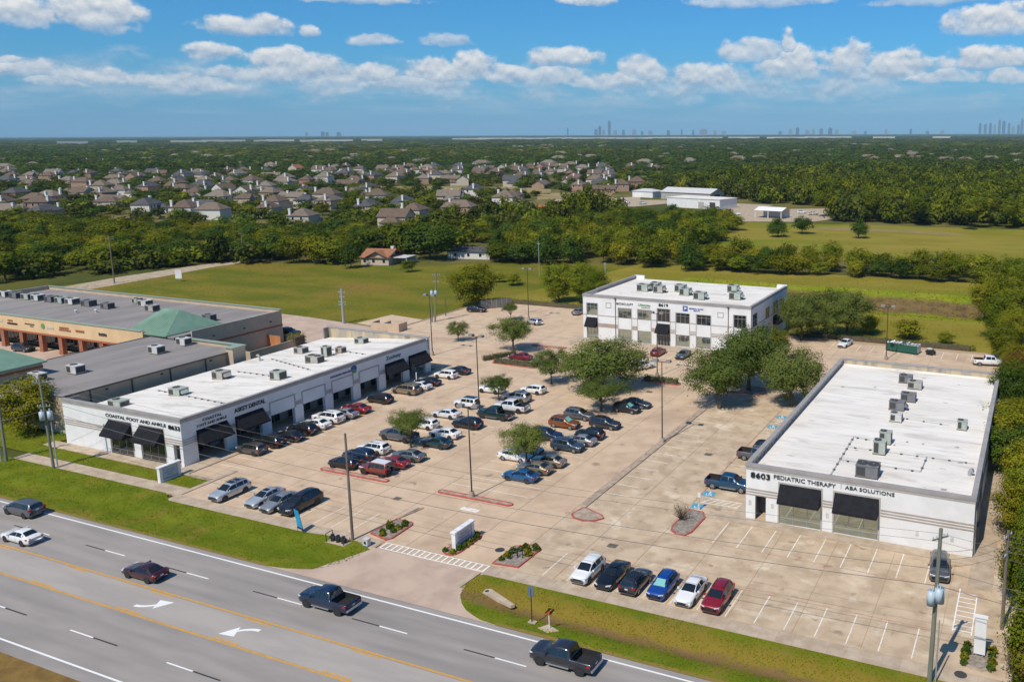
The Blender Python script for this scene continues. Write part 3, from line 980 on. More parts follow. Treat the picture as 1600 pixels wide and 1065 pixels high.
def awning(parent, axis, a0, a1, zt, zl, face, reach=1.35, val=0.22):
    """sloped cloth with closed cheeks and a short valance"""
    b = MB()

    def P(u, dist, z):
        return (u, face - dist, z) if axis == 'x' else (face + dist, u, z)
    q0, q1 = (a0, a1) if axis == 'x' else (a1, a0)
    b.poly([P(q0, reach, zl), P(q1, reach, zl), P(q1, 0.02, zt), P(q0, 0.02, zt)])
    b.poly([P(q0, reach, zl - val), P(q1, reach, zl - val), P(q1, reach, zl), P(q0, reach, zl)])
    for u in (q0, q1):
        b.poly([P(u, 0.02, zl - val), P(u, reach, zl - val), P(u, reach, zl), P(u, 0.02, zt)])
    b.poly([P(q0, 0.05, zt - 0.1), P(q1, 0.05, zt - 0.1), P(q1, reach - 0.03, zl - 0.06), P(q0, reach - 0.03, zl - 0.06)])
    o = part('awning', b, M_awn, parent)
    for u in (a0 + 0.06, (a0 + a1) / 2, a1 - 0.06):
        part('awning_strut', MB().tube(P(u, 0.06, zt - 0.16), P(u, reach - 0.06, zl - 0.1), 0.025, n=5), M_dark, o)
    return o


def stripes(parent, axis, segs, face, zs, m=None, name='band'):
    for (a0, a1) in segs:
        b = MB()
        for (z0, z1) in zs:
            abox(b, axis, a0, a1, face, 0.045, 0.0, z0, z1)
        part(name, b, m or M_band, parent)


BANDZ = ((2.93, 3.07), (3.24, 3.38), (3.55, 3.70))


def coping(parent, x0, x1, y0, y1, z, h=0.34, out=0.10, wdt=0.45, m=None, sides='SNWE'):
    o = out
    c_ = part('coping', MB().box(x0 - o, x1 + o, y0 - o, y0 + wdt, z - h, z), m or M_coping, parent)
    if 'N' in sides:
        part('coping', MB().box(x0 - o, x1 + o, y1 - wdt, y1 + o, z - h, z), m or M_coping, parent)
    if 'W' in sides:
        part('coping', MB().box(x0 - o, x0 + wdt, y0 + wdt, y1 - wdt, z - h, z), m or M_coping, parent)
    part('coping', MB().box(x1 - wdt, x1 + o, y0 + wdt, y1 - wdt, z - h, z), m or M_coping, parent)
    b = MB()
    o = out * 0.5
    b.box(x0 - o, x1 + o, y0 - o, y0 + 0.1, z - h - 0.28, z - h)
    b.box(x1 - 0.1, x1 + o, y0 + 0.1, y1 - 0.1, z - h - 0.28, z - h)
    if 'W' in sides:
        b.box(x0 - o, x0 + 0.1, y0 + 0.1, y1 - 0.1, z - h - 0.28, z - h)
    part('cornice', b, M_trim, parent)
    return c_


def roof_runs(parent, runs, zf):
    """gas and condensate lines on small wooden sleepers"""
    z_of = zf if callable(zf) else (lambda x: zf)
    for run in runs:
        b = MB()
        for k in range(len(run) - 1):
            b.tube((run[k][0], run[k][1], z_of(run[k][0]) + 0.16), (run[k + 1][0], run[k + 1][1], z_of(run[k + 1][0]) + 0.16), 0.035, n=5)
        p = part('roof_pipe', b, M_galv, parent)
        for k in range(len(run) - 1):
            a, c_ = Vector(run[k]), Vector(run[k + 1])
            n = max(2, int((c_ - a).length / 1.7))
            for i in range(n):
                q_ = a.lerp(c_, (i + 0.5) / n)
                obj('pipe_support', LM.setdefault('sleeper', MB().box(-0.13, 0.13, -0.13, 0.13, 0, 0.14).mesh('pipe_support', [M_dark])), p, (q_.x, q_.y, z_of(q_.x) + 0.002))


def seams(parent, x0, x1, y0, y1, z, n, axis='x'):
    """lapped seams of the roofing membrane, each a low ridge"""
    for k in range(1, n):
        if axis == 'x':
            y = y0 + (y1 - y0) * k / n
            key, box = ('seam', round(x1 - x0, 1), 'x'), (-(x1 - x0) / 2, (x1 - x0) / 2, -0.05, 0.05)
            loc = ((x0 + x1) / 2, y, z)
        else:
            x = x0 + (x1 - x0) * k / n
            key, box = ('seam', round(y1 - y0, 1), 'y'), (-0.05, 0.05, -(y1 - y0) / 2, (y1 - y0) / 2)
            loc = (x, (y0 + y1) / 2, z)
        if key not in LM:
            LM[key] = MB().box(*box, 0.0, 0.012, bottom=False).mesh('membrane_seam', [M_seam])
        obj('membrane_seam', LM[key], parent, loc)


# ------------------------------------------------------------------ long white strip building (8633)
AX0, AX1, AY0, AY1, AH, AR = -125.0, -101.2, 73.8, 124.0, 6.6, 5.95
A = thing('strip_building', 'long white single-storey office strip with flat white roof and black awnings, signed 8633', 'building')
b = MB()
wall_grid(b, 'x', AX0, AX1, 0, 6.3, AY0, 0.4, [(-115.4, -110.9, 0.0, 4.8), (-109.2, -104.6, 0.0, 4.8), (-102.95, -101.75, 0.0, 2.92)])
part('front_wall', b, M_wall, A)
bays = [(76.0 + 6.02 * k, 80.38 + 6.02 * k) for k in range(8)]
holes = []
for k, (y0, y1) in enumerate(bays):
    holes.append((y0, y1, 0.0, 4.4 if k in (0, 1, 6, 7) else 2.66))
b = MB()
wall_grid(b, 'y', AY0 + 0.4, AY1, 0, 6.3, AX1, 0.55, holes)
part('arcade_wall', b, M_wall, A)
part('rear_wall', MB().box(AX0, AX1 - 3.4, AY1 - 0.35, AY1, 0, 6.45).box(AX0, AX0 + 0.35, AY0 + 0.4, AY1 - 0.35, 0, 4.1).box(AX1 - 3.4, AX1 - 0.55, AY1 - 0.35, AY1, 2.9, 6.45), M_wall, A)
part('storefront_wall', MB().box(AX1 - 3.6, AX1 - 3.35, AY0 + 0.4, AY1 - 0.35, 0.0, 5.9), M_trim, A)
part('arcade_ceiling', MB().box(AX1 - 3.35, AX1 - 0.55, AY0 + 0.4, AY1 - 0.35, 4.75, 4.9), M_soffit, A)
part('arcade_floor', MB().box(AX1 - 3.35, AX1, AY0 + 0.4, AY1 - 0.35, -0.1, 0.125), M_walk, A)
for k, (y0, y1) in enumerate(bays):
    window(A, 'y', y0 - 0.1, y1 + 0.1, 0.15, 4.2 if k in (0, 1, 6, 7) else 2.9, AX1 - 3.33, 4, 2, M_glass, inset=-0.04, zbars=(2.2 if k in (0, 1, 6, 7) else 1.9,), name='storefront')
    if k in (0, 1, 6, 7):
        awning(A, 'y', y0 - 0.05, y1 + 0.3, 4.38, 2.75, AX1, 1.45)
    else:
        fr = MB()
        abox(fr, 'y', y0 - 0.22, y0, AX1, 0.05, 0.0, 2.66, 4.75)
        abox(fr, 'y', y1, y1 + 0.22, AX1, 0.05, 0.0, 2.66, 4.75)
        abox(fr, 'y', y0, y1, AX1, 0.05, 0.0, 4.55, 4.75)
        part('panel_surround', fr, M_trim, A)
for k in range(9):
    y0 = AY0 if k == 0 else bays[k - 1][1] + (0.24 if 3 <= k <= 6 else 0.0)
    y1 = bays[k][0] - (0.24 if 2 <= k <= 5 else 0.0) if k < 8 else AY1
    if k == 0:
        stripes(A, 'y', [(AY0, bays[0][0])], AX1, BANDZ, M_trim, 'pillar_band')
    else:
        bb = MB()
        abox(bb, 'y', y0, y1, AX1, 0.05, 0.0, 2.92, 3.55)
        part('pillar_band', bb, M_trim, A)
stripes(A, 'x', [(AX0, -115.6), (-110.7, -109.4), (-104.4, AX1)], AY0, BANDZ)
for (x0, x1) in ((-115.4, -110.9), (-109.2, -104.6)):
    window(A, 'x', x0, x1, 0.1, 4.75, AY0, 3, 2, M_glass, zbars=(0.75, 2.9))
    fr = MB()
    fr.box(x0 - 0.14, x0, AY0 - 0.04, AY0, 0, 4.95).box(x1, x1 + 0.14, AY0 - 0.04, AY0, 0, 4.95).box(x0, x1, AY0 - 0.04, AY0, 4.8, 4.95)
    part('window_surround', fr, M_trim, A)
    awning(A, 'x', x0 - 0.05, x1 + 0.05, 4.72, 3.05, AY0, 1.5)
coping(A, AX0, AX1, AY0, AY1 - 0.65, AH, sides='SE')


def az_(x):
    return 6.22 + (x + 101.6) * 0.075


rx0, rx1, ry0, ry1 = AX0 - 0.12, AX1 - 0.42, AY0 + 0.42, AY1 - 0.56
rf = MB().poly([(rx0, ry0, az_(rx0)), (rx1, ry0, az_(rx1)), (rx1, ry1, az_(rx1)), (rx0, ry1, az_(rx0))])
rf.poly([(rx0, ry1, az_(rx0)), (rx0, ry0, az_(rx0)), (rx0, ry0, az_(rx0) - .3), (rx0, ry1, az_(rx0) - .3)][::-1])
part('roof', rf, M_roofw, A)
part('gutter', MB().box(AX0 - 0.34, AX0 - 0.125, AY0 + 0.5, AY1 - 0.6, 4.15, 4.36), M_gutter, A)
part('parapet', MB().box(AX0, AX1, AY1 - 0.55, AY1 - 0.36, 4.3, 6.5), M_stain, A)
part('parapet_cap', MB().box(AX0 - 0.08, AX1 + 0.12, AY1 - 0.64, AY1 + 0.08, 6.5, 6.62), M_coping, A)
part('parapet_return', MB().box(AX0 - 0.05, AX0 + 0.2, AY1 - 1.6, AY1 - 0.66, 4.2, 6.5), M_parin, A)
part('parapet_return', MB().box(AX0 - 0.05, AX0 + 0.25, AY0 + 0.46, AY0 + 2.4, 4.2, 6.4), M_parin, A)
for k in range(1, 17):
    y = ry0 + (ry1 - ry0) * k / 17
    key = 'aseam'
    if key not in LM:
        LM[key] = MB().poly([(rx0 + .1, -.06, az_(rx0 + .1) + .012), (rx1 - .1, -.06, az_(rx1 - .1) + .012), (rx1 - .1, .06, az_(rx1 - .1) + .012), (rx0 + .1, .06, az_(rx0 + .1) + .012)]).mesh('membrane_seam', [M_seam])
    obj('membrane_seam', LM[key], A, (0, y, 0))
roof_runs(A, [[(-122.2, 85.9), (-102.6, 81.8)], [(-119.3, 97.7), (-107.5, 95.6)], [(-121.0, 106.2), (-105.8, 100.3)], [(-117, 114.5), (-104.2, 111.0)]], az_)
lettering('COASTAL FOOT AND ANKLE', (-109.9, AY0 - 0.03, 5.36), FRONT, 11.9, 0.62, M_letter, A)
lettering('8633', (-102.35, AY0 - 0.05, 5.28), FRONT, 2.15, 0.78, M_letter_b, A, 'building_number', 0.08)
lettering('COASTAL', (AX1 + 0.03, 78.5, 5.47), EAST, 3.0, 0.5, M_letter, A)
lettering('FOOT AND ANKLE', (AX1 + 0.03, 78.4, 4.86), EAST, 4.6, 0.5, M_letter, A)
lettering('ASKEY DENTAL', (AX1 + 0.03, 84.6, 5.22), EAST, 5.2, 0.85, M_letter_b, A, extrude=0.07)
lettering('INTEGRATED WELLNESS', (AX1 + 0.03, 102.0, 5.28), EAST, 4.4, 0.42, M_purple, A)
lg = part('sign_emblem', MB().tube((AX1, 104.9, 5.45), (AX1 + 0.08, 104.9, 5.45), 0.62, n=18), M_bluesign, A)
part('emblem_leaf', MB().prism([(0, 0), (0.01, 0), (0.01, 0.9), (0, 0.9)], 0, 0.55), M_green, lg, loc=(AX1 + 0.09, 104.45, 4.78))
lettering('Zoolway', (AX1 + 0.03, 114.3, 5.25), EAST, 3.7, 0.95, M_teal, A)

# ------------------------------------------------------------------ near white building (8603)
BX0, BX1, BY0, BY1, BH, BR = -28.5, -4.15, 87.8, 137.5, 6.55, 5.75
Bb = thing('clinic_building', 'white flat-roofed clinic signed 8603 PEDIATRIC THERAPY ABA SOLUTIONS beside the tree line', 'building')
b = MB()
wall_grid(b, 'x', BX0, BX1, 0, 6.25, BY0, 0.4, [(-24.6, -19.92, 0.12, 4.8), (-18.48, -13.72, 0.12, 4.8), (-27.4, -26.15, 0.0, 2.92)])
part('front_wall', b, M_wall, Bb)
part('porch_wall', MB().box(BX0 + 0.9, BX0 + 1.0, BY0 + 0.4, BY0 + 2.3, 0, 3.2).box(-27.5, -25.8, BY0 + 2.3, BY0 + 2.4, 0, 3.2), M_unitd, Bb)
b = MB()
wall_grid(b, 'x', BX0, BX1, 0, 6.25, BY1 - 0.35, 0.35, [])
b.box(BX1 - 0.35, BX1, BY0 + 0.4, BY1 - 0.35, 0, 6.25)
part('rear_wall', b, M_wall, Bb)
hb = [(BY0 + 4 + 6.0 * k, BY0 + 8.4 + 6.0 * k) for k in range(7)]
mir = MB()
us = [BY0 + 0.4] + [v for h in hb for v in h] + [BY1 - 0.35]
for i in range(0, len(us), 2):
    mir.box(BX0, BX0 + 0.4, us[i], us[i + 1], 0, 6.25)
for h in hb:
    mir.box(BX0, BX0 + 0.4, h[0], h[1], 3.2, 6.25)
    mir.box(BX0 + 0.3, BX0 + 0.4, h[0], h[1], 0.0, 3.2)
part('side_wall', mir, M_wall, Bb)
stripes(Bb, 'x', [(BX0, -24.8), (-19.72, -18.68), (-13.52, BX1)], BY0, BANDZ)
bb = MB()
for (z0, z1) in BANDZ:
    bb.box(BX1, BX1 + 0.045, BY0, BY1, z0, z1)
part('band', bb, M_band, Bb)
for (x0, x1) in ((-24.6, -19.92), (-18.48, -13.72)):
    window(Bb, 'x', x0, x1, 0.12, 4.8, BY0, 3, 2, M_glass2, zbars=(0.8, 2.95), bar=0.05)
    fr = MB()
    fr.box(x0 - 0.16, x0, BY0 - 0.05, BY0, 0, 4.98).box(x1, x1 + 0.16, BY0 - 0.05, BY0, 0, 4.98).box(x0, x1, BY0 - 0.05, BY0, 4.8, 4.98)
    part('window_surround', fr, M_trim, Bb)
    awning(Bb, 'x', x0 + 0.02, x1 - 0.02, 4.76, 3.12, BY0, 1.25)
coping(Bb, BX0, BX1, BY0, BY1, BH)
part('roof', MB().box(BX0 + 0.3, BX1 - 0.3, BY0 + 0.35, BY1 - 0.3, 5.2, 5.75), M_roofw, Bb)
BR = 5.75
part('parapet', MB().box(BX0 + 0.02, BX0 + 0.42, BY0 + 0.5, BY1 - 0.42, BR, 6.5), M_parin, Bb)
part('parapet_cap', MB().box(BX0 - 0.08, BX0 + 0.52, BY0 + 0.5, BY1 - 0.42, 6.56, 6.66), M_coping, Bb)
for k in range(30):
    y = BY0 + 1.2 + 1.6 * k
    obj('parapet_rib', LM.setdefault('rib', MB().box(0, 0.06, -0.06, 0.06, 0, 0.7).mesh('parapet_rib', [M_trim])), Bb, (BX0 + 0.42, y, BR))
part('parapet', MB().box(BX0 + 0.02, BX1, BY1 - 0.56, BY1 - 0.46, BR, 6.55), M_stain, Bb)
part('parapet_cap', MB().box(BX0 - 0.12, BX1 + 0.12, BY1 - 0.62, BY1 + 0.12, 6.565, 6.68), M_coping, Bb)
part('cant_strip', MB().prism([(BX0 + 0.42, BY1 - 0.95), (BX1 - 0.4, BY1 - 0.95), (BX1 - 0.4, BY1 - 0.57), (BX0 + 0.42, BY1 - 0.57)], BR, BR + 0.16), M_roofw, Bb)
seams(Bb, BX0 + 0.6, BX1 - 0.6, BY0 + 0.6, BY1 - 0.9, BR, 19)
roof_runs(Bb, [[(-17.4, 102.6), (-19.5, 102.9), (-19.4, 89.0)], [(-19.5, 99.3), (-5.1, 99.5)], [(-10.3, 99.5), (-10.4, 94.6), (-19.4, 94.7)], [(-15.5, 112.8), (-9.0, 112.0)]], BR)
lettering('8603', (-26.8, BY0 - 0.06, 5.32), FRONT, 2.25, 0.86, M_letter_b, Bb, 'building_number', 0.09)
lettering('PEDIATRIC THERAPY', (-21.85, BY0 - 0.03, 5.48), FRONT, 6.9, 0.66, M_letter, Bb)
part('sign_bar', MB().box(-17.83, -17.77, BY0 - 0.05, BY0 - 0.002, 5.3, 5.88), M_trim, Bb)
lettering('ABA SOLUTIONS', (-14.75, BY0 - 0.03, 5.54), FRONT, 5.2, 0.56, M_letter, Bb)
for x in (-28.0, -25.4, -19.2, -9.7, -6.2):
    obj('wall_plaque', LM.setdefault('plaque', MB().box(-0.16, 0.16, -0.03, -0.002, -0.28, 0.28).mesh('wall_plaque', [M_unitw])), Bb, (x, BY0, 2.0 if x < -15 else 1.7))
part('electrical_cabinet', MB().box(BX1, BX1 + 0.35, 90.2, 91.1, 0.9, 2.4).box(BX1, BX1 + 0.25, 92.0, 92.5, 0.6, 2.0), M_unitd, Bb)
for y in (88.6, 97.0, 108.0):
    part('downpipe', MB().tube((BX1 + 0.12, y, 0.1), (BX1 + 0.12, y, 6.0), 0.07, n=6), M_frame, Bb)

# ------------------------------------------------------------------ two-storey building at the back (8619)
CX0, CX1, CY0, CY1, CH = -88.3, -50.9, 158.5, 184.4, 9.6
Cc = thing('office_building', 'two-storey white office building signed 8619 with flat white roof at the back', 'building')
cols = [(-87.35, -84.85, 5.1, 7.7, 0.1, 2.5), (-79.9, -76.9, 5.0, 7.15, 0.12, 2.7), (-75.4, -72.45, 5.0, 7.15, 0.12, 2.7),
        (-70.95, -68.2, 5.0, 7.7, 0.0, 2.65), (-66.8, -63.9, 5.0, 7.12, 0.2, 2.62), (-62.3, -59.3, 5.0, 7.1, 0.2, 2.62), (-54.4, -51.9, 5.1, 7.65, 0.1, 2.5)]
b = MB()
wall_grid(b, 'x', CX0, CX1, 0, 9.25, CY0, 0.4, [(c0, c1, a0, a1) for (c0, c1, a0, a1, e0, e1) in cols] + [(c0, c1, e0, e1) for (c0, c1, a0, a1, e0, e1) in cols])
part('front_wall', b, M_wall, Cc)
sidew = [(159.9, 163.0, 5.0, 7.7), (168.4, 171.4, 5.0, 7.4), (173.7, 177.4, 5.0, 7.6), (178.7, 182.5, 3.6, 7.4), (173.9, 177.2, 0.1, 2.6), (166.2, 169.0, 0.2, 2.6)]
b = MB()
wall_grid(b, 'y', CY0 + 0.4, CY1, 0, 9.25, CX1, 0.4, sidew)
part('side_wall', b, M_wall, Cc)
part('rear_wall', MB().box(CX0, CX0 + 0.29, CY0 + 0.4, CY1, 0, 9.25).box(CX0 + 0.29, CX1 - 0.4, CY1 - 0.4, CY1, 0, 8.39), M_wall, Cc)
for k, (c0, c1, a0, a1, e0, e1) in enumerate(cols):
    window(Cc, 'x', c0, c1, a0, a1, CY0, 3, 2, M_glass2 if k in (1, 2, 0) else M_glass, zbars=(a0 + (a1 - a0) * 0.72,), fr=M_frame)
    if k != 3:
        window(Cc, 'x', c0, c1, e0, e1, CY0, 3, 2, M_glass2, zbars=(e0 + 0.5,), fr=M_frame)
    else:
        window(Cc, 'x', c0, c1, e0 + 0.02, e1, CY0, 4, 2, M_glass, zbars=(2.2,), name='entrance_door', fr=M_unitw)
    sb = MB()
    for u in (c0, c1):
        s_ = -1 if u == c0 else 1
        sb.box(min(u, u + 0.16 * s_), max(u, u + 0.16 * s_), CY0 - 0.05, CY0, e0, a1 + 0.12)
    sb.box(c0, c1, CY0 - 0.05, CY0, a1, a1 + 0.12)
    part('window_surround', sb, M_trim, Cc)
awning(Cc, 'x', -87.5, -84.85, 4.68, 2.95, CY0, 1.2)
awning(Cc, 'x', -71.1, -68.2, 4.62, 3.0, CY0, 1.3)
awning(Cc, 'y', 173.8, 177.4, 4.7, 3.1, CX1, 1.2)
for (y0, y1, z0, z1) in sidew:
    window(Cc, 'y', y0, y1, z0, z1, CX1, 2, 2, M_glass)
segs = [(CX0, -87.55), (-84.65, -80.1), (-76.7, -75.6), (-72.25, -71.15), (-68.0, -67.0), (-63.7, -62.5), (-59.1, -54.6), (-51.7, CX1)]
stripes(Cc, 'x', segs, CY0, ((5.12, 5.30),), M_trim)
stripes(Cc, 'x', segs[1:4], CY0, ((2.75, 3.55),), M_band)
stripes(Cc, 'x', segs[4:], CY0, ((2.78, 2.92), (3.08, 3.22), (3.4, 3.54)), M_band)
bb = MB()
for (y0, y1) in ((CY0, 159.7), (163.2, 168.2), (171.6, 173.5), (177.6, 178.5), (182.7, CY1)):
    bb.box(CX1, CX1 + 0.05, y0, y1, 5.12, 5.3)
part('band', bb, M_trim, Cc)
for (x0, x1, z0, z1) in ((-82.85, -81.55, 6.95, 8.1), (-57.85, -56.55, 6.9, 8.0)):
    fr = MB()
    fr.box(x0, x1, CY0 - 0.05, CY0, z1 - 0.14, z1).box(x0, x1, CY0 - 0.05, CY0, z0, z0 + 0.14).box(x0, x0 + 0.14, CY0 - 0.05, CY0, z0 + 0.14, z1 - 0.14).box(x1 - 0.14, x1, CY0 - 0.05, CY0, z0 + 0.14, z1 - 0.14)
    part('square_ornament', fr, M_trim, Cc)
for x in (-80.55, -55.55):
    part('downpipe', MB().tube((x, CY0 - 0.09, 0.1), (x, CY0 - 0.09, 9.2), 0.075, n=6).box(x - 0.2, x + 0.2, CY0 - 0.22, CY0 - 0.003, 8.9, 9.2), M_gutter, Cc)
coping(Cc, CX0, CX1, CY0, CY1, CH, sides='SWE')
part('roof', MB().box(CX0 + 0.3, CX1 - 0.3, CY0 + 0.35, CY1 + 0.05, 8.4, 8.9), M_roofw, Cc)
CR = 8.9
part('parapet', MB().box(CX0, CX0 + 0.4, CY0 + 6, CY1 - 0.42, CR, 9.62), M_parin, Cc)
part('parapet_cap', MB().box(CX0 - 0.08, CX0 + 0.48, CY0 + 6, CY1 - 0.42, 9.625, 9.72), M_coping, Cc)
part('corner_parapet', MB().box(CX0, CX0 + 2.6, CY1 - 0.42, CY1 + 0.1, CR, 9.75), M_wall, Cc)
part('corner_parapet', MB().box(CX1 - 2.2, CX1 + 0.15, CY1 - 0.42, CY1 + 0.1, CR, 9.75), M_wall, Cc)
seams(Cc, CX0 + 0.6, CX1 - 0.6, CY0 + 0.6, CY1 - 0.6, CR, 9)
lettering('BIOSCULPT', (-78.4, CY0 - 0.03, 8.05), FRONT, 3.9, 0.62, M_letter, Cc)
lettering('Lifestyles', (-73.9, CY0 - 0.03, 8.18), FRONT, 2.7, 0.66, M_green, Cc)
part('sign_bar', MB().box(-74.6, -72.6, CY0 - 0.05, CY0 - 0.002, 7.55, 7.75), M_frame, Cc)
lettering('8619', (-69.6, CY0 - 0.05, 8.47), FRONT, 2.1, 0.8, M_letter_b, Cc, 'building_number', 0.08)
lg = part('sign_emblem', MB().box(-65.3, -64.25, CY0 - 0.06, CY0 - 0.002, 7.65, 8.7), M_bluesign, Cc)
part('emblem_mark', MB().box(-65.0, -64.88, CY0 - 0.09, CY0 - 0.062, 7.85, 8.5).box(-64.8, -64.5, CY0 - 0.09, CY0 - 0.062, 8.1, 8.45), M_white, lg)
lettering('GENERAL CLINIC', (-62.4, CY0 - 0.03, 8.25), FRONT, 3.1, 0.38, M_bluesign, Cc)
lettering('HEALTH', (-62.3, CY0 - 0.03, 7.85), FRONT, 1.4, 0.32, M_bluesign, Cc)

# ------------------------------------------------------------------ tan service building with the grey roof, between strip and plaza
DX0, DX1, DY0, DY1 = -150.6, -128.6, 76.2, 105.9
D = thing('service_building', 'tan masonry building with low grey roof behind the long white strip', 'building')
part('wall', MB().box(DX0, DX1, DY0, DY1, 0, 5.75), M_tan, D)
part('roof', MB().poly([(DX0 - 0.2, DY0 - 0.2, 6.15), (DX1 + 0.25, DY0 - 0.2, 5.85), (DX1 + 0.25, DY1, 5.85), (DX0 - 0.2, DY1, 6.15)])
     .poly([(DX1 + 0.25, DY0 - 0.2, 5.75), (DX1 + 0.25, DY0 - 0.2, 5.85), (DX0 - 0.2, DY0 - 0.2, 6.15), (DX0 - 0.2, DY0 - 0.2, 5.75)]), M_roofg, D)
part('gutter', MB().box(DX1 + 0.25, DX1 + 0.45, DY0 - 0.2, DY1, 5.68, 5.9), M_gutter, D)
part('gutter', MB().box(DX0 - 0.4, DX0 - 0.2, 87.6, DY1, 6.0, 6.25), M_gutter, D)
for y in (80.0, 86.5, 93.0, 99.5, 105.0):
    part('downpipe', MB().box(DX1 + 0.02, DX1 + 0.16, y - 0.09, y + 0.09, 0.1, 5.68), M_gutter, D)
part('parapet', MB().box(-141.5, DX1 + 1.6, DY1, DY1 + 0.4, 0.0, 6.6).box(DX1 + 0.0, DX1 + 1.6, DY1 - 2.2, DY1, 0.0, 6.6), M_tan, D)
part('parapet_cap', MB().box(-141.7, DX1 + 1.8, DY1 - 0.2, DY1 + 0.6, 6.6, 6.75).box(DX1 - 0.2, DX1 + 1.8, DY1 - 2.4, DY1 - 0.2, 6.6, 6.75), M_greentrim, D)
part('tower_wall', MB().box(-154.6, -142.7, 71.5, 82.1, 0, 7.95), M_tan, D)
part('rust_stripe', MB().box(-154.66, -142.64, 71.44, 82.16, 7.15, 7.5), M_orange, D)
GR = MB()
e0, e1, f0, f1 = -155.2, -142.2, 70.9, 82.6
GR.poly([(e1, f0, 8.15), (e1, f1, 8.15), (-148.7, 77.6, 11.3), (-148.7, 76.0, 11.3)])
GR.poly([(e0, f0, 8.15), (e1, f0, 8.15), (-148.7, 76.0, 11.3)])
GR.poly([(e1, f1, 8.15), (e0, f1, 8.15), (-148.7, 77.6, 11.3)])
GR.poly([(e0, f1, 8.15), (e0, f0, 8.15), (-148.7, 76.0, 11.3), (-148.7, 77.6, 11.3)])
GR.box(e0, e1, f0, f1, 7.95, 8.145)
part('hip_roof', GR, M_greenroof, D)
for k, y in enumerate((82.5, 91.5, 100.5)):
    obj('wall_lamp', LM.setdefault('wlamp', MB().box(0.0, 0.22, -0.18, 0.18, 0, 0.2).mesh('wall_lamp', [M_grille])), D, (DX1 + 0.002, y, 5.05))

# ------------------------------------------------------------------ plaza building with peach front
EX0, EX1, EY0, EY1, EH = -221.0, -145.0, 110.0, 131.0, 6.9
E_ = thing('plaza_building', 'wide shopping plaza building with peach sign band, brick columns and grey roof', 'building')
part('wall', MB().box(EX0, EX1, EY0, EY1, 0, 6.0), M_tan, E_)
part('end_stripe', MB().box(EX1, EX1 + 0.06, EY0, EY1, 3.6, 3.95), M_orange, E_)
part('sign_band', MB().box(EX0 - 12, -153.5, 106.0, 106.5, 3.55, 6.85).box(-153.5, -153.0, 106.0, EY0, 3.55, 6.85), M_peach, E_)
part('canopy_ceiling', MB().box(EX0 - 12, -153.5, 106.5, EY0, 3.7, 3.9), M_soffit, E_)
part('rust_stripe', MB().box(EX0 - 12, -153.45, 105.94, 105.995, 3.6, 3.95), M_orange, E_)
part('band_cap', MB().box(EX0 - 12, -153.3, 105.85, 106.65, 6.85, 7.0), M_greentrim, E_)
for k in range(8):
    x = -159.2 - 6.2 * k
    obj('column', LM.setdefault('ecol', MB().box(-0.55, 0.55, -0.4, 0.4, 0, 3.55).box(-0.62, 0.62, -0.47, 0.47, 0, 0.5).mesh('column', [M_brickcol])), E_, (x, 106.5, 0))
    window(E_, 'x', x + 0.8, x + 5.4, 0.1, 3.0, EY0 - 0.02, 4, 2, M_glass, inset=-0.05, zbars=(2.3,), name='storefront')
part('roof', MB().box(EX0, EX1 - 0.3, 106.5, EY1 - 0.3, 6.0, 6.3), M_roofg, E_)
part('parapet', MB().box(EX0, EX1, EY1 - 0.35, EY1, 6.0, 7.0).box(EX0, EX0 + 0.35, 106.5, EY1 - 0.35, 6.0, 7.1).box(EX1 - 0.3, EX1, EY0, EY1 - 0.35, 6.0, 6.7), M_tan, E_)
part('parapet_cap', MB().box(EX0 - 0.1, EX1 + 0.1, EY1 - 0.5, EY1 + 0.1, 7.0, 7.14), M_greentrim, E_)
part('parapet_cap', MB().box(EX0 - 0.1, EX0 + 0.5, 106.6, EY1 - 0.5, 7.1, 7.2), M_coping, E_)
part('parapet_cap', MB().box(EX1 - 0.4, EX1 + 0.12, EY0, EY1 - 0.5, 6.7, 6.82), M_coping, E_)
tw = MB().box(-157.3, -147.6, 107.0, 117.6, 0, 6.3)
part('tower_wall', tw, M_peach, E_)
part('tower_stripe', MB().box(-157.36, -147.54, 106.94, 117.66, 5.4, 5.75), M_orange, E_)
GR = MB()
GR.poly([(-158, 106.2, 6.5), (-147, 106.2, 6.5), (-151.2, 112.6, 10.0), (-155.2, 112.2, 10.0)])
GR.poly([(-147, 106.2, 6.5), (-147, 118.4, 6.5), (-151.2, 112.6, 10.0)])
GR.poly([(-147, 118.4, 6.5), (-158, 118.4, 6.5), (-155.2, 112.2, 10.0), (-151.2, 112.6, 10.0)])
GR.poly([(-158, 118.4, 6.5), (-158, 106.2, 6.5), (-155.2, 112.2, 10.0)])
GR.box(-158, -147, 106.2, 118.4, 6.3, 6.495)
hr = part('hip_roof', GR, M_greenroof, E_)
for k in range(20):                                           # standing seams of the slope that faces the lot
    x = -157.6 + 0.55 * k
    t = min(max((x + 158) / 2.8, 0.0), 1.0) if x < -155.2 else (min(1.0, (-147 - x) / 4.2) if x > -151.2 else 1.0)
    if t > 0.08:
        part('roof_seam', MB().tube((x, 106.22, 6.53), (x, 106.22 + 6.2 * t, 6.53 + 3.47 * t), 0.035, n=4), M_greenroof, hr)
for k, y in enumerate((114.5, 121.5, 128.0)):
    obj('wall_lamp', LM['wlamp'], E_, (EX1 + 0.002, y, 4.9))
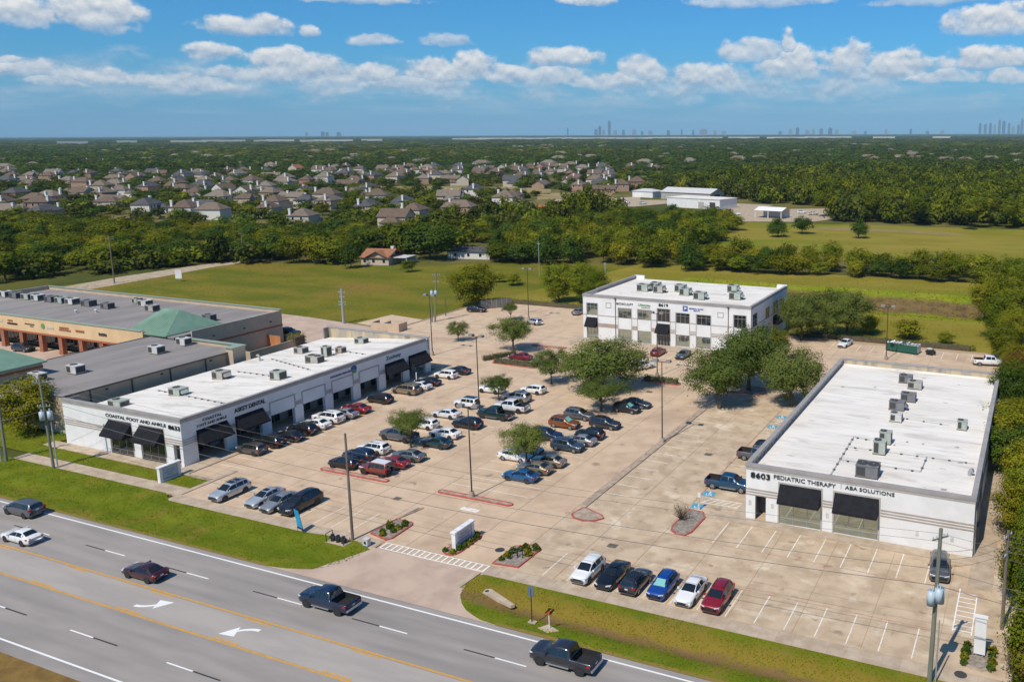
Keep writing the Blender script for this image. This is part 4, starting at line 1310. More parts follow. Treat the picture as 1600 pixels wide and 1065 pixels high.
SG = [(-196.3, 1.9, M_unitw, 0.35, 5.5), (-192.8, 1.6, M_orange, 0.35, 5.75), (-192.2, 3.3, M_letter_b, 0.34, 5.15), (-186.6, 3.0, M_dark, 0.2, 5.5),
      (-186.0, 1.1, M_dark, 0.14, 5.1), (-180.1, 2.1, M_unitw, 0.42, 5.3), (-175.8, 2.8, M_brickcol, 0.36, 5.6), (-175.6, 3.6, M_brickcol, 0.26, 5.15),
      (-171.0, 2.6, M_orange, 0.42, 5.35), (-164.3, 2.4, M_letter, 0.55, 5.3)]
for (x, wd, m_, h_, z_) in SG:
    n = max(3, int(wd / (h_ * 0.85)))
    b = MB()
    for k in range(n):
        x0 = x - wd / 2 + wd * k / n
        b.box(x0, x0 + wd / n * 0.72, 105.9, 105.998, z_ - h_ / 2, z_ + h_ / 2 - (0.12 * h_ if k % 3 == 1 else 0))
    part('shop_sign', b, m_, E_)
part('shop_emblem', MB().tube((-182.4, 105.9, 5.45), (-182.4, 105.995, 5.45), 0.55, n=14), M_green, E_)

# mended spots and litter on the roofs
random.seed(17)
for (par, x0, x1, y0, y1, zz, n) in ((Bb, BX0 + 2, BX1 - 1.5, BY0 + 2, BY1 - 2, BR, 22), (Cc, CX0 + 2, CX1 - 2, CY0 + 2, CY1 - 2, CR, 10)):
    for k in range(n):
        x, y, s1, s2 = random.uniform(x0, x1), random.uniform(y0, y1), random.uniform(.12, .5), random.uniform(.08, .3)
        part('roof_patch', MB().poly([(x - s1, y - s2, zz + .016), (x + s1 * .8, y - s2 * 1.2, zz + .016), (x + s1, y + s2, zz + .016), (x - s1 * .7, y + s2 * .8, zz + .016)]), (M_trim, M_band, M_seam)[k % 3], par)

# ------------------------------------------------------------------ rooftop units


def unit(x, y, z, wx, wy, h, m, label, fans=1, hood=False, grp='rooftop air conditioners'):
    t = thing('rooftop_unit', label, 'air conditioner', (x, y, z), 0, grp)
    c_ = MB().box(-wx / 2, wx / 2, -wy / 2, wy / 2, 0.12, h)
    part('cabinet', c_, m, t)
    part('sleeper', MB().box(-wx / 2 - 0.06, wx / 2 + 0.06, -wy / 2 + 0.02, -wy / 2 + 0.2, 0, 0.12), M_grille, t)
    part('sleeper', MB().box(-wx / 2 - 0.06, wx / 2 + 0.06, wy / 2 - 0.2, wy / 2 - 0.02, 0, 0.12), M_grille, t)
    part('top_panel', MB().box(-wx / 2 - 0.04, wx / 2 + 0.04, -wy / 2 - 0.04, wy / 2 + 0.04, h, h + 0.05), m, t)
    part('grille', MB().box(-wx / 2 + 0.1, -wx / 2 + wx * 0.45, -wy / 2 - 0.02, -wy / 2, 0.25, h - 0.12), M_grille, t)
    part('grille', MB().box(wx / 2, wx / 2 + 0.02, -wy / 2 + 0.1, wy / 2 - 0.1, 0.25, h - 0.12), M_grille, t)
    for k in range(fans):
        fx = -wx / 2 + wx * (k + 0.5) / max(fans, 2) if fans > 1 else -wx * 0.18
        f_ = part('fan', MB().tube((fx, 0, h + 0.05), (fx, 0, h + 0.12), min(wx, wy) * 0.33, n=14), M_grille, t)
        part('fan_hub', MB().tube((fx, 0, h + 0.12), (fx, 0, h + 0.16), 0.12, n=8), M_unitd, f_)
    if hood:
        part('intake_hood', MB().poly([(wx / 2, -wy * 0.35, h * 0.9), (wx / 2 + 0.5, -wy * 0.35, h * 0.45), (wx / 2 + 0.5, wy * 0.35, h * 0.45), (wx / 2, wy * 0.35, h * 0.9)])
             .poly([(wx / 2, -wy * 0.35, h * 0.45), (wx / 2 + 0.5, -wy * 0.35, h * 0.45), (wx / 2, -wy * 0.35, h * 0.9)]), m, t)
    return t


unit(-17.1, 130.1, BR, 1.9, 1.4, 1.15, M_unitd, 'dark grey rooftop unit on the clinic, rearmost by the stained parapet')
unit(-15.4, 127.5, BR, 2.0, 1.5, 1.1, M_unit, 'grey rooftop unit just before the rearmost one on the clinic')
unit(-15.4, 120.8, BR, 2.0, 1.4, 1.15, M_unitd, 'lone dark rooftop unit midway back on the clinic roof')
unit(-16.3, 116.4, BR, 2.0, 1.4, 1.2, M_unitd, 'dark rooftop unit behind a pale louvred one on the clinic', hood=True)
unit(-15.65, 111.4, BR, 1.5, 1.3, 1.1, M_unitw, 'pale louvred rooftop unit on a white pad on the clinic')
unit(-7.4, 111.3, BR, 1.15, 1.1, 1.2, M_unitg, 'small green condenser alone near the tree side of the clinic roof')
unit(-15.55, 102.5, BR, 1.4, 1.2, 1.5, M_unitg, 'rear one of the two tall green condensers on the clinic', hood=False)
unit(-15.6, 98.8, BR, 1.4, 1.3, 1.6, M_unitg, 'front one of the two tall green condensers on the clinic')
unit(-15.65, 91.5, BR, 2.4, 1.9, 1.35, M_unitd, 'large slate rooftop unit close behind the PEDIATRIC THERAPY sign', fans=2)
tag(obj('roof_vent', MB().tube((0, 0, 0), (0, 0, 0.5), 0.22, n=10).tube((0, 0, 0.5), (0.35, -0.1, 0.7), 0.26, n=10).mesh('roof_vent', [M_galv]), None, (-5.3, 95.8, BR)),
    'bent metal vent near the clinic roof corner by the trees', 'vent')
for (x, y, wx, wy, h_, m_, l_, f_, hd_) in (
        (-115.6, 84.6, 2.3, 1.6, 1.1, M_unitg, 'green-grey unit on the white strip roof, next to the 8633 front', 1, True),
        (-117.6, 93.6, 2.3, 1.7, 1.3, M_unit, 'tan unit with open panel on the white strip roof', 1, True),
        (-106.6, 94.7, 2.0, 1.5, 1.35, M_unitg, 'mint-green unit on the white strip roof near the parking edge', 1, False),
        (-118.9, 111.0, 2.0, 1.5, 1.1, M_unit, 'grey unit at the back edge of the white strip roof', 1, False),
        (-109.6, 105.0, 2.7, 1.6, 1.25, M_unit, 'long grey unit at the middle of the white strip roof', 2, False),
        (-111.2, 109.2, 1.3, 1.2, 1.75, M_unitg, 'tallest green unit on the white strip roof, beside a brown one', 1, False),
        (-110.7, 112.0, 1.4, 1.2, 1.0, M_band, 'brown unit on the white strip roof behind the tallest green one', 1, False),
        (-112.9, 119.4, 2.1, 1.4, 1.0, M_unitg, 'pale green unit on the white strip roof before the stained parapet', 1, False),
        (-119.6, 78.2, 2.6, 1.5, 0.95, M_unitg, 'unit at the front corner of the white strip roof, by the utility pole', 1, False)):
    unit(x, y, az_(x - wx / 2) + .04, wx, wy, h_, m_, l_, f_, hd_)
gv = MB()
gv.tube((0, 0, 0), (0, 0, 0.7), 0.16, n=8).tube((0, 0, 0.7), (-0.5, 0.15, 1.0), 0.16, n=8).tube((-0.5, 0.15, 1.0), (-1.0, 0.3, 0.75), 0.16, n=8)
tag(obj('goose_neck_vent', gv.mesh('goose_neck_vent', [M_unit]), None, (-122.0, 104.8, az_(-122.0))), 'beige goose-neck vent on the white strip roof edge', 'vent')
for (x, y, wx, m_, l_) in ((-79.3, 169.9, 2.6, M_unitg, 'front unit of the first pair on the two-storey roof'), (-77.8, 173.0, 2.0, M_unitg, 'rear unit of the first pair on the two-storey roof'),
                           (-75.3, 169.4, 2.2, M_unit, 'grey unit between the first and second pairs on the two-storey roof'), (-71.5, 172.3, 2.2, M_unitg, 'rear unit of the middle pair on the two-storey roof'),
                           (-68.9, 168.8, 2.2, M_unitg, 'front unit of the middle pair on the two-storey roof'), (-64.3, 165.6, 2.4, M_unitg, 'unit above the blue square emblem on the two-storey roof'),
                           (-60.6, 176.0, 2.2, M_unitg, 'rear unit of the last pair on the two-storey roof'), (-57.3, 168.2, 2.5, M_unitg, 'front unit of the last pair on the two-storey roof')):
    unit(x, y, CR, wx, 1.9, 1.5, m_, l_, 1, True)
unit(-138.7, 84.6, 6.0, 2.3, 1.6, 1.3, M_unitw, 'first of three pale units on the grey service-building roof, counted from the road')
unit(-138.6, 98.2, 6.0, 2.3, 1.6, 1.3, M_unitw, 'middle of three pale units on the grey service-building roof')
unit(-139.6, 104.2, 6.0, 2.2, 1.5, 1.3, M_unitw, 'last of three pale units on the grey service-building roof, by the green coping')
unit(-139.9, 79.6, 6.0, 2.6, 1.3, 1.2, M_unitw, 'pale unit on the grey roof corner behind the utility pole')
PL = [(-219.5, 2.2), (-215.6, 2.6), (-211.3, 2.6), (-207.7, 2.4), (-203.0, 2.4), (-199.4, 2.4), (-195.8, 2.5), (-190.3, 2.8)]
for k, (x, wx) in enumerate(PL):
    unit(x, 120.5, 6.3, wx, 1.8, 1.3, (M_unitw, M_unitd, M_unitg)[k % 3], ordinal(k + 1) + ' unit from the far end of the row on the plaza roof', 1)
unit(-183.7, 120.2, 6.3, 2.4, 1.6, 1.2, M_unitd, 'slate unit at the near end of the plaza roof row')
unit(-183.5, 126.8, 6.3, 1.6, 1.5, 1.1, M_unit, 'small unit behind the pair near the green hip roof')
unit(-178.7, 125.2, 6.3, 2.6, 1.8, 1.3, M_unitw, 'pale unit of the pair near the green hip roof')
unit(-172.1, 122.0, 6.3, 2.5, 1.7, 1.3, M_unit, 'shadowed unit tucked beside the green hip roof')
unit(-152.0, 119.5, 6.3, 2.3, 1.5, 1.3, M_unitd, 'dark unit behind the green hip roof on the plaza')
for k, (x, y) in enumerate(((-185.5, 114.6), (-182.1, 116.6))):
    tag(obj('roof_vent', MB().tube((0, 0, 0), (0, 0, 0.45), 0.2, n=8).tube((0, 0, 0.45), (0, 0, 0.65), 0.36, 0.2, n=8).mesh('roof_vent', [M_unitw]), None, (x, y, 6.3)),
        ('farther' if k == 0 else 'nearer') + ' mushroom vent on the open plaza roof', 'vent')

# ------------------------------------------------------------------ vehicles
M_tyre = mat('tyre_rubber', (0.016, 0.016, 0.017), 0.85)
M_rim = mat('alloy_rim', (0.50, 0.50, 0.51), 0.35, metal=0.6)
M_rimd = mat('dark_rim', (0.07, 0.07, 0.075), 0.4, metal=0.5)
M_carglass = mat('tinted_car_glass', (0.012, 0.016, 0.018), 0.04, spec=0.9)
M_headl = mat('headlamp_lens', (0.62, 0.64, 0.66), 0.12, spec=0.8)
M_taill = mat('tail_lamp_lens', (0.40, 0.015, 0.015), 0.2)
M_trimb = mat('black_car_trim', (0.022, 0.022, 0.023), 0.6)
M_plate = mat('licence_plate', (0.62, 0.63, 0.64), 0.5)
M_visor = mat('windscreen_sunshade', (0.16, 0.42, 0.40), 0.5)
PAINT = {}


def paint(n, c_, metal=0.0):
    PAINT[n] = mat('paint_' + n, c_, 0.32, metal, coat=0.8, spec=0.5)


paint('white', (0.74, 0.74, 0.73)); paint('pearl', (0.62, 0.63, 0.64)); paint('silver', (0.36, 0.37, 0.38), 0.55); paint('palesilver', (0.50, 0.54, 0.57), 0.45)
paint('grey', (0.115, 0.12, 0.13), 0.4); paint('charcoal', (0.030, 0.033, 0.040), 0.3); paint('black', (0.008, 0.008, 0.010)); paint('navy', (0.010, 0.022, 0.055), 0.2)
paint('blue', (0.010, 0.085, 0.22), 0.2); paint('royal', (0.012, 0.065, 0.30), 0.2); paint('red', (0.24, 0.010, 0.018), 0.1); paint('maroon', (0.045, 0.008, 0.012), 0.2)
paint('brick', (0.17, 0.030, 0.018)); paint('orange', (0.235, 0.075, 0.014), 0.35); paint('gold', (0.30, 0.245, 0.165), 0.5); paint('tan', (0.34, 0.285, 0.215), 0.5)
paint('teal', (0.010, 0.045, 0.050), 0.2); paint('steel', (0.055, 0.085, 0.115), 0.4); paint('taupe', (0.105, 0.095, 0.09), 0.4); paint('bluepick', (0.012, 0.055, 0.115), 0.3)
paint('darkgreen', (0.008, 0.030, 0.030), 0.2); paint('sage', (0.19, 0.215, 0.215), 0.5)

# rows: x, sill z, half width, belt z, top z, half width of the top
PROFILE = {
    'sedan': dict(rows=[(2.42, .36, .70, .58, .63, .48), (2.32, .24, .84, .66, .72, .55), (1.95, .21, .90, .74, .82, .62), (1.30, .20, .915, .86, .92, .66), (0.98, .20, .915, .90, .96, .68),
                        (0.12, .20, .915, .93, 1.38, .57), (-0.55, .20, .915, .94, 1.45, .57), (-1.15, .20, .915, .96, 1.40, .55), (-1.88, .22, .90, .98, 1.05, .64), (-2.28, .27, .86, .95, 1.00, .60), (-2.42, .40, .76, .84, .88, .55)],
                  ws=(0.92, 0.16), rw=(-1.82, -1.20), side=[(0.72, -0.42), (-0.48, -1.52)], wheel=(1.42, -1.38, .33, .21), hl=.66, tl=.86),
    'suv': dict(rows=[(2.33, .42, .74, .72, .78, .52), (2.24, .29, .87, .84, .90, .58), (1.88, .25, .93, .93, 1.00, .66), (1.10, .24, .94, 1.02, 1.08, .70), (0.30, .24, .94, 1.04, 1.60, .63),
                      (-0.5, .24, .94, 1.05, 1.69, .63), (-1.5, .24, .94, 1.07, 1.66, .62), (-1.95, .26, .93, 1.08, 1.56, .61), (-2.26, .30, .90, 1.04, 1.12, .66), (-2.33, .44, .85, .92, .97, .62)],
                ws=(1.04, 0.34), rw=(-2.22, -1.98), side=[(0.86, -0.30), (-0.36, -1.28), (-1.34, -1.84)], wheel=(1.40, -1.38, .36, .24), hl=.82, tl=1.0),
    'van': dict(rows=[(2.52, .38, .76, .68, .74, .52), (2.40, .26, .90, .80, .88, .60), (2.05, .22, .96, .92, 1.00, .68), (1.55, .20, .98, 1.00, 1.08, .74), (0.55, .20, .98, 1.02, 1.66, .68),
                      (-0.6, .20, .98, 1.03, 1.76, .68), (-1.9, .20, .98, 1.04, 1.74, .67), (-2.28, .22, .97, 1.05, 1.64, .66), (-2.48, .27, .95, 1.0, 1.10, .70), (-2.54, .42, .90, .9, .95, .66)],
                ws=(1.48, 0.60), rw=(-2.45, -2.29), side=[(1.20, 0.15), (0.09, -1.0), (-1.06, -2.1)], wheel=(1.62, -1.44, .34, .22), hl=.80, tl=1.1),
    'jeep': dict(rows=[(2.05, .52, .70, .92, 1.00, .55), (1.98, .42, .80, .98, 1.06, .60), (1.2, .40, .84, 1.04, 1.10, .64), (0.70, .38, .86, 1.08, 1.14, .70), (0.45, .38, .86, 1.10, 1.70, .66),
                       (-0.6, .38, .86, 1.10, 1.80, .66), (-1.85, .38, .86, 1.10, 1.78, .66), (-1.98, .42, .86, 1.08, 1.70, .66), (-2.04, .5, .84, 1.0, 1.10, .66)],
                 ws=(0.68, 0.46), rw=(-2.02, -1.99), side=[(0.52, -0.42), (-0.50, -1.15), (-1.23, -1.80)], wheel=(1.28, -1.28, .40, .25), hl=.95, tl=1.0),
    'pickup': dict(rows=[(2.90, .48, .84, .96, 1.02, .62), (2.82, .38, .95, 1.04, 1.10, .68), (2.45, .34, 1.0, 1.10, 1.18, .74), (1.55, .34, 1.01, 1.18, 1.24, .78), (0.80, .34, 1.01, 1.20, 1.84, .68),
                         (0.0, .34, 1.01, 1.20, 1.93, .68), (-0.78, .34, 1.01, 1.20, 1.90, .68), (-0.98, .34, 1.01, 1.20, 1.24, .80), (-1.06, .34, 1.01, 1.20, 1.205, .90), (-2.78, .38, 1.00, 1.20, 1.205, .90), (-2.90, .48, .97, 1.17, 1.175, .88)],
                   ws=(1.48, 0.82), rw=(-0.965, -0.80), side=[(1.30, 0.22), (0.15, -0.74)], wheel=(1.86, -1.84, .40, .27), hl=1.0, tl=1.02, bed=(-1.12, -2.76)),
}
VM = {}


def section(P_, x):
    rows = P_['rows']
    if x >= rows[0][0]:
        return rows[0]
    for k in range(len(rows) - 1):
        a, b = rows[k], rows[k + 1]
        if b[0] <= x <= a[0]:
            t = (a[0] - x) / (a[0] - b[0])
            return tuple(a[i] + (b[i] - a[i]) * t for i in range(6))
    return rows[-1]


def half(r):
    x, zb, w_, belt, top, wt_ = r
    cab = top - belt
    k = min(1.0, max(0.0, (cab - 0.08) / 0.3))
    z5 = top - 0.07 * k - 0.012 * (1 - k)
    return [(w_ * .86, zb), (w_ * .985, zb + .10), (w_, zb + (belt - zb) * .45), (w_ * .995, belt - .12), (w_ * .955, belt),
            (wt_ if k > 0 else wt_, z5), (wt_ * .80, top - .012), (wt_ * .42, top + .004), (0.0, top + .010)]


def vehicle_meshes(kind):
    if kind in VM:
        return VM[kind]
    P_ = PROFILE[kind]
    rows = P_['rows']
    fine = []
    for k in range(len(rows) - 1):
        fine.append(rows[k])
        fine.append(section(P_, (rows[k][0] + rows[k + 1][0]) / 2))
    fine.append(rows[-1])
    bed = P_.get('bed')
    b = MB()
    n = 17
    for r in fine:
        h = half(r)
        ring = [(r[0], -y, z) for (y, z) in h] + [(r[0], y, z) for (y, z) in reversed(h[:-1])]
        b.v += ring
    for k in range(len(fine) - 1):
        inbed = bed and fine[k][0] <= bed[0] + 0.1 and fine[k + 1][0] >= bed[1] - 0.05
        for i in range(n - 1):
            if inbed and 5 <= i <= 10:
                continue
            b.f.append((k * n + i, k * n + i + 1, (k + 1) * n + i + 1, (k + 1) * n + i))
        b.f.append((k * n + n - 1, k * n, (k + 1) * n, (k + 1) * n + n - 1))
    b.f.append(tuple(range(n)))
    b.f.append(tuple(reversed(range((len(fine) - 1) * n, len(fine) * n))))
    b.mi = [0] * len(b.f)
    out = {'body': b.mesh('body', [None], True)}

    def sidewin(x0, x1, s):
        g = MB()
        N = 6
        rws = []
        for k in range(N + 1):
            x = x0 + (x1 - x0) * k / N
            h = half(section(P_, x))
            (y4, z4), (y5, z5) = h[4], h[5]
            hi_ = 0.90 if z5 - z4 > 0.25 else 0.80
            rws.append([(x, s * (y4 + (y5 - y4) * t + 0.012), z4 + (z5 - z4) * t + 0.004) for t in (0.10, hi_)])
        for k in range(N):
            q_ = [rws[k][0], rws[k + 1][0], rws[k + 1][1], rws[k][1]]
            g.poly(q_ if s > 0 else q_[::-1])
        return g.mesh('side_window', [M_carglass], True)

    def topwin(x0, x1, name):
        g = MB()
        N = 4
        st = []
        for k in range(N + 1):
            x = x0 + (x1 - x0) * k / N
            h = half(section(P_, x))
            pts = [(h[5][0] * .97, h[5][1]), h[6], h[7], h[8]]
            ring = [(x, -y, z + 0.014) for (y, z) in pts] + [(x, y, z + 0.014) for (y, z) in reversed(pts[:-1])]
            st.append([(p[0] + (0.012 if name == 'windscreen' else -0.012), p[1], p[2]) for p in ring])
        for k in range(N):
            for i in range(6):
                g.poly([st[k][i], st[k][i + 1], st[k + 1][i + 1], st[k + 1][i]])
        return g.mesh(name, [M_carglass], True)

    out['side'] = [sidewin(a, c_, s) for (a, c_) in P_['side'] for s in (1, -1)]
    out['ws'] = topwin(P_['ws'][0], P_['ws'][1], 'windscreen')
    out['rw'] = topwin(P_['rw'][0], P_['rw'][1], 'rear_window')
    fx, rx, rad, wd = P_['wheel']
    wb = MB()
    prof = [(-wd / 2, rad * .90), (-wd / 2 * .8, rad), (wd / 2 * .8, rad), (wd / 2, rad * .90), (wd / 2, rad * .64)]
    N = 20
    for (y, r_) in prof:
        for k in range(N):
            a = 2 * math.pi * k / N
            wb.v.append((r_ * math.cos(a), y, r_ * math.sin(a)))
    for j in range(len(prof) - 1):
        for k in range(N):
            k2 = (k + 1) % N
            wb.f.append((j * N + k, j * N + k2, (j + 1) * N + k2, (j + 1) * N + k))
    wb.mi = [0] * len(wb.f)
    wb.poly([(rad * .9 * math.cos(2 * math.pi * k / N), -wd / 2, rad * .9 * math.sin(2 * math.pi * k / N)) for k in range(N)])
    out['tyre'] = wb.mesh('wheel', [M_tyre], False)
    rb = MB()
    rb.tube((0, wd / 2 - 0.06, 0), (0, wd / 2 - 0.03, 0), rad * .63, n=N, mi=1)
    for k in range(5):
        a = 2 * math.pi * k / 5
        c1, s1 = math.cos(a), math.sin(a)
        px, pz = -s1 * rad * .09, c1 * rad * .09
        rb.poly([(c1 * rad * .08 - px, wd / 2 - .005, s1 * rad * .08 - pz), (c1 * rad * .62 - px, wd / 2 - .012, s1 * rad * .62 - pz),
                 (c1 * rad * .62 + px, wd / 2 - .012, s1 * rad * .62 + pz), (c1 * rad * .08 + px, wd / 2 - .005, s1 * rad * .08 + pz)])
    for k in range(N):
        a0, a1 = 2 * math.pi * k / N, 2 * math.pi * (k + 1) / N
        rb.poly([(rad * .54 * math.cos(a0), wd / 2 - .004, rad * .54 * math.sin(a0)), (rad * .65 * math.cos(a0), wd / 2 - .002, rad * .65 * math.sin(a0)),
                 (rad * .65 * math.cos(a1), wd / 2 - .002, rad * .65 * math.sin(a1)), (rad * .54 * math.cos(a1), wd / 2 - .004, rad * .54 * math.sin(a1))])
    out['rim'] = rb.mesh('rim', [M_rim, M_rimd])
    out['arch'] = MB().tube((0, -0.004, 0), (0, 0.012, 0), rad * 1.17, n=20).mesh('wheel_arch', [M_trimb])
    x0 = rows[0][0]
    hw = rows[1][2]
    out['hl'] = MB().prism([(x0 - .02, hw * .52), (x0 + .015, hw * .55), (rows[1][0] - .02, hw * 1.005), (rows[2][0] + .05, hw * 1.035), (rows[2][0] + .12, hw * .9)], P_['hl'] - .07, P_['hl'] + .06).mesh('headlight', [M_headl])
    xe = rows[-1][0]
    he = rows[-2][2]
    out['tl'] = MB().prism([(xe + .03, he * .60), (xe - .02, he * .62), (rows[-2][0] - .015, he * 1.01), (rows[-2][0] + .22, he * 1.045), (rows[-2][0] + .2, he * .9)], P_['tl'] - .12, P_['tl'] + .06).mesh('tail_light', [M_taill])
    out['grille'] = MB().box(x0 - .03, x0 + .018, -hw * .5, hw * .5, P_['hl'] - .24, P_['hl'] - .03).box(x0 - .06, x0 + .01, -hw * .78, hw * .78, rows[0][1] - .02, rows[0][1] + .10).mesh('grille', [M_trimb])
    out['plate'] = MB().box(xe - .02, xe + .01, -.16, .16, P_['tl'] - .20, P_['tl'] - .06).mesh('licence_plate', [M_plate])
    mx = P_['ws'][0] - 0.25
    my = section(P_, mx)[2]
    out['mirror'] = [MB().box(mx - .09, mx + .06, s * my if s > 0 else s * my - .2, s * my + .2 if s > 0 else s * my, section(P_, mx)[3] + .02, section(P_, mx)[3] + .17).mesh('mirror', [None]) for s in (1, -1)]
    if bed:
        (b0, b1), zf, zr, yi = bed, 0.72, 1.19, .84
        g = MB()
        g.poly([(b0, -yi, zf), (b0, yi, zf), (b1, yi, zf), (b1, -yi, zf)])
        g.poly([(b0, -yi, zf), (b1, -yi, zf), (b1, -yi, zr), (b0, -yi, zr)])
        g.poly([(b0, yi, zf), (b1, yi, zf), (b1, yi, zr), (b0, yi, zr)])
        g.poly([(b0, -yi, zf), (b0, yi, zf), (b0, yi, zr), (b0, -yi, zr)])
        g.poly([(b1, -yi, zf), (b1, yi, zf), (b1, yi, zr), (b1, -yi, zr)])
        for s in (1, -1):
            g.poly([(b0, s * yi, zr + .012), (b1, s * yi, zr + .012), (b1, s * .95, zr + .012), (b0, s * .95, zr + .012)])
        g.poly([(b1, -yi, zr + .012), (b1, yi, zr + .012), (b1 - .12, yi, zr), (b1 - .12, -yi, zr)])
        out['bed'] = g.mesh('bed_liner', [M_trimb])
        out['bumper'] = MB().box(-3.02, -2.86, -.92, .92, .50, .68).mesh('bumper', [M_rim])
        out['step'] = MB().box(-0.9, 1.2, 1.0, 1.10, .40, .46).box(-0.9, 1.2, -1.10, -1.0, .40, .46).mesh('running_board', [M_rim])
    sills = MB()
    for s in (1, -1):
        for dx in ([(P_['side'][0][1] + P_['side'][1][0]) / 2] + ([P_['ws'][0] - .12])):
            r_ = section(P_, dx)
            y0 = r_[2] * 1.001
            sills.poly([(dx - .012, s * y0, r_[1] + .16), (dx + .012, s * y0, r_[1] + .16), (dx + .012, s * y0 * .998, r_[3] - .04), (dx - .012, s * y0 * .998, r_[3] - .04)])
    out['seam'] = sills.mesh('door_seam', [M_trimb])
    VM[kind] = out
    return out


def vehicle(kind, col, x, y, heading, label, cat='car', scale=(1, 1, 1), name='parked_car', group='cars parked in the lot', sunroof=False, roof=None, visor=False, darkrim=False, rack=False, topless=False):
    V = vehicle_meshes(kind)
    P_ = PROFILE[kind]
    t = thing(name, label, cat, (x, y, 0.014), R(heading), group)
    t.scale = scale
    pm = PAINT[col]
    obj('body', V['body'], t, m=pm)
    for k, me in enumerate(V['side']):
        if not topless:
            obj('side_window', me, t)
    ws = obj('windscreen', V['ws'], t)
    obj('rear_window', V['rw'], t)
    if visor:
        o = obj('sunshade', V['ws'], ws, (0.012, 0, 0.008), scale=(1, 0.92, 1), m=M_visor)
    fx, rx, rad, wd = P_['wheel']
    wy = section(P_, fx)[2]
    for xx in (fx, rx):
        for s in (1, -1):
            o = obj('wheel', V['tyre'], t, (xx, s * (wy - wd / 2 + 0.015), rad), 0.0 if s > 0 else math.pi)
            obj('rim', V['rim'], o, m=M_rimd if darkrim else None)
            obj('wheel_arch', V['arch'], t, (xx, s * (wy + (0.002 if s > 0 else -0.010)), rad * 1.06))
    for s in (1, -1):
        obj('headlight', V['hl'], t, scale=(1, s, 1))
        obj('tail_light', V['tl'], t, scale=(1, s, 1))
    obj('grille', V['grille'], t)
    obj('licence_plate', V['plate'], t)
    for me in V['mirror']:
        obj('mirror', me, t, m=pm)
    obj('door_seam', V['seam'], t)
    for key in ('bed', 'bumper', 'step'):
        if key in V:
            obj({'bed': 'bed_liner', 'bumper': 'bumper', 'step': 'running_board'}[key], V[key], t)
    rt = section(P_, -0.5)
    if sunroof:
        obj('sunroof', LM.setdefault('sun' + kind, MB().box(-0.55, 0.05, -.36, .36, rt[4] - .012, rt[4] + .022).mesh('sunroof', [M_carglass])), t)
        if kind == 'suv':
            obj('sunroof', LM['sun' + kind], t, (-0.75, 0, 0))
    if roof:
        obj('roof_panel', LM.setdefault('roofp' + kind, MB().box(-1.85, 0.25, -.60, .60, rt[4] - .02, rt[4] + .03).mesh('roof_panel', [None])), t, m=PAINT[roof])
    if rack or kind in ('suv', 'van') and (int(abs(x * 7 + y * 3)) % 2 == 0):
        obj('roof_rail', LM.setdefault('rail' + kind, MB().box(-1.5, 0.1, .52, .56, rt[4], rt[4] + .05).box(-1.5, 0.1, -.56, -.52, rt[4], rt[4] + .05).mesh('roof_rail', [M_trimb])), t)
    if kind == 'jeep':
        obj('spare_wheel', V['tyre'], t, (-2.16, 0, 1.02), R(90))
    if topless:
        obj('roll_cage', LM.setdefault('cage', MB().box(-1.7, 0.35, -.60, .60, 1.06, 1.5).mesh('roll_cage', [M_trimb])), t, (0, 0, .1), scale=(1, 1.1, 1))
    return t


BIG = (1.10, 1.06, 1.11)
SML = (0.93, 0.97, 0.93)
v_ = vehicle
# row nosed in to the long white strip building, from the road end
v_('suv', 'taupe', -97.4, 81.1, 180, 'taupe hatchback nosed in at the white strip, closest to the road', scale=SML)
v_('suv', 'black', -97.5, 84.2, 180, 'glossy black SUV before the ASKEY DENTAL awning', rack=True)
v_('sedan', 'black', -96.9, 87.0, 180, 'black sedan with red tail lamps between two black SUVs at the white strip')
v_('suv', 'black', -97.1, 89.8, 180, 'black SUV beside the white saloon in the white strip row', sunroof=True)
v_('sedan', 'white', -97.3, 92.5, 180, 'white saloon between a black SUV and a big white SUV')
v_('suv', 'white', -97.5, 95.2, 180, 'big white SUV before the white strip', scale=BIG)
v_('sedan', 'silver', -97.0, 97.9, 180, 'silver sedan beside the red car in the white strip row')
v_('sedan', 'red', -97.1, 100.6, 180, 'bright red sedan nosed in to the white strip')
v_('suv', 'black', -97.0, 105.9, 180, 'lone black crossover with a gap either side, white strip row', scale=SML)
v_('van', 'gold', -96.4, 111.5, 180, 'champagne minivan nosed in to the white strip', cat='minivan')
v_('sedan', 'pearl', -96.1, 114.3, 180, 'off-white sedan next to the champagne minivan', sunroof=True)
v_('sedan', 'black', -96.3, 117.0, 180, 'black sedan on the far side of the off-white sedan, before the black awnings')
v_('suv', 'white', -96.1, 121.8, 180, 'white estate SUV at the far corner of the white strip', scale=SML)
v_('sedan', 'charcoal', -95.9, 125.0, 180, 'charcoal sedan behind the white estate SUV at the far corner')
# left double row
v_('suv', 'black', -81.9, 82.1, 180, 'black crossover behind the wooden pole, first by the red-kerbed island', scale=SML)
v_('suv', 'navy', -82.0, 84.9, 180, 'dark navy SUV between a black crossover and a white SUV')
v_('suv', 'white', -82.0, 87.7, 180, 'white SUV behind the dark navy SUV near the island')
v_('jeep', 'brick', -76.4, 81.9, 180, 'brick-red boxy off-roader with white roof by the red-kerbed island', cat='SUV', roof='white', scale=(1.08, 1.02, 1.0))
v_('sedan', 'red', -76.2, 84.7, 180, 'red sedan beside the brick-red off-roader')
v_('sedan', 'sage', -75.9, 87.5, 180, 'grey-green sedan beside the red sedan near the island')
v_('pickup', 'grey', -82.3, 93.1, 180, 'grey crew-cab pickup under the small lot tree', cat='pickup truck')
v_('suv', 'white', -82.2, 98.6, 180, 'white SUV behind the small lot tree', scale=SML)
v_('sedan', 'teal', -75.6, 92.9, 180, 'dark teal sedan at the shade of the small lot tree')
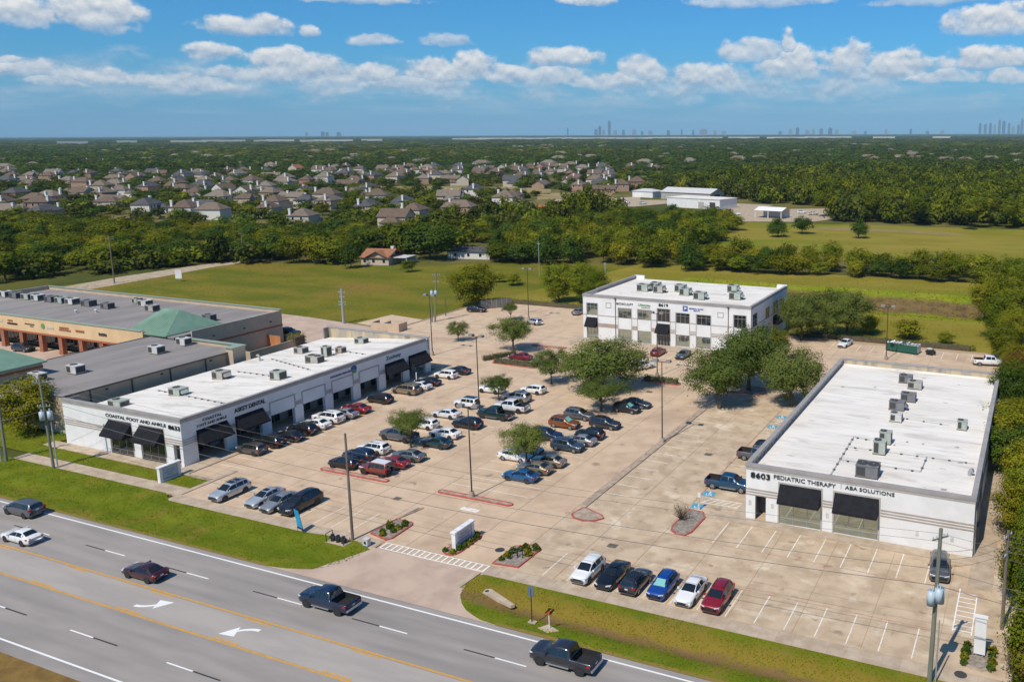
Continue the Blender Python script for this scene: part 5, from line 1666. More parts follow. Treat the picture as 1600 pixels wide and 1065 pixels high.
v_('sedan', 'white', -76.8, 96.5, 180, 'white sedan behind the dark teal sedan')
v_('suv', 'black', -76.4, 101.2, 180, 'black hatch-backed SUV alone near the slim lamp pole')
v_('sedan', 'pearl', -82.3, 103.9, 180, 'pale sedan beside the white open off-roader', sunroof=False)
v_('jeep', 'white', -82.3, 109.1, 180, 'white open-topped off-roader by the tall lamp pole', cat='SUV', roof='charcoal')
v_('pickup', 'darkgreen', -75.0, 106.4, 180, 'dark green pickup at the foot of the tall lamp pole', cat='pickup truck')
v_('pickup', 'pearl', -74.7, 110.4, 180, 'silver-white pickup behind the dark green one', cat='pickup truck')
v_('suv', 'silver', -76.8, 115.0, 180, 'silver SUV beside the slender young tree', scale=(1.05, 1.02, 1.03), rack=True)
v_('suv', 'white', -83.4, 117.5, 180, 'white SUV half hidden by the slender young tree')
v_('suv', 'white', -76.7, 119.9, 180, 'white crossover near the round shade of the mulched tree', scale=SML)
# right double row
v_('sedan', 'blue', -58.15, 87.4, 180, 'bright blue sedan in front of the near lot tree')
v_('sedan', 'gold', -57.9, 90.2, 180, 'champagne sedan between the blue and the tan sedans')
v_('sedan', 'tan', -57.5, 93.0, 180, 'tan sedan under the edge of the near lot tree')
v_('sedan', 'white', -62.6, 92.9, 0, 'white sedan facing out beneath the near lot tree')
v_('sedan', 'silver', -62.6, 95.7, 0, 'silver sedan almost hidden by the near lot tree')
v_('suv', 'steel', -57.9, 98.8, 0, 'steel-blue SUV facing the dividing kerb')
v_('sedan', 'silver', -57.5, 101.5, 180, 'silver sedan beside the steel-blue SUV')
v_('suv', 'navy', -62.9, 101.5, 0, 'navy SUV behind the crown of the near lot tree')
v_('suv', 'black', -57.4, 104.2, 180, 'black SUV beside the silver sedan near the dividing kerb', scale=SML)
v_('suv', 'orange', -63.1, 106.9, 0, 'copper-orange crossover with a sunshade', visor=True)
v_('suv', 'charcoal', -57.4, 109.0, 0, 'charcoal SUV with glass roof in front of the large lot tree', sunroof=True)
v_('suv', 'grey', -63.0, 111.2, 0, 'grey SUV behind the copper-orange crossover')
v_('suv', 'black', -57.7, 116.9, 0, 'black SUV with a sunshade under the large lot tree', visor=True, scale=SML)
v_('sedan', 'charcoal', -57.4, 119.8, 0, 'dark sedan deepest in the shade of the large lot tree')
# rows along the road
v_('suv', 'palesilver', -87.95, 69.6, -90, 'silver SUV with twin sunroofs parked alone along the verge', sunroof=True, scale=(1.04, 1.02, 1.0))
v_('sedan', 'palesilver', -82.6, 70.0, -90, 'pale silver sedan with sunroof along the verge', sunroof=True)
v_('sedan', 'silver', -79.9, 69.7, -90, 'grey-silver sedan squeezed beside the black full-size SUV')
v_('suv', 'black', -77.2, 70.2, -90, 'black full-size SUV by the blue banner', scale=(1.14, 1.07, 1.12))
v_('suv', 'white', -38.75, 69.4, -90, 'white crossover, first of six cars along the near verge', scale=(0.96, 0.98, 0.98))
v_('sedan', 'black', -36.1, 69.6, -90, 'black sedan beside the white crossover along the near verge', sunroof=True)
v_('suv', 'charcoal', -33.5, 69.4, 90, 'dark crossover backed to the near verge, tail lamps to the road', scale=SML, sunroof=True)
v_('suv', 'royal', -30.75, 69.6, -90, 'royal blue hatchback with pale sunshade along the near verge', scale=(0.92, 0.96, 0.92), visor=True)
v_('sedan', 'white', -27.95, 69.8, -90, 'white sedan between blue hatchback and dark red SUV')
v_('suv', 'red', -25.2, 69.6, -90, 'dark red SUV, last of six cars along the near verge')
# by the clinic
v_('pickup', 'bluepick', -33.0, 94.95, 0, 'blue pickup nosed in beside the 8603 clinic', cat='pickup truck')
v_('pickup', 'grey', -32.4, 105.4, 0, 'grey pickup half hidden behind the clinic parapet', cat='pickup truck')
v_('suv', 'black', -31.7, 108.4, 0, 'black car behind the clinic parapet beside the grey pickup')
v_('suv', 'grey', -6.9, 83.4, -84, 'grey SUV parked at the clinic corner behind the utility pole')
# rear of the lot
v_('suv', 'red', -67.6, 151.4, 90, 'red hatchback before the entrance of the two-storey building', scale=SML)
v_('sedan', 'steel', -62.3, 151.3, -90, 'dark blue sedan before the two-storey building')
v_('van', 'white', -66.2, 140.6, 60, 'white van mostly hidden behind the large lot tree', cat='van')
v_('sedan', 'silver', -101.4, 180.0, 90, 'silver sedan at the corner beyond the two-storey building')
v_('suv', 'palesilver', -105.3, 166.0, 160, 'pale hatchback at the foot of the far lamp pole', scale=SML)
v_('suv', 'black', -126.0, 172.7, 15, 'black SUV in the shade of the round tree by the field')
v_('sedan', 'red', -90.8, 137.7, 178, 'red car behind the hedge of the tree island')
v_('sedan', 'white', -35.1, 172.4, -100, 'white sedan beyond the clinic, by the dark trees')
v_('pickup', 'white', -7.0, 167.9, 12, 'white pickup poking out of the trees beyond the clinic', cat='pickup truck')
v_('suv', 'charcoal', -188.0, 105.0, 5, 'dark SUV before the plaza columns')
v_('pickup', 'black', -149.0, 135.6, 10, 'black pickup behind the tan plaza end wall', cat='pickup truck')
v_('sedan', 'steel', -144.6, 132.9, 10, 'dark sedan behind the orange board fence')
# on the road
RD = 'vehicles driving on the road'
v_('van', 'grey', -105.7, 56.8, 180, 'grey minivan driving in the lane beside the verge', 'minivan', name='moving_car', group=RD)
v_('sedan', 'white', -98.6, 52.4, 180, 'white sedan driving beside the yellow line', name='moving_car', group=RD)
v_('sedan', 'maroon', -79.0, 52.3, 180, 'dark maroon sedan driving beside the turn arrow', name='moving_car', group=RD, darkrim=True)
v_('pickup', 'navy', -58.1, 55.2, 180, 'navy blue pickup driving past the entrance apron', 'pickup truck', name='moving_truck', group=RD)
v_('pickup', 'charcoal', -33.55, 55.95, 180, 'charcoal pickup driving past the blue roadside sign', 'pickup truck', name='moving_truck', group=RD)

# ------------------------------------------------------------------ roll-off container with junk beyond the clinic
M_cont = mat('container_green', (0.010, 0.105, 0.070), 0.6, col2=(0.02, 0.085, 0.06), nscale=1.2)
t = thing('waste_container', 'long green roll-off waste container heaped with white rubbish beyond the clinic', 'container', (-23.4, 172.1, 0), R(-13))
part('shell', MB().box(-3.2, 3.2, -1.15, -1.07, .25, 1.75).box(-3.2, 3.2, 1.07, 1.15, .25, 1.75).box(-3.2, -3.1, -1.07, 1.07, .25, 1.75).box(-3.2, 3.2, -1.07, 1.07, .2, .3), M_cont, t)
part('tailgate', MB().box(3.1, 3.2, -1.07, 1.07, .3, 1.75), M_unitw, t)
for k in range(12):
    obj('side_rib', LM.setdefault('crib', MB().box(-.05, .05, -1.22, -1.15, .25, 1.75).mesh('side_rib', [M_cont])), t, (-2.95 + 0.54 * k, 0, 0))
part('rail', MB().box(-3.3, 3.3, -.6, -.45, 0, .2).box(-3.3, 3.3, .45, .6, 0, .2), M_grille, t)
random.seed(5)
jb = MB()
for k in range(46):
    x, y, s = random.uniform(-3, 3), random.uniform(-1, 1), random.uniform(.18, .5)
    z = 1.3 + random.uniform(0, .45)
    jb.poly([(x - s, y - s * .6, z), (x + s, y - s * .4, z + random.uniform(-.2, .3)), (x + s * .7, y + s, z + random.uniform(-.1, .4)), (x - s * .8, y + s * .7, z)])
    jb.box(x - s * .4, x + s * .4, y - s * .3, y + s * .3, .4, z)
part('rubbish', jb, M_unitw, t)
t = thing('small_trailer', 'small dark trailer beside the green waste container', 'trailer', (-18.1, 171.8, 0), R(20))
part('deck', MB().box(-.9, .9, -.6, .6, .4, .75).box(-.6, .5, -.5, .5, .75, 1.15), M_trimb, t)
part('tongue', MB().box(.9, 1.9, -.05, .05, .38, .45), M_galv, t)
for s in (-.66, .66):
    part('wheel', MB().tube((0, s - .08, .3), (0, s + .08, .3), .3, n=12), M_tyre, t)
part('cover', MB().prism([(-.7, -.55), (.2, -.55), (.2, .55), (-.7, .55)], 1.15, 1.3), M_unitw, t)

# ------------------------------------------------------------------ poles and lamps


def lamp_pole(x, y, h, label, heads=2, rz=0.0, m=None):
    t = thing('lamp_pole', label, 'street lamp', (x, y, 0), rz, 'parking lot lamps')
    part('base', MB().tube((0, 0, 0), (0, 0, .75), .34, .30, n=12), M_curb, t)
    part('pole', MB().tube((0, 0, .75), (0, 0, h - .15), .10, .065, n=8), m or M_pole, t)
    part('arm', MB().box(-.62, .62, -.045, .045, h - .18, h - .09), m or M_pole, t)
    for k in range(heads):
        s = (-1, 1)[k] if heads == 2 else (-1, 1, -1, 1)[k]
        hd = MB().box(s * .95 - .38, s * .95 + .38, -.34, .34, h - .12, h + .16)
        hd.box(s * .95 - .30, s * .95 + .30, -.27, .27, h + .16, h + .22)
        hp = part('lamp_head', hd, M_lamp, t)
        part('lens', MB().box(s * .95 - .3, s * .95 + .3, -.27, .27, h - .14, h - .122), M_headl, hp)
    return t


lamp_pole(-60.63, 80.55, 11.4, 'tall brown lamp pole at the near red-kerbed island', rz=R(8))
lamp_pole(-77.95, 106.4, 12.7, 'lamp pole beside the dark green pickup', rz=R(-4))
lamp_pole(-47.0, 106.4, 11.9, 'lamp pole rising from the long dividing kerb', rz=R(4))
lamp_pole(-61.4, 136.9, 11.7, 'lamp pole behind the hedge before the two-storey building')
lamp_pole(-108.7, 133.9, 12.1, 'lamp pole past the far corner of the white strip')
lamp_pole(-108.9, 169.3, 12.2, 'lamp pole in the rear lot beside the pale hatchback')
lamp_pole(-25.5, 164.5, 10.5, 'lamp pole by the green waste container', rz=R(6))


def util_pole(x, y, h, label, m=None, arms=(), cans=0, lean=(0, 0), r=.17):
    t = thing('utility_pole', label, 'utility pole', (x, y, 0), 0, 'wooden utility poles')
    part('pole', MB().tube((0, 0, -.3), (lean[0], lean[1], h), r, r * .72, n=10), m or M_wood, t)
    for (z, L_, a) in arms:
        fx, fy = lean[0] * z / h, lean[1] * z / h
        c_, s_ = math.cos(a), math.sin(a)
        ar = part('crossarm', MB().tube((fx - c_ * L_, fy - s_ * L_, z), (fx + c_ * L_, fy + s_ * L_, z), .07, n=4), m or M_wood, t)
        for k in (-.9, -.45, .45, .9):
            part('insulator', MB().tube((fx + c_ * L_ * k, fy + s_ * L_ * k, z + .06), (fx + c_ * L_ * k, fy + s_ * L_ * k, z + .26), .05, n=6), M_xfmr, ar)
    for k in range(cans):
        a = (R(-110), R(15), R(-40))[k]
        zc = h * .53 if k < 2 else h * .55
        cx, cy_ = .50 * math.cos(a), .50 * math.sin(a)
        can = MB().tube((cx, cy_, zc), (cx, cy_, zc + 1.15), .31, n=14)
        p = part('transformer', can, M_xfmr, t, True)
        part('bushing', MB().tube((cx + .1, cy_, zc + 1.15), (cx + .1, cy_, zc + 1.5), .05, n=6).tube((cx - .1, cy_, zc + 1.15), (cx - .1, cy_, zc + 1.45), .05, n=6), M_xfmr, p)
    return t


util_pole(-65.84, 66.37, 12.0, 'bare brown wooden pole at the entrance verge', r=.16)
util_pole(-117.0, 67.0, 12.6, 'weathered utility pole with two transformers before the white strip', M_woodg, ((11.6, .9, R(30)), (8.4, .8, R(30))), 2, (-.5, 0), .19)
util_pole(-116.6, 67.3, 6.3, 'pale conduit post strapped beside the pole with transformers', M_galv, (), 0, (-.2, 0), .10)
util_pole(-125.4, 66.1, 9.8, 'utility pole at the sidewalk end, next to a pale guard post', M_woodg, ((9.0, .8, R(30)),), 0, (.1, 0), .2)
util_pole(-126.0, 65.8, 5.2, 'pale steel guard post at the sidewalk end', M_galv, (), 0, (0, 0), .11)
util_pole(-5.7, 65.1, 13.0, 'weathered utility pole with blue-grey transformers before the clinic', M_woodg, ((12.2, .8, R(50)),), 3, (.25, .2), .2)
util_pole(-5.25, 65.2, 5.4, 'bent pale riser pipe beside the clinic utility pole', M_galv, (), 0, (.05, .1), .07)
util_pole(-0.75, 75.3, 9.2, 'dark utility pole standing in the clinic tree line', M_wood, ((8.6, .8, R(70)), (6.9, .5, R(70))), 0, (.0, .1), .17)
util_pole(-251.2, 167.2, 14.0, 'slim utility pole beside the gravel lane', M_wood, ((13.0, 1.0, R(60)),), 0, r=.2)
util_pole(-250.5, 212.2, 10.5, 'utility pole where the gravel lane meets the woods', M_wood, ((9.8, .9, R(60)),), 0, r=.2)
util_pole(-128.1, 159.3, 11.8, 'utility pole with pale transformers at the rear lot edge', M_woodg, ((11.0, .9, R(20)), (9.4, .7, R(20))), 2, (.7, .5), .2)
util_pole(-128.7, 159.0, 5.8, 'short brace pole beside the rear transformer pole', M_woodg, (), 0, (.1, 0), .16)
util_pole(-130.1, 165.9, 4.4, 'thin brown post at the field edge', M_wood, (), 0, r=.14)
util_pole(-146.8, 150.0, 8.2, 'steel pole with many insulator arms behind the plaza end', M_galv, ((7.3, .9, R(10)), (6.2, .6, R(10)), (5.0, 1.0, R(10)), (4.4, .8, R(40))), 0, r=.32)
util_pole(-114.4, 218.9, 6.6, 'short pale pole in the meadow behind the two-storey building', M_galv, ((6.0, .5, 0),), 0, r=.2)
util_pole(-141.0, 226.0, 10.5, 'slender wire pole at the meadow edge by the round tree', M_galv, ((9.8, .5, 0),), 0, r=.12)


def cable(p0, p1, sag, label, r=.016):
    b = MB()
    n = 12
    pts = []
    for k in range(n + 1):
        s = k / n
        p = Vector(p0).lerp(Vector(p1), s)
        p.z -= sag * 4 * s * (1 - s)
        pts.append(p)
    for k in range(n):
        b.tube(pts[k], pts[k + 1], r, n=4, caps=False)
    tag(obj('overhead_cable', b.mesh('overhead_cable', [M_wire])), label, 'cable', 'overhead cables along the road')


for k, (dy, z0, z1, r_) in enumerate(((-.7, 11.7, 12.3, .014), (.7, 11.7, 12.3, .014), (.1, 9.2, 9.6, .02), (0, 7.9, 8.3, .026))):
    lab = ('outer high', 'inner high', 'middle', 'lowest')[k]
    cable((-117.4, 67 + dy, z0), (-5.5, 65.2 + dy, z1), 2.2, lab + ' cable spanning from the strip pole to the clinic pole', r_)
    cable((-125.3, 66 + dy, z0 - 2.2), (-117.4, 67 + dy, z0), .15, lab + ' cable between the two poles at the sidewalk end', r_)
    cable((-5.5, 65.2 + dy, z1), (62, 66 + dy, z1), 2.0, lab + ' cable leaving the clinic pole past the trees', r_)
for k in range(3):
    cable((-0.75 + .3 * k, 75.4, 8.7 - .5 * k), (-5.4, 65.2 + .3 * k, 11.2 - .8 * k), .5, ordinal(k + 1) + ' slack wire from the tree-line pole to the clinic pole')
    cable((-0.75, 75.4, 8.7 - .5 * k), (40, 79 + k, 9), 1.0, ordinal(k + 1) + ' wire running into the trees from the tree-line pole')

# ------------------------------------------------------------------ monument signs and street furniture


def monument(x, y0, y1, h, label, lines, name='monument_sign'):
    t = thing(name, label, 'sign', (x, (y0 + y1) / 2, 0))
    L_ = (y1 - y0) / 2
    part('pier', MB().box(-.24, .24, -L_, -L_ + .42, 0, h - .16), M_wall, t)
    part('pier', MB().box(-.24, .24, L_ - .42, L_, 0, h - .16), M_wall, t)
    part('cabinet', MB().box(-.17, .17, -L_ + .42, L_ - .42, .25, h - .16), M_trim, t)
    part('plinth', MB().box(-.22, .22, -L_ + .42, L_ - .42, 0, .25), M_wall, t)
    part('cap', MB().box(-.33, .33, -L_ - .1, L_ + .1, h - .16, h), M_wall, t)
    for s in (1, -1):
        f = part('sign_face', MB().box(.17 if s > 0 else -.19, .19 if s > 0 else -.17, -L_ + .55, L_ - .55, .45, h - .32), M_signface, t)
        if s > 0:
            for k, (tx, wd, m_, z) in enumerate(lines):
                lettering(tx, (.195, 0, z), EAST, wd, .2, m_, f, 'sign_text', .006)
    return t


M_signface = mat('pale_sign_panel', (0.50, 0.50, 0.55), 0.5)
monument(-54.25, 68.6, 71.9, 2.05, 'white capped monument sign in the red-kerbed entrance bed', [('ASKEY DENTAL', 1.5, M_purple, 1.4), ('PEDIATRIC THERAPY', 1.9, M_bluesign, 1.1), ('SUITES FOR LEASE', 1.6, M_purple, .8)])
monument(-99.5, 68.95, 71.85, 2.05, 'white capped monument sign on the lawn by the 8633 front', [('COASTAL FOOT', 1.5, M_teal, 1.4), ('ASKEY DENTAL', 1.5, M_bluesign, 1.1), ('8633', .7, M_teal, .8)])
t = thing('pylon_sign', 'tall narrow white pylon sign lying along the tree-line bed', 'sign', (-2.3, 70.2, 0))
part('panel', MB().box(-.45, .45, -.17, .17, .35, 3.6), M_wall, t)
part('post', MB().box(-.3, -.2, -.08, .08, 0, .35).box(.2, .3, -.08, .08, 0, .35), M_galv, t)
part('bracket', MB().box(-.5, 1.1, -.2, -.12, 1.7, 1.78), M_galv, t)
part('cap', MB().box(-.52, .52, -.24, .24, 3.6, 3.7), M_wall, t)

t = thing('banner_sign', 'leaning blue feather banner at the verge before the black full-size SUV', 'sign', (-72.4, 65.5, 0))
b = MB()
b.poly([(-.35, -.02, .5), (.45, -.02, .35), (-.1, .0, 2.5), (-.75, .0, 2.65)])
b.poly([(-.75, .02, 2.65), (-.1, .02, 2.5), (.45, .0, .35), (-.35, .0, .5)])
M_ban = mat('banner_blue', (0.015, 0.24, 0.46), 0.6, col2=(0.03, 0.32, 0.55), nscale=2)
part('cloth', b, M_ban, t)
part('hem', MB().poly([(-.37, -.03, .5), (.47, -.03, .35), (.42, -.03, .55), (-.42, -.03, .72)]), M_letter_b, t)
part('stake', MB().tube((-.38, 0, -.1), (-.36, 0, .6), .025, n=6), M_pole, t)
part('stake', MB().tube((.55, 0, -.1), (-.1, 0.0, 2.55), .028, n=6), M_pole, t)

t = thing('irrigation_valves', 'black irrigation valves and pipes inside a low frame at the verge', 'equipment', (-66.8, 65.35, 0))
part('pad', MB().box(-1.35, 1.25, -.55, .55, -.05, .05), M_walk, t)
for k in range(3):
    x = -.8 + .75 * k
    part('valve', MB().tube((x, 0, .05), (x, 0, .62), .24, n=10).tube((x - .3, 0, .45), (x + .3, 0, .45), .20, n=10), M_trimb, t)
    part('handwheel', MB().tube((x, 0, .78), (x, 0, .81), .2, n=12).tube((x, 0, .6), (x, 0, .8), .03, n=6), M_trimb, t)
part('frame', MB().box(-1.3, -1.24, -.5, -.44, 0, 1.0).box(-1.3, -1.24, .44, .5, 0, .9).box(-1.3, -1.24, -.5, .5, .94, 1.0).box(1.1, 1.16, -.5, -.44, 0, .6).box(1.1, 1.16, .44, .5, 0, .6), M_pole, t)
t = thing('utility_box', 'small white and blue utility box at the driveway edge', 'box', (-63.45, 65.9, 0))
part('cabinet', MB().box(-.32, .32, -.26, .26, .12, .78), M_unitw, t)
part('base', MB().box(-.34, .34, -.28, .28, 0, .12), M_bluesign, t)
part('lid', MB().prism([(-.35, -.3), (.35, -.3), (.35, .3), (-.35, .3)], .78, .86), M_unitw, t)
part('label_plate', MB().box(-.14, .14, -.275, -.26, .3, .6), M_letter_b, t)
t = thing('valve_rack', 'black pipe rack standing in the gravel bed with tufts', 'equipment', (-47.2, 69.6, .12))
part('pipe', MB().tube((-.5, 0, 0), (-.5, 0, .7), .045, n=6).tube((-.5, 0, .7), (.1, 0, .7), .045, n=6).tube((.1, 0, .7), (.1, 0, 0), .045, n=6), M_pole, t)
part('pipe', MB().tube((0, .25, 0), (0, .25, .9), .045, n=6).tube((0, .25, .9), (.6, .25, .9), .045, n=6).tube((.6, .25, .9), (.6, .25, 0), .045, n=6), M_pole, t)
part('valve', MB().tube((.2, .25, .75), (.45, .25, .75), .12, n=8), M_trimb, t)
part('cover', MB().box(-.9, -.35, -.5, -.1, 0, .04), M_trimb, t)
t = thing('road_sign', 'small blue roadside sign seen edge on from its back, on a dark post', 'sign', (-39.5, 60.3, -.15))
part('post', MB().tube((0, 0, 0), (0, 0, 3.3), .05, n=8), M_pole, t)
part('plate', MB().box(-.32, .32, -.03, -.005, 2.6, 3.6), mat('back_of_sign', (0.10, 0.145, 0.20), 0.6), t)
part('footing', MB().box(-.3, .45, -.25, .25, -.1, .16), M_walk, t)
t = thing('marker_post', 'white marker post with orange top on a concrete pad by the roadside', 'post', (-37.5, 60.0, -.1))
part('post', MB().tube((0, 0, .1), (0, 0, 1.35), .05, n=8), M_wall, t)
part('top', MB().tube((0, 0, 1.35), (0, 0, 1.62), .07, n=8), mat('safety_orange', (0.55, 0.09, 0.03), 0.6), t)
part('flag', MB().poly([(-.3, -.02, 1.3), (.35, -.02, 1.95), (.30, -.02, 2.02), (-.36, -.02, 1.38)]).poly([(.30, 0, 2.02), (.35, 0, 1.95), (-.3, 0, 1.3), (-.36, 0, 1.38)]), MATS['safety_orange'], t)
part('pad', MB().prism([(-.95, -.4), (0.2, -.7), (1.0, -.05), (-.4, .45)], -.1, .12), M_walk, t)
t = thing('culvert_headwall', 'concrete culvert headwall in the verge beside the entrance apron', 'culvert', (-44.4, 62.4, -.03), R(-8))
part('slab', MB().prism([(-2.0, -.1), (1.9, -.55), (2.1, -.2), (-1.7, .75), (-2.1, .5)], -.1, .20), M_walk, t)
part('opening', MB().tube((-1.75, .25, .2), (-1.75, .25, .215), .2, n=12), M_dark, t)
t = thing('verge_slab', 'pale concrete slab set in the lawn near the driveway', 'slab', (-65.9, 62.35, -.17))
part('lid', MB().prism([(-1.3, -.3), (.9, -.42), (1.35, .15), (.8, .25), (-1.35, .3)], 0, .15), mat('pale_slab', (0.55, 0.48, 0.33), .9), t)
for k, (x, y, s, lab) in enumerate(((-68.7, 76.8, .55, 'square iron drain grate behind the gravel bed'), (-39.4, 76.0, .6, 'iron drain grate before the corner bed with bare shrub'), (-39.4, 104.7, .6, 'iron drain grate beside the clinic side stalls'),
                                    (-58.9, 128.0, .6, 'iron drain grate in the lane behind the large lot tree'), (-66.6, 103.3, .5, 'small drain plate between the two parked rows'))):
    t = thing('drain_grate', lab, 'drain', (x, y, 0.004))
    part('frame', MB().box(-s, s, -s * .8, s * .8, 0, .006), M_curb, t)
    for i in range(6):
        part('bar', MB().box(-s * .85, s * .85, -s * .68 + s * .24 * i, -s * .68 + s * .24 * i + s * .16, .0065, .012), M_grille, t)
for (x, y, lab) in ((-49.9, 70.6, 'round iron manhole cover beside the gravel bed with tufts'), (-3.5, 67.1, 'round iron manhole cover before the white pylon')):
    tag(obj('manhole_cover', MB().tube((0, 0, 0), (0, 0, .012), .5, n=24).tube((0, 0, .012), (0, 0, .016), .38, n=20).mesh('manhole_cover', [M_grille]), None, (x, y, .012)), lab, 'manhole')
t = thing('parking_sign', 'accessible parking sign on a post by the blue pickup', 'sign', (-34.2, 87.9, 0))
part('post', MB().tube((0, 0, 0), (0, 0, 2.1), .035, n=6), M_galv, t)
part('plate', MB().box(-.17, .17, -.03, -.005, 1.5, 2.1), M_wall, t)
part('footing', MB().tube((0, 0, 0), (0, 0, .5), .12, n=8), M_unitw, t)
for (x, y, lab) in ((-77.6, 154.4, 'white bollard post before the two-storey building'), (-98.9, 117.2, 'white post between the last two black awnings')):
    t = thing('bollard', lab, 'bollard', (x, y, 0.12))
    part('post', MB().tube((0, 0, 0), (0, 0, 1.7), .1, n=10), M_wall, t)
    part('cap', MB().tube((0, 0, 1.7), (0, 0, 1.78), .12, .05, n=10), M_wall, t)
t = thing('waste_bin', 'blue bin under the first far black awning of the white strip', 'bin', (-103.0, 113.6, .13))
part('tub', MB().tube((0, 0, 0), (0, 0, .8), .28, .34, n=10), M_bluesign, t)
part('lid', MB().tube((0, 0, .8), (0, 0, .95), .36, .3, n=10), M_unitw, t)
# dumpster enclosure, fences
t = thing('bin_enclosure', 'tan walled bin enclosure on the concrete yard past the white strip', 'enclosure', (-132.3, 148.7, 0), R(6))
part('wall', MB().box(-3.6, 3.6, -1.6, -1.4, 0, 1.8).box(3.4, 3.6, -1.4, 1.6, 0, 1.8).box(-.6, -.4, -1.4, 1.4, 0, 1.8).box(-3.6, -3.4, -1.4, 1.4, 0, 1.8), M_tan, t)
part('bin', MB().box(-3.0, -1.0, -1.0, .6, .1, 1.2), M_cont, t)
part('bin_lid', MB().box(-3.05, -.95, -1.05, .65, 1.2, 1.26), M_trimb, t)
t = thing('board_fence', 'orange board fence behind the plaza end wall', 'fence', (-144.0, 126.9, 0))
for k in range(26):
    obj('board', LM.setdefault('fb', MB().box(-.1, .1, -.02, .02, 0, 2.5).mesh('board', [mat('orange_fence_board', (0.46, 0.185, 0.07), .85, rand=.12)])), t, (-2.7 + .208 * k, 0, 0))
part('rail', MB().box(-2.8, 2.6, .02, .08, .5, .6).box(-2.8, 2.6, .02, .08, 1.9, 2.0), M_wood, t)
t = thing('yard_wall', 'low tan wall between service building and orange fence', 'wall', (-139.2, 121.0, 0))
part('wall', MB().box(-3.4, 2.0, -5.2, -5.0, 0, 2.2).box(1.8, 2.0, -5.0, 5.2, 0, 2.2), M_tan, t)
t = thing('chain_fence', 'grey panelled fence before the round tree at the rear lot', 'fence', (-124.2, 178.6, 0), R(53))
for k in range(6):
    obj('panel', LM.setdefault('fp', MB().box(-.62, .62, -.03, .03, .1, 2.2).mesh('panel', [mat('grey_fence_panel', (0.17, 0.155, 0.145), .8, rand=.2)])), t, (-3.3 + 1.32 * k, 0, 0))
    obj('post', LM.setdefault('fpost', MB().tube((0, 0, 0), (0, 0, 2.4), .045, n=6).mesh('post', [M_galv])), t, (-3.96 + 1.32 * k, 0, 0))
t = thing('lane_sign', 'white board sign at the gravel lane corner', 'sign', (-236.0, 176.6, 0), R(30))
part('board', MB().box(-.9, .9, -.05, .05, .8, 3.4), M_wall, t)
part('leg', MB().box(-.8, -.7, -.04, .04, 0, .8), M_wood, t)
part('leg', MB().box(.7, .8, -.04, .04, 0, .8), M_wood, t)

# ------------------------------------------------------------------ vegetation
M_bark = mat('bark', (0.085, 0.065, 0.05), 0.95, col2=(0.13, 0.105, 0.085), nscale=5, stretch=(1, 1, .2))
L_oak = leaf_mat('oak_leaves', (0.078, 0.116, 0.024), (0.160, 0.186, 0.042))
L_wood = leaf_mat('woodland_leaves', (0.066, 0.110, 0.010), (0.205, 0.205, 0.016), .34)
L_dark = leaf_mat('evergreen_leaves', (0.036, 0.074, 0.014), (0.088, 0.130, 0.018), .25)
L_yel = leaf_mat('yellowing_leaves', (0.140, 0.160, 0.012), (0.270, 0.235, 0.018), .20)
L_rust = leaf_mat('rusting_leaves', (0.150, 0.120, 0.018), (0.230, 0.125, 0.028), .15)
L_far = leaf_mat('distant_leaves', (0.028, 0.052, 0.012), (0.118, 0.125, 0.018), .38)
L_hedge = leaf_mat('hedge_leaves', (0.055, 0.105, 0.012), (0.105, 0.150, 0.018))
L_bare = leaf_mat('dry_twigs', (0.165, 0.105, 0.055), (0.22, 0.15, 0.08))


def leaf_mesh(name, pos, nrm, size, tint, m, rng, aspect=0.62):
    """one mesh of leaf sprays: pos, normal, size and tint arrays"""
    n = len(pos)
    up = rng.normal(size=(n, 3))
    a = np.cross(nrm, up)
    a /= np.linalg.norm(a, axis=1)[:, None] + 1e-9
    b = np.cross(nrm, a)
    s = size[:, None] * 0.5
    bend = nrm * size[:, None] * 0.10
    v = np.empty((n, 4, 3))
    v[:, 0] = pos - a * s
    v[:, 1] = pos - b * s * aspect + bend
    v[:, 2] = pos + a * s
    v[:, 3] = pos + b * s * aspect + bend
    me = bpy.data.meshes.new(name)
    me.vertices.add(4 * n)
    me.vertices.foreach_set('co', v.reshape(-1))
    me.loops.add(4 * n)
    me.loops.foreach_set('vertex_index', np.arange(4 * n, dtype=np.int32))
    me.polygons.add(n)
    me.polygons.foreach_set('loop_start', np.arange(0, 4 * n, 4, dtype=np.int32))
    me.update(calc_edges=True)
    at = me.attributes.new('tint', 'FLOAT', 'FACE')
    at.data.foreach_set('value', tint.astype(np.float32))
    me.materials.append(m)
    return me


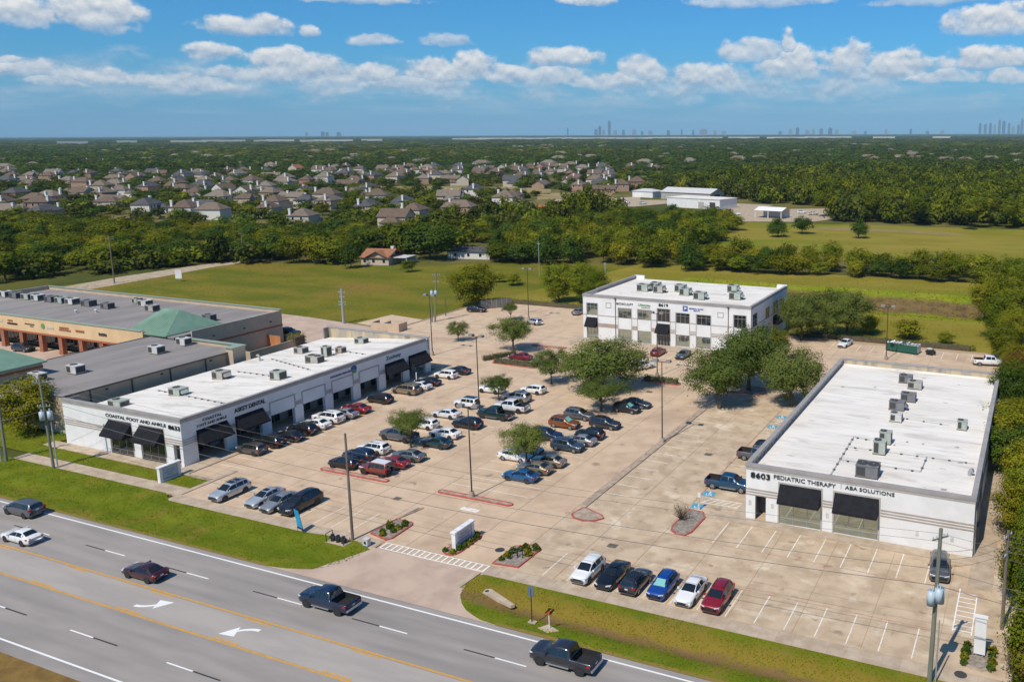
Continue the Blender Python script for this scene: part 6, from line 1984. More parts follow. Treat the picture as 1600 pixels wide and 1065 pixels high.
def crown_points(rng, n_clump, per, rad, z0, z1, clump_r, shape='round', flat_=0.8):
    """clump centres through an uneven crown volume, leaves scattered round each"""
    cz, hz_ = (z0 + z1) / 2, (z1 - z0) / 2
    cs = []
    lob = rng.uniform(0.60, 1.18, 9)
    while len(cs) < n_clump:
        d = rng.normal(size=3)
        d /= np.linalg.norm(d)
        r = rng.uniform(0, 1) ** 0.42
        azi = (math.atan2(d[1], d[0]) / (2 * math.pi) + 0.5) * 9
        k = int(azi) % 9
        f = azi - int(azi)
        lf = lob[k] * (1 - f) + lob[(k + 1) % 9] * f
        p = d * r * lf
        if shape == 'cone':
            wz = 1.0 - 0.82 * (p[2] * 0.5 + 0.5)
            p = np.array([p[0] * wz * 1.35, p[1] * wz * 1.35, p[2]])
        elif shape == 'umbrella':
            if p[2] < -0.35:
                continue
            p[2] = p[2] * 0.75 + 0.1
        elif shape == 'tall':
            if p[2] < 0:
                p[:2] *= 0.92
        cs.append((p[0] * rad, p[1] * rad, cz + p[2] * hz_))
    cs = np.array(cs)
    sub = rng.normal(size=(n_clump, per, 3)) * np.array([clump_r, clump_r, clump_r * flat_]) * 0.62
    pos = (cs[:, None, :] + sub).reshape(-1, 3)
    tint = np.repeat(rng.uniform(0, 1, n_clump), per)
    ctr = np.array([0, 0, cz - hz_ * 0.25])
    out = pos - ctr
    out /= np.linalg.norm(out, axis=1)[:, None] + 1e-9
    loc = sub.reshape(-1, 3)
    loc = loc / (np.linalg.norm(loc, axis=1)[:, None] + 1e-9)
    nrm = out * 0.75 + loc * 0.65 + np.array([0, 0, 0.30]) + rng.normal(size=pos.shape) * 0.30
    nrm /= np.linalg.norm(nrm, axis=1)[:, None] + 1e-9
    return cs, pos, nrm, tint


def trunk_mesh(rng, cs, base_r, fork_z, n_limbs, top_z, name='trunk'):
    b = MB()
    fork = Vector((rng.normal() * .1, rng.normal() * .1, fork_z))
    b.tube((0, 0, -0.3), (fork.x * .4, fork.y * .4, fork_z * .5), base_r * 1.25, base_r * .9, n=8, caps=False)
    b.tube((fork.x * .4, fork.y * .4, fork_z * .5), fork, base_r * .9, base_r * .72, n=8, caps=False)
    idx = rng.choice(len(cs), size=min(n_limbs, len(cs)), replace=False)
    for i in idx:
        e = Vector(cs[i])
        mid = fork.lerp(e, 0.5) + Vector((rng.normal() * .2, rng.normal() * .2, .25))
        b.tube(fork, mid, base_r * .5, base_r * .3, n=6, caps=False)
        b.tube(mid, e, base_r * .3, base_r * .08, n=5, caps=False)
    b.tube(fork, (fork.x * .8, fork.y * .8, top_z), base_r * .6, base_r * .12, n=6, caps=False)
    return b.mesh(name, [M_bark], True)


def proto(seed, n_clump, per, rad, z0, z1, clump_r, leaf, m, base_r, fork, limbs, shape='round'):
    rng = np.random.default_rng(seed)
    cs, pos, nrm, tint = crown_points(rng, n_clump, per, rad, z0, z1, clump_r, shape)
    size = leaf * rng.uniform(.6, 1.35, len(pos))
    return trunk_mesh(rng, cs, base_r, fork, limbs, z0 + (z1 - z0) * .7), leaf_mesh('crown', pos, nrm, size, tint, m, rng), 2 * rad, z1


NEAR = [proto(11 + k, 96, 150, 4.6, 2.7, 9.6, 0.78, 0.23, L_oak, .20, 2.6, 9, 'umbrella' if k % 2 == 0 else 'round') for k in range(4)]
CLUMP = [proto(21 + k, 150, 150, 4.7, (1.6, 2.2, 2.0)[k], 9.9, 0.88, 0.25, L_oak, .26, 2.4, 14, 'round') for k in range(3)]
EDGE = [proto(31 + k, 150, 110, 4.6, 1.2, 11.6, 1.05, 0.34, (L_wood, L_yel, L_wood, L_rust, L_dark)[k], .2, 3.0, 7, 'tall') for k in range(5)]
WOOD = [proto(51 + k, 74, 44, 4.7, 0.9, 11.6, 1.25, 0.62, (L_wood, L_wood, L_dark, L_yel, L_wood, L_dark, L_wood)[k], .2, 2.4, 5, ('tall', 'round', 'round', 'tall', 'round', 'cone', 'tall')[k]) for k in range(7)]
PINE = [proto(71 + k, 46, 40, 3.6, 6.5, 17.5, 1.2, 0.65, L_wood, .22, 8.0, 6, 'tall') for k in range(2)]
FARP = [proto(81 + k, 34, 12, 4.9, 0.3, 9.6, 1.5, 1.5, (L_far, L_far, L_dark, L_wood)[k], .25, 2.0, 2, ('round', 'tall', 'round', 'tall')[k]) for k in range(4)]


CROWN = {}


def tree(pr, x, y, wd, h, label, rz=None, name='tree', group=None, cat='tree', z=0.0):
    tm, cm, w0, h0 = pr
    rz = rz if rz is not None else (x * 1.7 + y * 2.3) % 6.28
    t = thing(name, label, cat, (x, y, z), rz, group)
    sc = (wd / w0, wd / w0, h / h0)
    obj('trunk', tm, t, scale=(min(sc[0], 1.3), min(sc[0], 1.3), sc[2]) if False else sc)
    CROWN[t.name] = obj('crown', cm, t, scale=sc)
    return t


PG = 'trees planted in the parking lot'
tree(NEAR[0], -78.6, 91.2, 6.2, 5.7, 'small round tree over the grey pickup in the lot', name='lot_tree', group=PG)
tree(NEAR[2], -79.3, 113.7, 5.2, 4.7, 'slender young tree beside the silver SUV', name='lot_tree', group=PG)
tree(NEAR[1], -95.9, 143.0, 10.4, 7.1, 'spreading tree on the hedged island with the red car', name='lot_tree', group=PG)
tree(NEAR[3], -76.6, 125.6, 6.8, 6.4, 'round tree standing in a dark circle of shade mid-lot', name='lot_tree', group=PG)
tree(CLUMP[0], -66.3, 125.6, 14.4, 9.2, 'largest tree of the lot, broad crown before the two-storey building', name='lot_tree', group=PG)
tree(NEAR[2], -61.6, 115.6, 8.6, 5.3, 'low light-green tree in front of the largest lot tree', name='lot_tree', group=PG)
tree(NEAR[1], -60.3, 92.0, 7.6, 5.8, 'near lot tree shading the white and tan sedans', name='lot_tree', group=PG)
tree(NEAR[3], -111.3, 145.6, 4.8, 4.4, 'small leaning tree alone past the white strip', name='lot_tree', group=PG)
tree(NEAR[0], -112.8, 167.7, 4.4, 4.3, 'small tree near the far lamp pole in the rear lot', name='lot_tree', group=PG)
tree(CLUMP[1], -44.9, 124.2, 10.8, 9.6, 'tree at the end of the long dividing kerb', name='lot_tree', group=PG)
tree(CLUMP[2], -43.6, 135.2, 13.4, 11.6, 'tall dark tree hiding the corner of the two-storey building', name='lot_tree', group=PG)
tree(CLUMP[0], -34.6, 129.3, 9.6, 10.2, 'tree beside the rear corner of the clinic', name='lot_tree', group=PG)
tree(CLUMP[1], -44.6, 174.0, 10.6, 10.4, 'grey-green tree at the side of the two-storey building', name='lot_tree', group=PG)
tree(CLUMP[2], -36.6, 181.0, 12.0, 10.6, 'dark tree above the white sedan beyond the clinic', name='lot_tree', group=PG)
tree(CLUMP[0], -41.0, 179.0, 11.0, 10.2, 'dark tree between the grey-green tree and the one above the white sedan', name='lot_tree', group=PG)
tree(EDGE[0], -130.4, 178.0, 13.4, 10.8, 'big round green tree at the edge of the field', name='field_tree')
tree(EDGE[0], -113.6, 191.2, 9.0, 10.6, 'green tree by the two-storey building, farthest from its wall', name='field_tree')
tree(EDGE[0], -107.6, 192.6, 9.4, 10.9, 'middle tree of the clump behind the silver sedan', name='field_tree')
tree(EDGE[2], -102.4, 191.0, 8.4, 9.6, 'tree of the clump closest to the two-storey building', name='field_tree')
tree(EDGE[1], -134.6, 74.4, 8.6, 8.6, 'yellowing autumn tree behind the pole with transformers', name='verge_tree')
tree(WOOD[2], -195.6, 242.4, 18.5, 13.6, 'huge dark spreading oak beside the red-roofed cottage', name='field_tree')
tree(WOOD[5], -207.0, 216.5, 8.0, 9.6, 'dark conical tree at the field edge by the red-roofed cottage', name='field_tree')
tree(WOOD[1], -184.0, 217.0, 5.0, 4.2, 'small bushy tree in front of the red-roofed cottage', name='field_tree')
tree(WOOD[5], -101.5, 352.0, 10.0, 8.6, 'lone dark conifer in the hay field by the sheds', name='field_tree')
tree(WOOD[2], -95.0, 367.0, 9.0, 8.0, 'bushy tree behind the lone dark conifer in the hay field', name='field_tree')
tree(WOOD[5], -69.0, 359.0, 8.5, 9.0, 'lone tree out in the middle of the hay field', name='field_tree')
tree(WOOD[1], -139.0, 208.8, 6.0, 3.6, 'low round bush in the meadow behind the rear lot', name='bush', cat='bush')
tree(WOOD[1], -146.0, 212.0, 5.0, 3.0, 'smaller low bush near the round meadow bush', name='bush', cat='bush')
tree(WOOD[3], -33.0, 186.5, 6.0, 4.6, 'thin brownish bush behind the lamp by the waste container', name='bush', cat='bush')
tree(WOOD[3], -24.0, 184.0, 7.0, 4.4, 'olive bush above the green waste container', name='bush', cat='bush')
tree(WOOD[0], -16.5, 183.0, 4.0, 2.6, 'small green bush past the small trailer', name='bush', cat='bush')
tree(EDGE[1], -47.6, 166.5, 4.2, 3.6, 'yellow-flowering bush at the side wall of the two-storey building', name='bush', cat='bush')

# the tree line along the clinic
rng = np.random.default_rng(404)
edge = []
for k in range(17):
    y = 67 + 7.6 * k
    x = float(np.interp(y, [60, 73, 84, 100, 121, 150, 175, 200], [3.0, 2.6, 2.2, 1.2, -0.6, 0.0, -3.0, -3.0]))
    edge.append((x + rng.uniform(-1.3, .5) - (1.0 if y > 106 else -0.5), y + rng.uniform(-1.2, 1.2), rng.uniform(4.8, 8.8), rng.uniform(6.0, 11.4) * (1.0 if y < 150 else .8)))
for k in range(13):
    edge.append((rng.uniform(8, 12), 70 + 11 * k, rng.uniform(8.5, 11), rng.uniform(10, 12.5)))
for (x, y, w_, h_) in ((-4.0, 205, 12, 11.5), (-9.5, 214, 11, 10.0), (-2, 222, 12, 11), (-6.5, 190, 9, 10.2), (-1, 238, 12, 12)):
    edge.append((x, y, w_, h_))
edge += [(0.6, 80.0, 5.2, 6.0), (1.9, 66.2, 4.6, 5.2), (0.9, 69.6, 2.4, 4.4), (0.2, 93.5, 5.4, 6.6)]
edge.sort(key=lambda e: e[1])
tone = {0: 'green', 1: 'yellow-green', 2: 'mid-green', 3: 'rust-tinged', 4: 'dark green'}
for k, (x, y, w_, h_) in enumerate(edge):
    pk = (1, 0, 2, 1, 4, 0, 1, 2, 0, 4)[k % 10] if not 146 < y < 158 else 3
    if y < 66.5:
        pk = 3
    tree(EDGE[pk], x, y, w_, h_, tone[pk] + ' tree, ' + ordinal(k + 1) + ' counted from the road in the clinic tree line', name='line_tree', group='tree line beside the clinic')

# woods and belts: the largest in view stand as trees of their own, the rest is one mass


def inside(p, poly):
    x, y = p
    r = False
    n = len(poly)
    for i in range(n):
        x0, y0 = poly[i]
        x1, y1 = poly[(i + 1) % n]
        if (y0 > y) != (y1 > y) and x < (x1 - x0) * (y - y0) / (y1 - y0) + x0:
            r = not r
    return r


HOUSES = [(-915, 541),(-946, 580),(-941, 599),(-910, 592),(-770, 482),(-1076, 611),(-682, 391),(-588, 356),(-612, 392),(-590, 392),(-509, 341),(-632, 456),(-582, 446),(-610, 484),(-553, 457),(-509, 438),(-536, 421),(-477, 391),(-423, 325),(-398, 321),(-450, 388),(-462, 331),(-848, 709),(-811, 645),(-878, 640),(-914, 646),(-915, 627),(-1355, 878),(-1293, 861),(-1197, 737),(-1122, 761),(-998, 802),(-959, 815),(-328, 314),(-481, 433),(-460, 433),(-415, 377),(-406, 392),(-428, 431),(-389, 393),(-387, 432),(-356, 388),(-344, 404),(-298, 359),(-280, 324),(-344, 448),(-302, 403),(-300, 445),(-368, 508),(-570, 531),(-590, 572),(-604, 606),(-653, 682),(-590, 655),(-551, 639),(-807, 767),(-747, 744),(-778, 799),(-718, 775),(-706, 800),(-642, 779),(-600, 754),(-572, 745),(-551, 771),(-514, 747),(-508, 627),(-459, 618),(-549, 586),(-914, 830),(-820, 860),(-629, 897),(-585, 864),(-374, 649),(-301, 577),(-297, 598),(-299, 629),(-455, 703),(-527, 861),(-495, 850),(-461, 953),(-402, 752),(-384, 743),(-484, 875),(-420, 919),(-422, 941),(-310, 468),(-497, 828),(-565, 1125),(-562, 1279),(-551, 1327),(-535, 319),(-382, 342),(-587, 891),(-790, 558),(-652, 495),(-499, 299),(-552, 845),(-819, 556),(-534, 679),(-666, 442),(-555, 924),(-547, 889),(-629, 585),(-451, 356),(-876, 478),(-447, 475),(-608, 418),(-702, 533),(-457, 502),(-625, 739),(-489, 932),(-437, 841),(-347, 650),(-472, 735),(-547, 370),(-643, 403),(-609, 315),(-746, 635),(-567, 335),(-528, 295),(-721, 653),(-709, 720),(-829, 744),(-661, 823),(-571, 802),(-547, 709),(-948, 542),(-507, 978),(-794, 434),(-682, 863),(-949, 494),(-888, 540),(-858, 589),(-702, 573),(-535, 563),(-670, 785),(-669, 701),(-872, 506),(-620, 541),(-768, 611),(-849, 480),(-411, 621),(-405, 715),(-829, 426),(-711, 853),(-590, 692),(-329, 588),(-378, 675),(-800, 690),(-647, 542),(-753, 443),(-581, 919),(-633, 841),(-554, 971),(-544, 487),(-794, 610),(-654, 340),(-330, 625),(-736, 474),(-674, 538),(-619, 670),(-417, 793),(-506, 663),(-835, 617),(-420, 458),(-670, 894),(-376, 610),(-668, 761),(-834, 658),(-443, 773),(-757, 409),(-640, 804),(-530, 907),(-692, 508),(-714, 364),(-518, 804),(-590, 786),(-498, 479),(-477, 768),(-581, 832),(-697, 474),(-588, 470),(-560, 312),(-473, 903)]
WOODS = [
    ('lane woods', [(-276, 150), (-292, 168), (-284, 184), (-277, 199), (-273, 216), (-267, 230), (-315, 273), (-372, 272), (-439, 270), (-483, 267), (-430, 205), (-330, 140)], 9.6, (8.5, 13.0), 'in the woods beyond the gravel lane'),
    ('cottage woods', [(-252, 217), (-229, 219), (-213, 219), (-224, 236), (-228, 256), (-221, 285), (-189, 293), (-200, 318), (-244, 316), (-291, 287), (-311, 269)], 9.2, (7.5, 11.5), 'in the woods around the red-roofed cottage'),
    ('meadow woods', [(-181, 262), (-171, 243), (-152, 248), (-137, 256), (-118, 252), (-101, 253), (-116, 292), (-127, 368), (-140, 405), (-173, 405), (-201, 390), (-205, 340), (-190, 300)], 9.4, (9.0, 13.5), 'in the broad woods behind the meadow'),
    ('ditch belt', [(-101, 252), (-57, 259), (8, 262), (8, 280), (-62, 274), (-109, 270)], 7.4, (6.0, 9.5), 'in the belt of trees beyond the ditch'),
]
FAR_W = [[(-101, 425), (-83, 418), (-50, 414), (-32, 397), (12, 392), (12, 700), (-144, 641), (-128, 520)]]
rng = np.random.default_rng(77)
cand = []
for (nm, poly, sp, hr_, where) in WOODS:
    xs_ = [p[0] for p in poly]
    ys_ = [p[1] for p in poly]
    pts = []
    tries = 0
    while tries < 9000:
        tries += 1
        p = (rng.uniform(min(xs_), max(xs_)), rng.uniform(min(ys_), max(ys_)))
        if not inside(p, poly) or any((p[0] - a) ** 2 + (p[1] - b_) ** 2 < (sp * .78) ** 2 for a, b_ in pts):
            continue
        if any((p[0] - h[0]) ** 2 + (p[1] - h[1]) ** 2 < 121 for h in HOUSES[:70]):
            continue
        if math.hypot(p[0] + 203, p[1] - 230) < 13 or math.hypot(p[0] + 196, p[1] - 243) < 12:
            continue
        pts.append(p)
    for p in pts:
        h = rng.uniform(*hr_)
        if math.hypot(*p) > 335 and nm in ('lane woods', 'cottage woods'):
            h *= .66
        if p[1] > 315 and nm == 'meadow woods':
            h *= .70
        cand.append((math.hypot(*p), p[0], p[1], sp * rng.uniform(.7, 1.45), h * rng.uniform(.62, 1.12), nm, where, int(rng.integers(0, 7))))
cand.sort()
KIND = ['green', 'mid-green', 'dark', 'yellow-green', 'olive', 'dark conical', 'tall green']
cnt = {}
masses = []
near_crowns = [None] * 7
for k, (d, x, y, w_, h_, nm, where, pk) in enumerate(cand):
    if k < 285:
        cnt[nm] = cnt.get(nm, 0) + 1
        t = tree(WOOD[pk], x, y, w_, h_, KIND[pk] + ' tree ' + where + ', ' + ordinal(cnt[nm]) + ' from the lot', name='woodland_tree', group='trees ' + where)
        if near_crowns[pk] is None:
            near_crowns[pk] = CROWN[t.name]
    else:
        masses.append((x, y, w_ / 9.4, h_ / 11.6, pk))


def instanced(name, label, pts, protos, kind='stuff'):
    """one mass of trees: points that carry scale and turn, each drawn as one of the crowns standing in the scene"""
    me = bpy.data.meshes.new(name)
    n = len(pts)
    me.vertices.add(n)
    me.vertices.foreach_set('co', np.array([(p[0], p[1], p[5] if len(p) > 5 else -0.1) for p in pts], dtype=np.float32).reshape(-1))
    for an, tp, vals in (('sc', 'FLOAT_VECTOR', np.array([(p[2], p[2], p[3]) for p in pts], dtype=np.float32).reshape(-1)),
                         ('turn', 'FLOAT', np.array([(p[0] * 3.1 + p[1] * 1.7) % 6.28 for p in pts], dtype=np.float32)),
                         ('pick', 'INT', np.array([p[4] for p in pts], dtype=np.int32))):
        at = me.attributes.new(an, tp, 'POINT')
        at.data.foreach_set('vector' if tp == 'FLOAT_VECTOR' else 'value', vals)
    o = obj(name, me)
    o['kind'] = kind
    o['label'] = label
    ng = bpy.data.node_groups.new(name, 'GeometryNodeTree')
    ng.interface.new_socket('Geometry', in_out='INPUT', socket_type='NodeSocketGeometry')
    ng.interface.new_socket('Geometry', in_out='OUTPUT', socket_type='NodeSocketGeometry')
    N = ng.nodes
    gi, go = N.new('NodeGroupInput'), N.new('NodeGroupOutput')
    g2i = N.new('GeometryNodeGeometryToInstance')
    infos = []
    for c_ in protos:
        oi = N.new('GeometryNodeObjectInfo')
        oi.inputs['Object'].default_value = c_
        oi.transform_space = 'ORIGINAL'
        oi.inputs['As Instance'].default_value = False
        infos.append(oi)
    for oi in reversed(infos):
        ng.links.new(oi.outputs['Geometry'], g2i.inputs[0])
    iop = N.new('GeometryNodeInstanceOnPoints')
    iop.inputs['Pick Instance'].default_value = True

    def attr(nm_, tp):
        a_ = N.new('GeometryNodeInputNamedAttribute')
        a_.data_type = tp
        a_.inputs['Name'].default_value = nm_
        return [s for s in a_.outputs if s.enabled and s.name == 'Attribute'][0]
    ng.links.new(gi.outputs[0], iop.inputs['Points'])
    ng.links.new(g2i.outputs[0], iop.inputs['Instance'])
    ng.links.new(attr('pick', 'INT'), iop.inputs['Instance Index'])
    ng.links.new(attr('sc', 'FLOAT_VECTOR'), iop.inputs['Scale'])
    cx = N.new('ShaderNodeCombineXYZ')
    ng.links.new(attr('turn', 'FLOAT'), cx.inputs[2])
    e2r = N.new('FunctionNodeEulerToRotation')
    ng.links.new(cx.outputs[0], e2r.inputs[0])
    ng.links.new(e2r.outputs[0], iop.inputs['Rotation'])
    ng.links.new(iop.outputs[0], go.inputs[0])
    md = o.modifiers.new('scatter', 'NODES')
    md.node_group = ng
    return o


instanced('woodland_mass', 'deeper trees of the woods behind the lot', masses, near_crowns)

# ------------------------------------------------------------------ houses of the suburb
M_hw = [mat('house_brick', (0.36, 0.24, 0.17), .85, col2=(0.29, 0.19, 0.135), nscale=1.5), mat('house_cream', (0.50, 0.42, 0.33), .85), mat('house_white', (0.62, 0.59, 0.54), .85),
        mat('house_rose', (0.42, 0.23, 0.175), .85, col2=(0.34, 0.19, 0.14), nscale=1.5)]
M_hr = [mat('roof_brown', (0.145, 0.100, 0.070), .9, col2=(0.11, 0.075, 0.052), nscale=.7), mat('roof_taupe', (0.185, 0.138, 0.102), .9, col2=(0.145, 0.108, 0.08), nscale=.7),
        mat('roof_slate', (0.062, 0.062, 0.068), .9, col2=(0.085, 0.082, 0.085), nscale=.7), mat('roof_terracotta', (0.33, 0.145, 0.07), .9, col2=(0.26, 0.11, 0.055), nscale=.7),
        mat('roof_greige', (0.205, 0.165, 0.13), .9, col2=(0.165, 0.13, 0.10), nscale=.7)]
M_clear = mat('dry_clearing_grass', (0.33, 0.24, 0.11), .95, col2=(0.24, 0.19, 0.06), nscale=.06, ndetail=8)
M_chim = mat('chimney_siding', (0.72, 0.69, 0.64), .8)
HN = ['brick', 'cream', 'white', 'rose brick']
RN = ['brown', 'taupe', 'dark slate', 'terracotta', 'greige']


def hip(b, x0, x1, y0, y1, ze, h, ov=.45):
    x0, x1, y0, y1 = x0 - ov, x1 + ov, y0 - ov, y1 + ov
    if x1 - x0 >= y1 - y0:
        r = (y1 - y0) / 2
        ym = (y0 + y1) / 2
        a, c_ = (x0 + r * .9, ym, ze + h), (x1 - r * .9, ym, ze + h)
        b.poly([(x0, y0, ze), (x1, y0, ze), c_, a]).poly([(x1, y1, ze), (x0, y1, ze), a, c_]).poly([(x0, y1, ze), (x0, y0, ze), a]).poly([(x1, y0, ze), (x1, y1, ze), c_])
    else:
        r = (x1 - x0) / 2
        xm = (x0 + x1) / 2
        a, c_ = (xm, y0 + r * .9, ze + h), (xm, y1 - r * .9, ze + h)
        b.poly([(x0, y0, ze), (x1, y0, ze), a]).poly([(x1, y1, ze), (x0, y1, ze), c_]).poly([(x1, y0, ze), (x1, y1, ze), c_, a]).poly([(x0, y1, ze), (x0, y0, ze), a, c_])
    b.box(x0, x1, y0, y1, ze - .18, ze - .002)


HP = []
for v in range(6):
    wall, roof = MB(), MB()
    if v == 0:
        wall.box(-7, 7, -5, 5, 0, 5.4).box(2, 7.5, -9, -5, 0, 3.2)
        hip(roof, -7, 7, -5, 5, 5.4, 3.4)
        hip(roof, 2, 7.5, -9, -4.6, 3.2, 2.2)
    elif v == 1:
        wall.box(-8, 8, -5.5, 4.5, 0, 3.3).box(-8, -1, -8, -5.5, 0, 3.3)
        hip(roof, -8, 8, -5.5, 4.5, 3.3, 3.6)
        hip(roof, -8, -1, -8, -4, 3.3, 2.5)
    elif v == 2:
        wall.box(-6, 6, -6, 6, 0, 5.6).box(-11, -6, -4, 5, 0, 3.2)
        hip(roof, -6, 6, -6, 6, 5.6, 3.8)
        hip(roof, -11, -5.6, -4, 5, 3.2, 2.4)
    elif v == 4:
        wall.box(-9, 9, -5, 5, 0, 3.1).poly([(9.02, -5, 3.1), (9.02, 5, 3.1), (9.02, 0, 6.0)]).poly([(-9.02, 5, 3.1), (-9.02, -5, 3.1), (-9.02, 0, 6.0)])
        roof.poly([(-9.6, -5.7, 2.9), (9.6, -5.7, 2.9), (9.6, 0, 6.15), (-9.6, 0, 6.15)]).poly([(9.6, 5.7, 2.9), (-9.6, 5.7, 2.9), (-9.6, 0, 6.15), (9.6, 0, 6.15)])
    elif v == 5:
        wall.box(-5, 5, -7, 7, 0, 5.6).poly([(-5, -7.02, 5.6), (5, -7.02, 5.6), (0, -7.02, 8.8)]).poly([(5, 7.02, 5.6), (-5, 7.02, 5.6), (0, 7.02, 8.8)]).box(5, 10.5, -3, 6, 0, 3.1)
        roof.poly([(5.6, -7.5, 5.3), (5.6, 7.5, 5.3), (0, 7.5, 9.0), (0, -7.5, 9.0)]).poly([(-5.6, 7.5, 5.3), (-5.6, -7.5, 5.3), (0, -7.5, 9.0), (0, 7.5, 9.0)])
        hip(roof, 4.8, 10.5, -3, 6, 3.1, 2.3)
    else:
        wall.box(-7.5, 5, -5, 5, 0, 5.5).box(5, 9.5, -5.5, 3, 0, 3.2)
        wall.poly([(-7.5, -5.02, 5.5), (-2.5, -5.02, 5.5), (-5.0, -5.02, 8.0)])
        hip(roof, -7.5, 5, -5, 5, 5.5, 3.5)
        hip(roof, 4.6, 9.5, -5.5, 3, 3.2, 2.2)
        roof.poly([(-7.9, -5.4, 5.3), (-5.0, -5.4, 8.15), (-5.0, -1.0, 8.15), (-7.9, -1.0, 5.3)]).poly([(-2.1, -5.4, 5.3), (-2.1, -1.0, 5.3), (-5.0, -1.0, 8.15), (-5.0, -5.4, 8.15)])
    HP.append((wall.mesh('wall', [None]), roof.mesh('roof', [None])))
chim = MB().box(-.55, .55, -.55, .55, 0, 1).box(-.65, .65, -.65, .65, .93, 1.0).mesh('chimney', [M_chim])
winm = MB().box(-.55, .55, -.06, 0, 0, 1.5).mesh('window', [M_carglass])
winf = MB().box(-.68, .68, -.045, -.002, -.12, 0).box(-.68, .68, -.045, -.002, 1.5, 1.62).box(-.68, -.55, -.045, -.002, 0, 1.5).box(.55, .68, -.045, -.002, 0, 1.5).mesh('window_frame', [M_chim])
doorm = MB().box(-.5, .5, -.06, 0, 0, 2.1).mesh('door', [M_brickcol])


def house(x, y, rz, v, wc, rc, label, sc=1.0, detail=True):
    t = thing('suburban_house', label, 'house', (x, y, -.1), rz, 'houses of the suburb')
    t.scale = (sc,) * 3
    obj('wall', HP[v][0], t, m=M_hw[wc])
    r_ = obj('roof', HP[v][1], t, m=M_hr[rc])
    hgt = 9.3 if v != 1 else 7.3
    obj('chimney', chim, r_, ((6.4, -6.9, 5.4, 4.4, 3.0, -4.4)[v], (1.5, 2.0, -4.2, 2.5, 1.2, 1.0)[v], 0), scale=(1, 1, hgt if v != 4 else 7.0))
    if detail:
        fy = (-5, -5.5, -6, -5, -5, -7)[v]
        for (wx, wz) in ((-4.8, 3.4), (-1.6, 3.4), (1.4, 3.4), (-4.8, .7), (-1.4, .7)):
            if v == 1 and wz > 2:
                wx, wz = wx + 6.2, .8
            if v == 4 and wz > 2:
                wx, wz = wx + 7.2, .8
            if v == 5:
                wx = wx * .7
            o = obj('window', winm, t, (wx, fy, wz))
            obj('window_frame', winf, o)
        obj('door', doorm, t, (.6 if v not in (1, 5) else (.2 if v == 1 else 2.6), fy, 0))
        ex = (7, 8, 6, 5, 9, 5)[v]
        for wy in (-2.5, 2.0):
            if v in (3,):
                wy = 3.9 if wy > 0 else wy
            o = obj('window', winm, t, (ex, wy, (3.4 if v not in (1, 4) else .8) if v != 3 else 3.9), R(90))
            obj('window_frame', winf, o)
    return t


rng = np.random.default_rng(9)
order = sorted(range(len(HOUSES)), key=lambda i: math.hypot(HOUSES[i][0], HOUSES[i][1]))
rank = {i: k for k, i in enumerate(order)}
for i, (x, y) in enumerate(HOUSES):
    d = math.hypot(x, y)
    v = int(rng.choice([0, 1, 2, 3, 4, 5, 0, 2, 3]))
    wc = int(rng.choice([0, 1, 1, 2, 3]))
    rc = int(rng.choice([0, 0, 0, 1, 1, 2, 2, 4]))
    rz = rng.choice([0, 90, 180, 270]) + rng.uniform(-14, 14) + 18
    if i in (37, 48):
        rc, wc = 2, 2
    if i in (55,):
        rc = 3
    sz = ('single-storey' if v in (1, 4) else 'two-storey')
    house(x, y, R(float(rz)), v, wc, rc, RN[rc] + '-roofed ' + HN[wc] + ' ' + sz + ' house, ' + ordinal(rank[i] + 1) + ' in distance from the lot', 0.92 + .16 * rng.random(), d < 700)

t = thing('cottage', 'red-roofed single-storey cottage at the far side of the green field', 'house', (-204.0, 230.0, -.1), R(12))
part('wall', MB().box(-6.5, 3.5, -5, 5, 0, 2.6).poly([(-6.52, -5, 2.6), (-6.52, 5, 2.6), (-6.52, 0, 4.9)]).poly([(-4.5, -5.02, 2.6), (3.5, -5.02, 2.6), (-.5, -5.02, 4.6)]), M_hw[1], t)
part('roof', MB().poly([(-7, -5.6, 2.5), (4, -5.6, 2.5), (4, 0, 5.0), (-7, 0, 5.0)]).poly([(4, 5.6, 2.5), (-7, 5.6, 2.5), (-7, 0, 5.0), (4, 0, 5.0)])
     .poly([(3.8, -6.0, 2.55), (3.8, -1.0, 4.6), (-.5, -1.0, 4.72), (-.5, -6.0, 4.72)]).poly([(-.5, -6.0, 4.72), (-.5, -1.0, 4.72), (-4.8, -1.0, 4.6), (-4.8, -6.0, 2.55)]), M_hr[3], t)
o = obj('chimney', chim, t, (1.5, 2.0, 0), scale=(.9, .9, 5.6))
for wx in (-5.2, -2.0, 1.8):
    obj('window', winm, t, (wx, -5.03, .9), scale=(.8, 1, .7))
part('carport', MB().box(3.5, 9, -3, 4, 2.3, 2.5).box(8.7, 8.9, -2.8, -2.6, 0, 2.3).box(8.7, 8.9, 3.6, 3.8, 0, 2.3).box(3.5, 9, 3.8, 4, 0, 2.3), M_unitw, t)
t = thing('annexe', 'low pale annexe under the huge dark oak', 'house', (-184.5, 252.0, -.1), R(10))
part('wall', MB().box(-8, 8, -3.5, 3.5, 0, 2.7), M_hw[2], t)
rb = MB()
hip(rb, -8, 8, -3.5, 3.5, 2.7, 1.3)
part('roof', rb, M_hr[2], t)
for wx in (-5, 0, 4.5):
    obj('window', winm, t, (wx, -3.5, .9), scale=(.8, 1, .7))

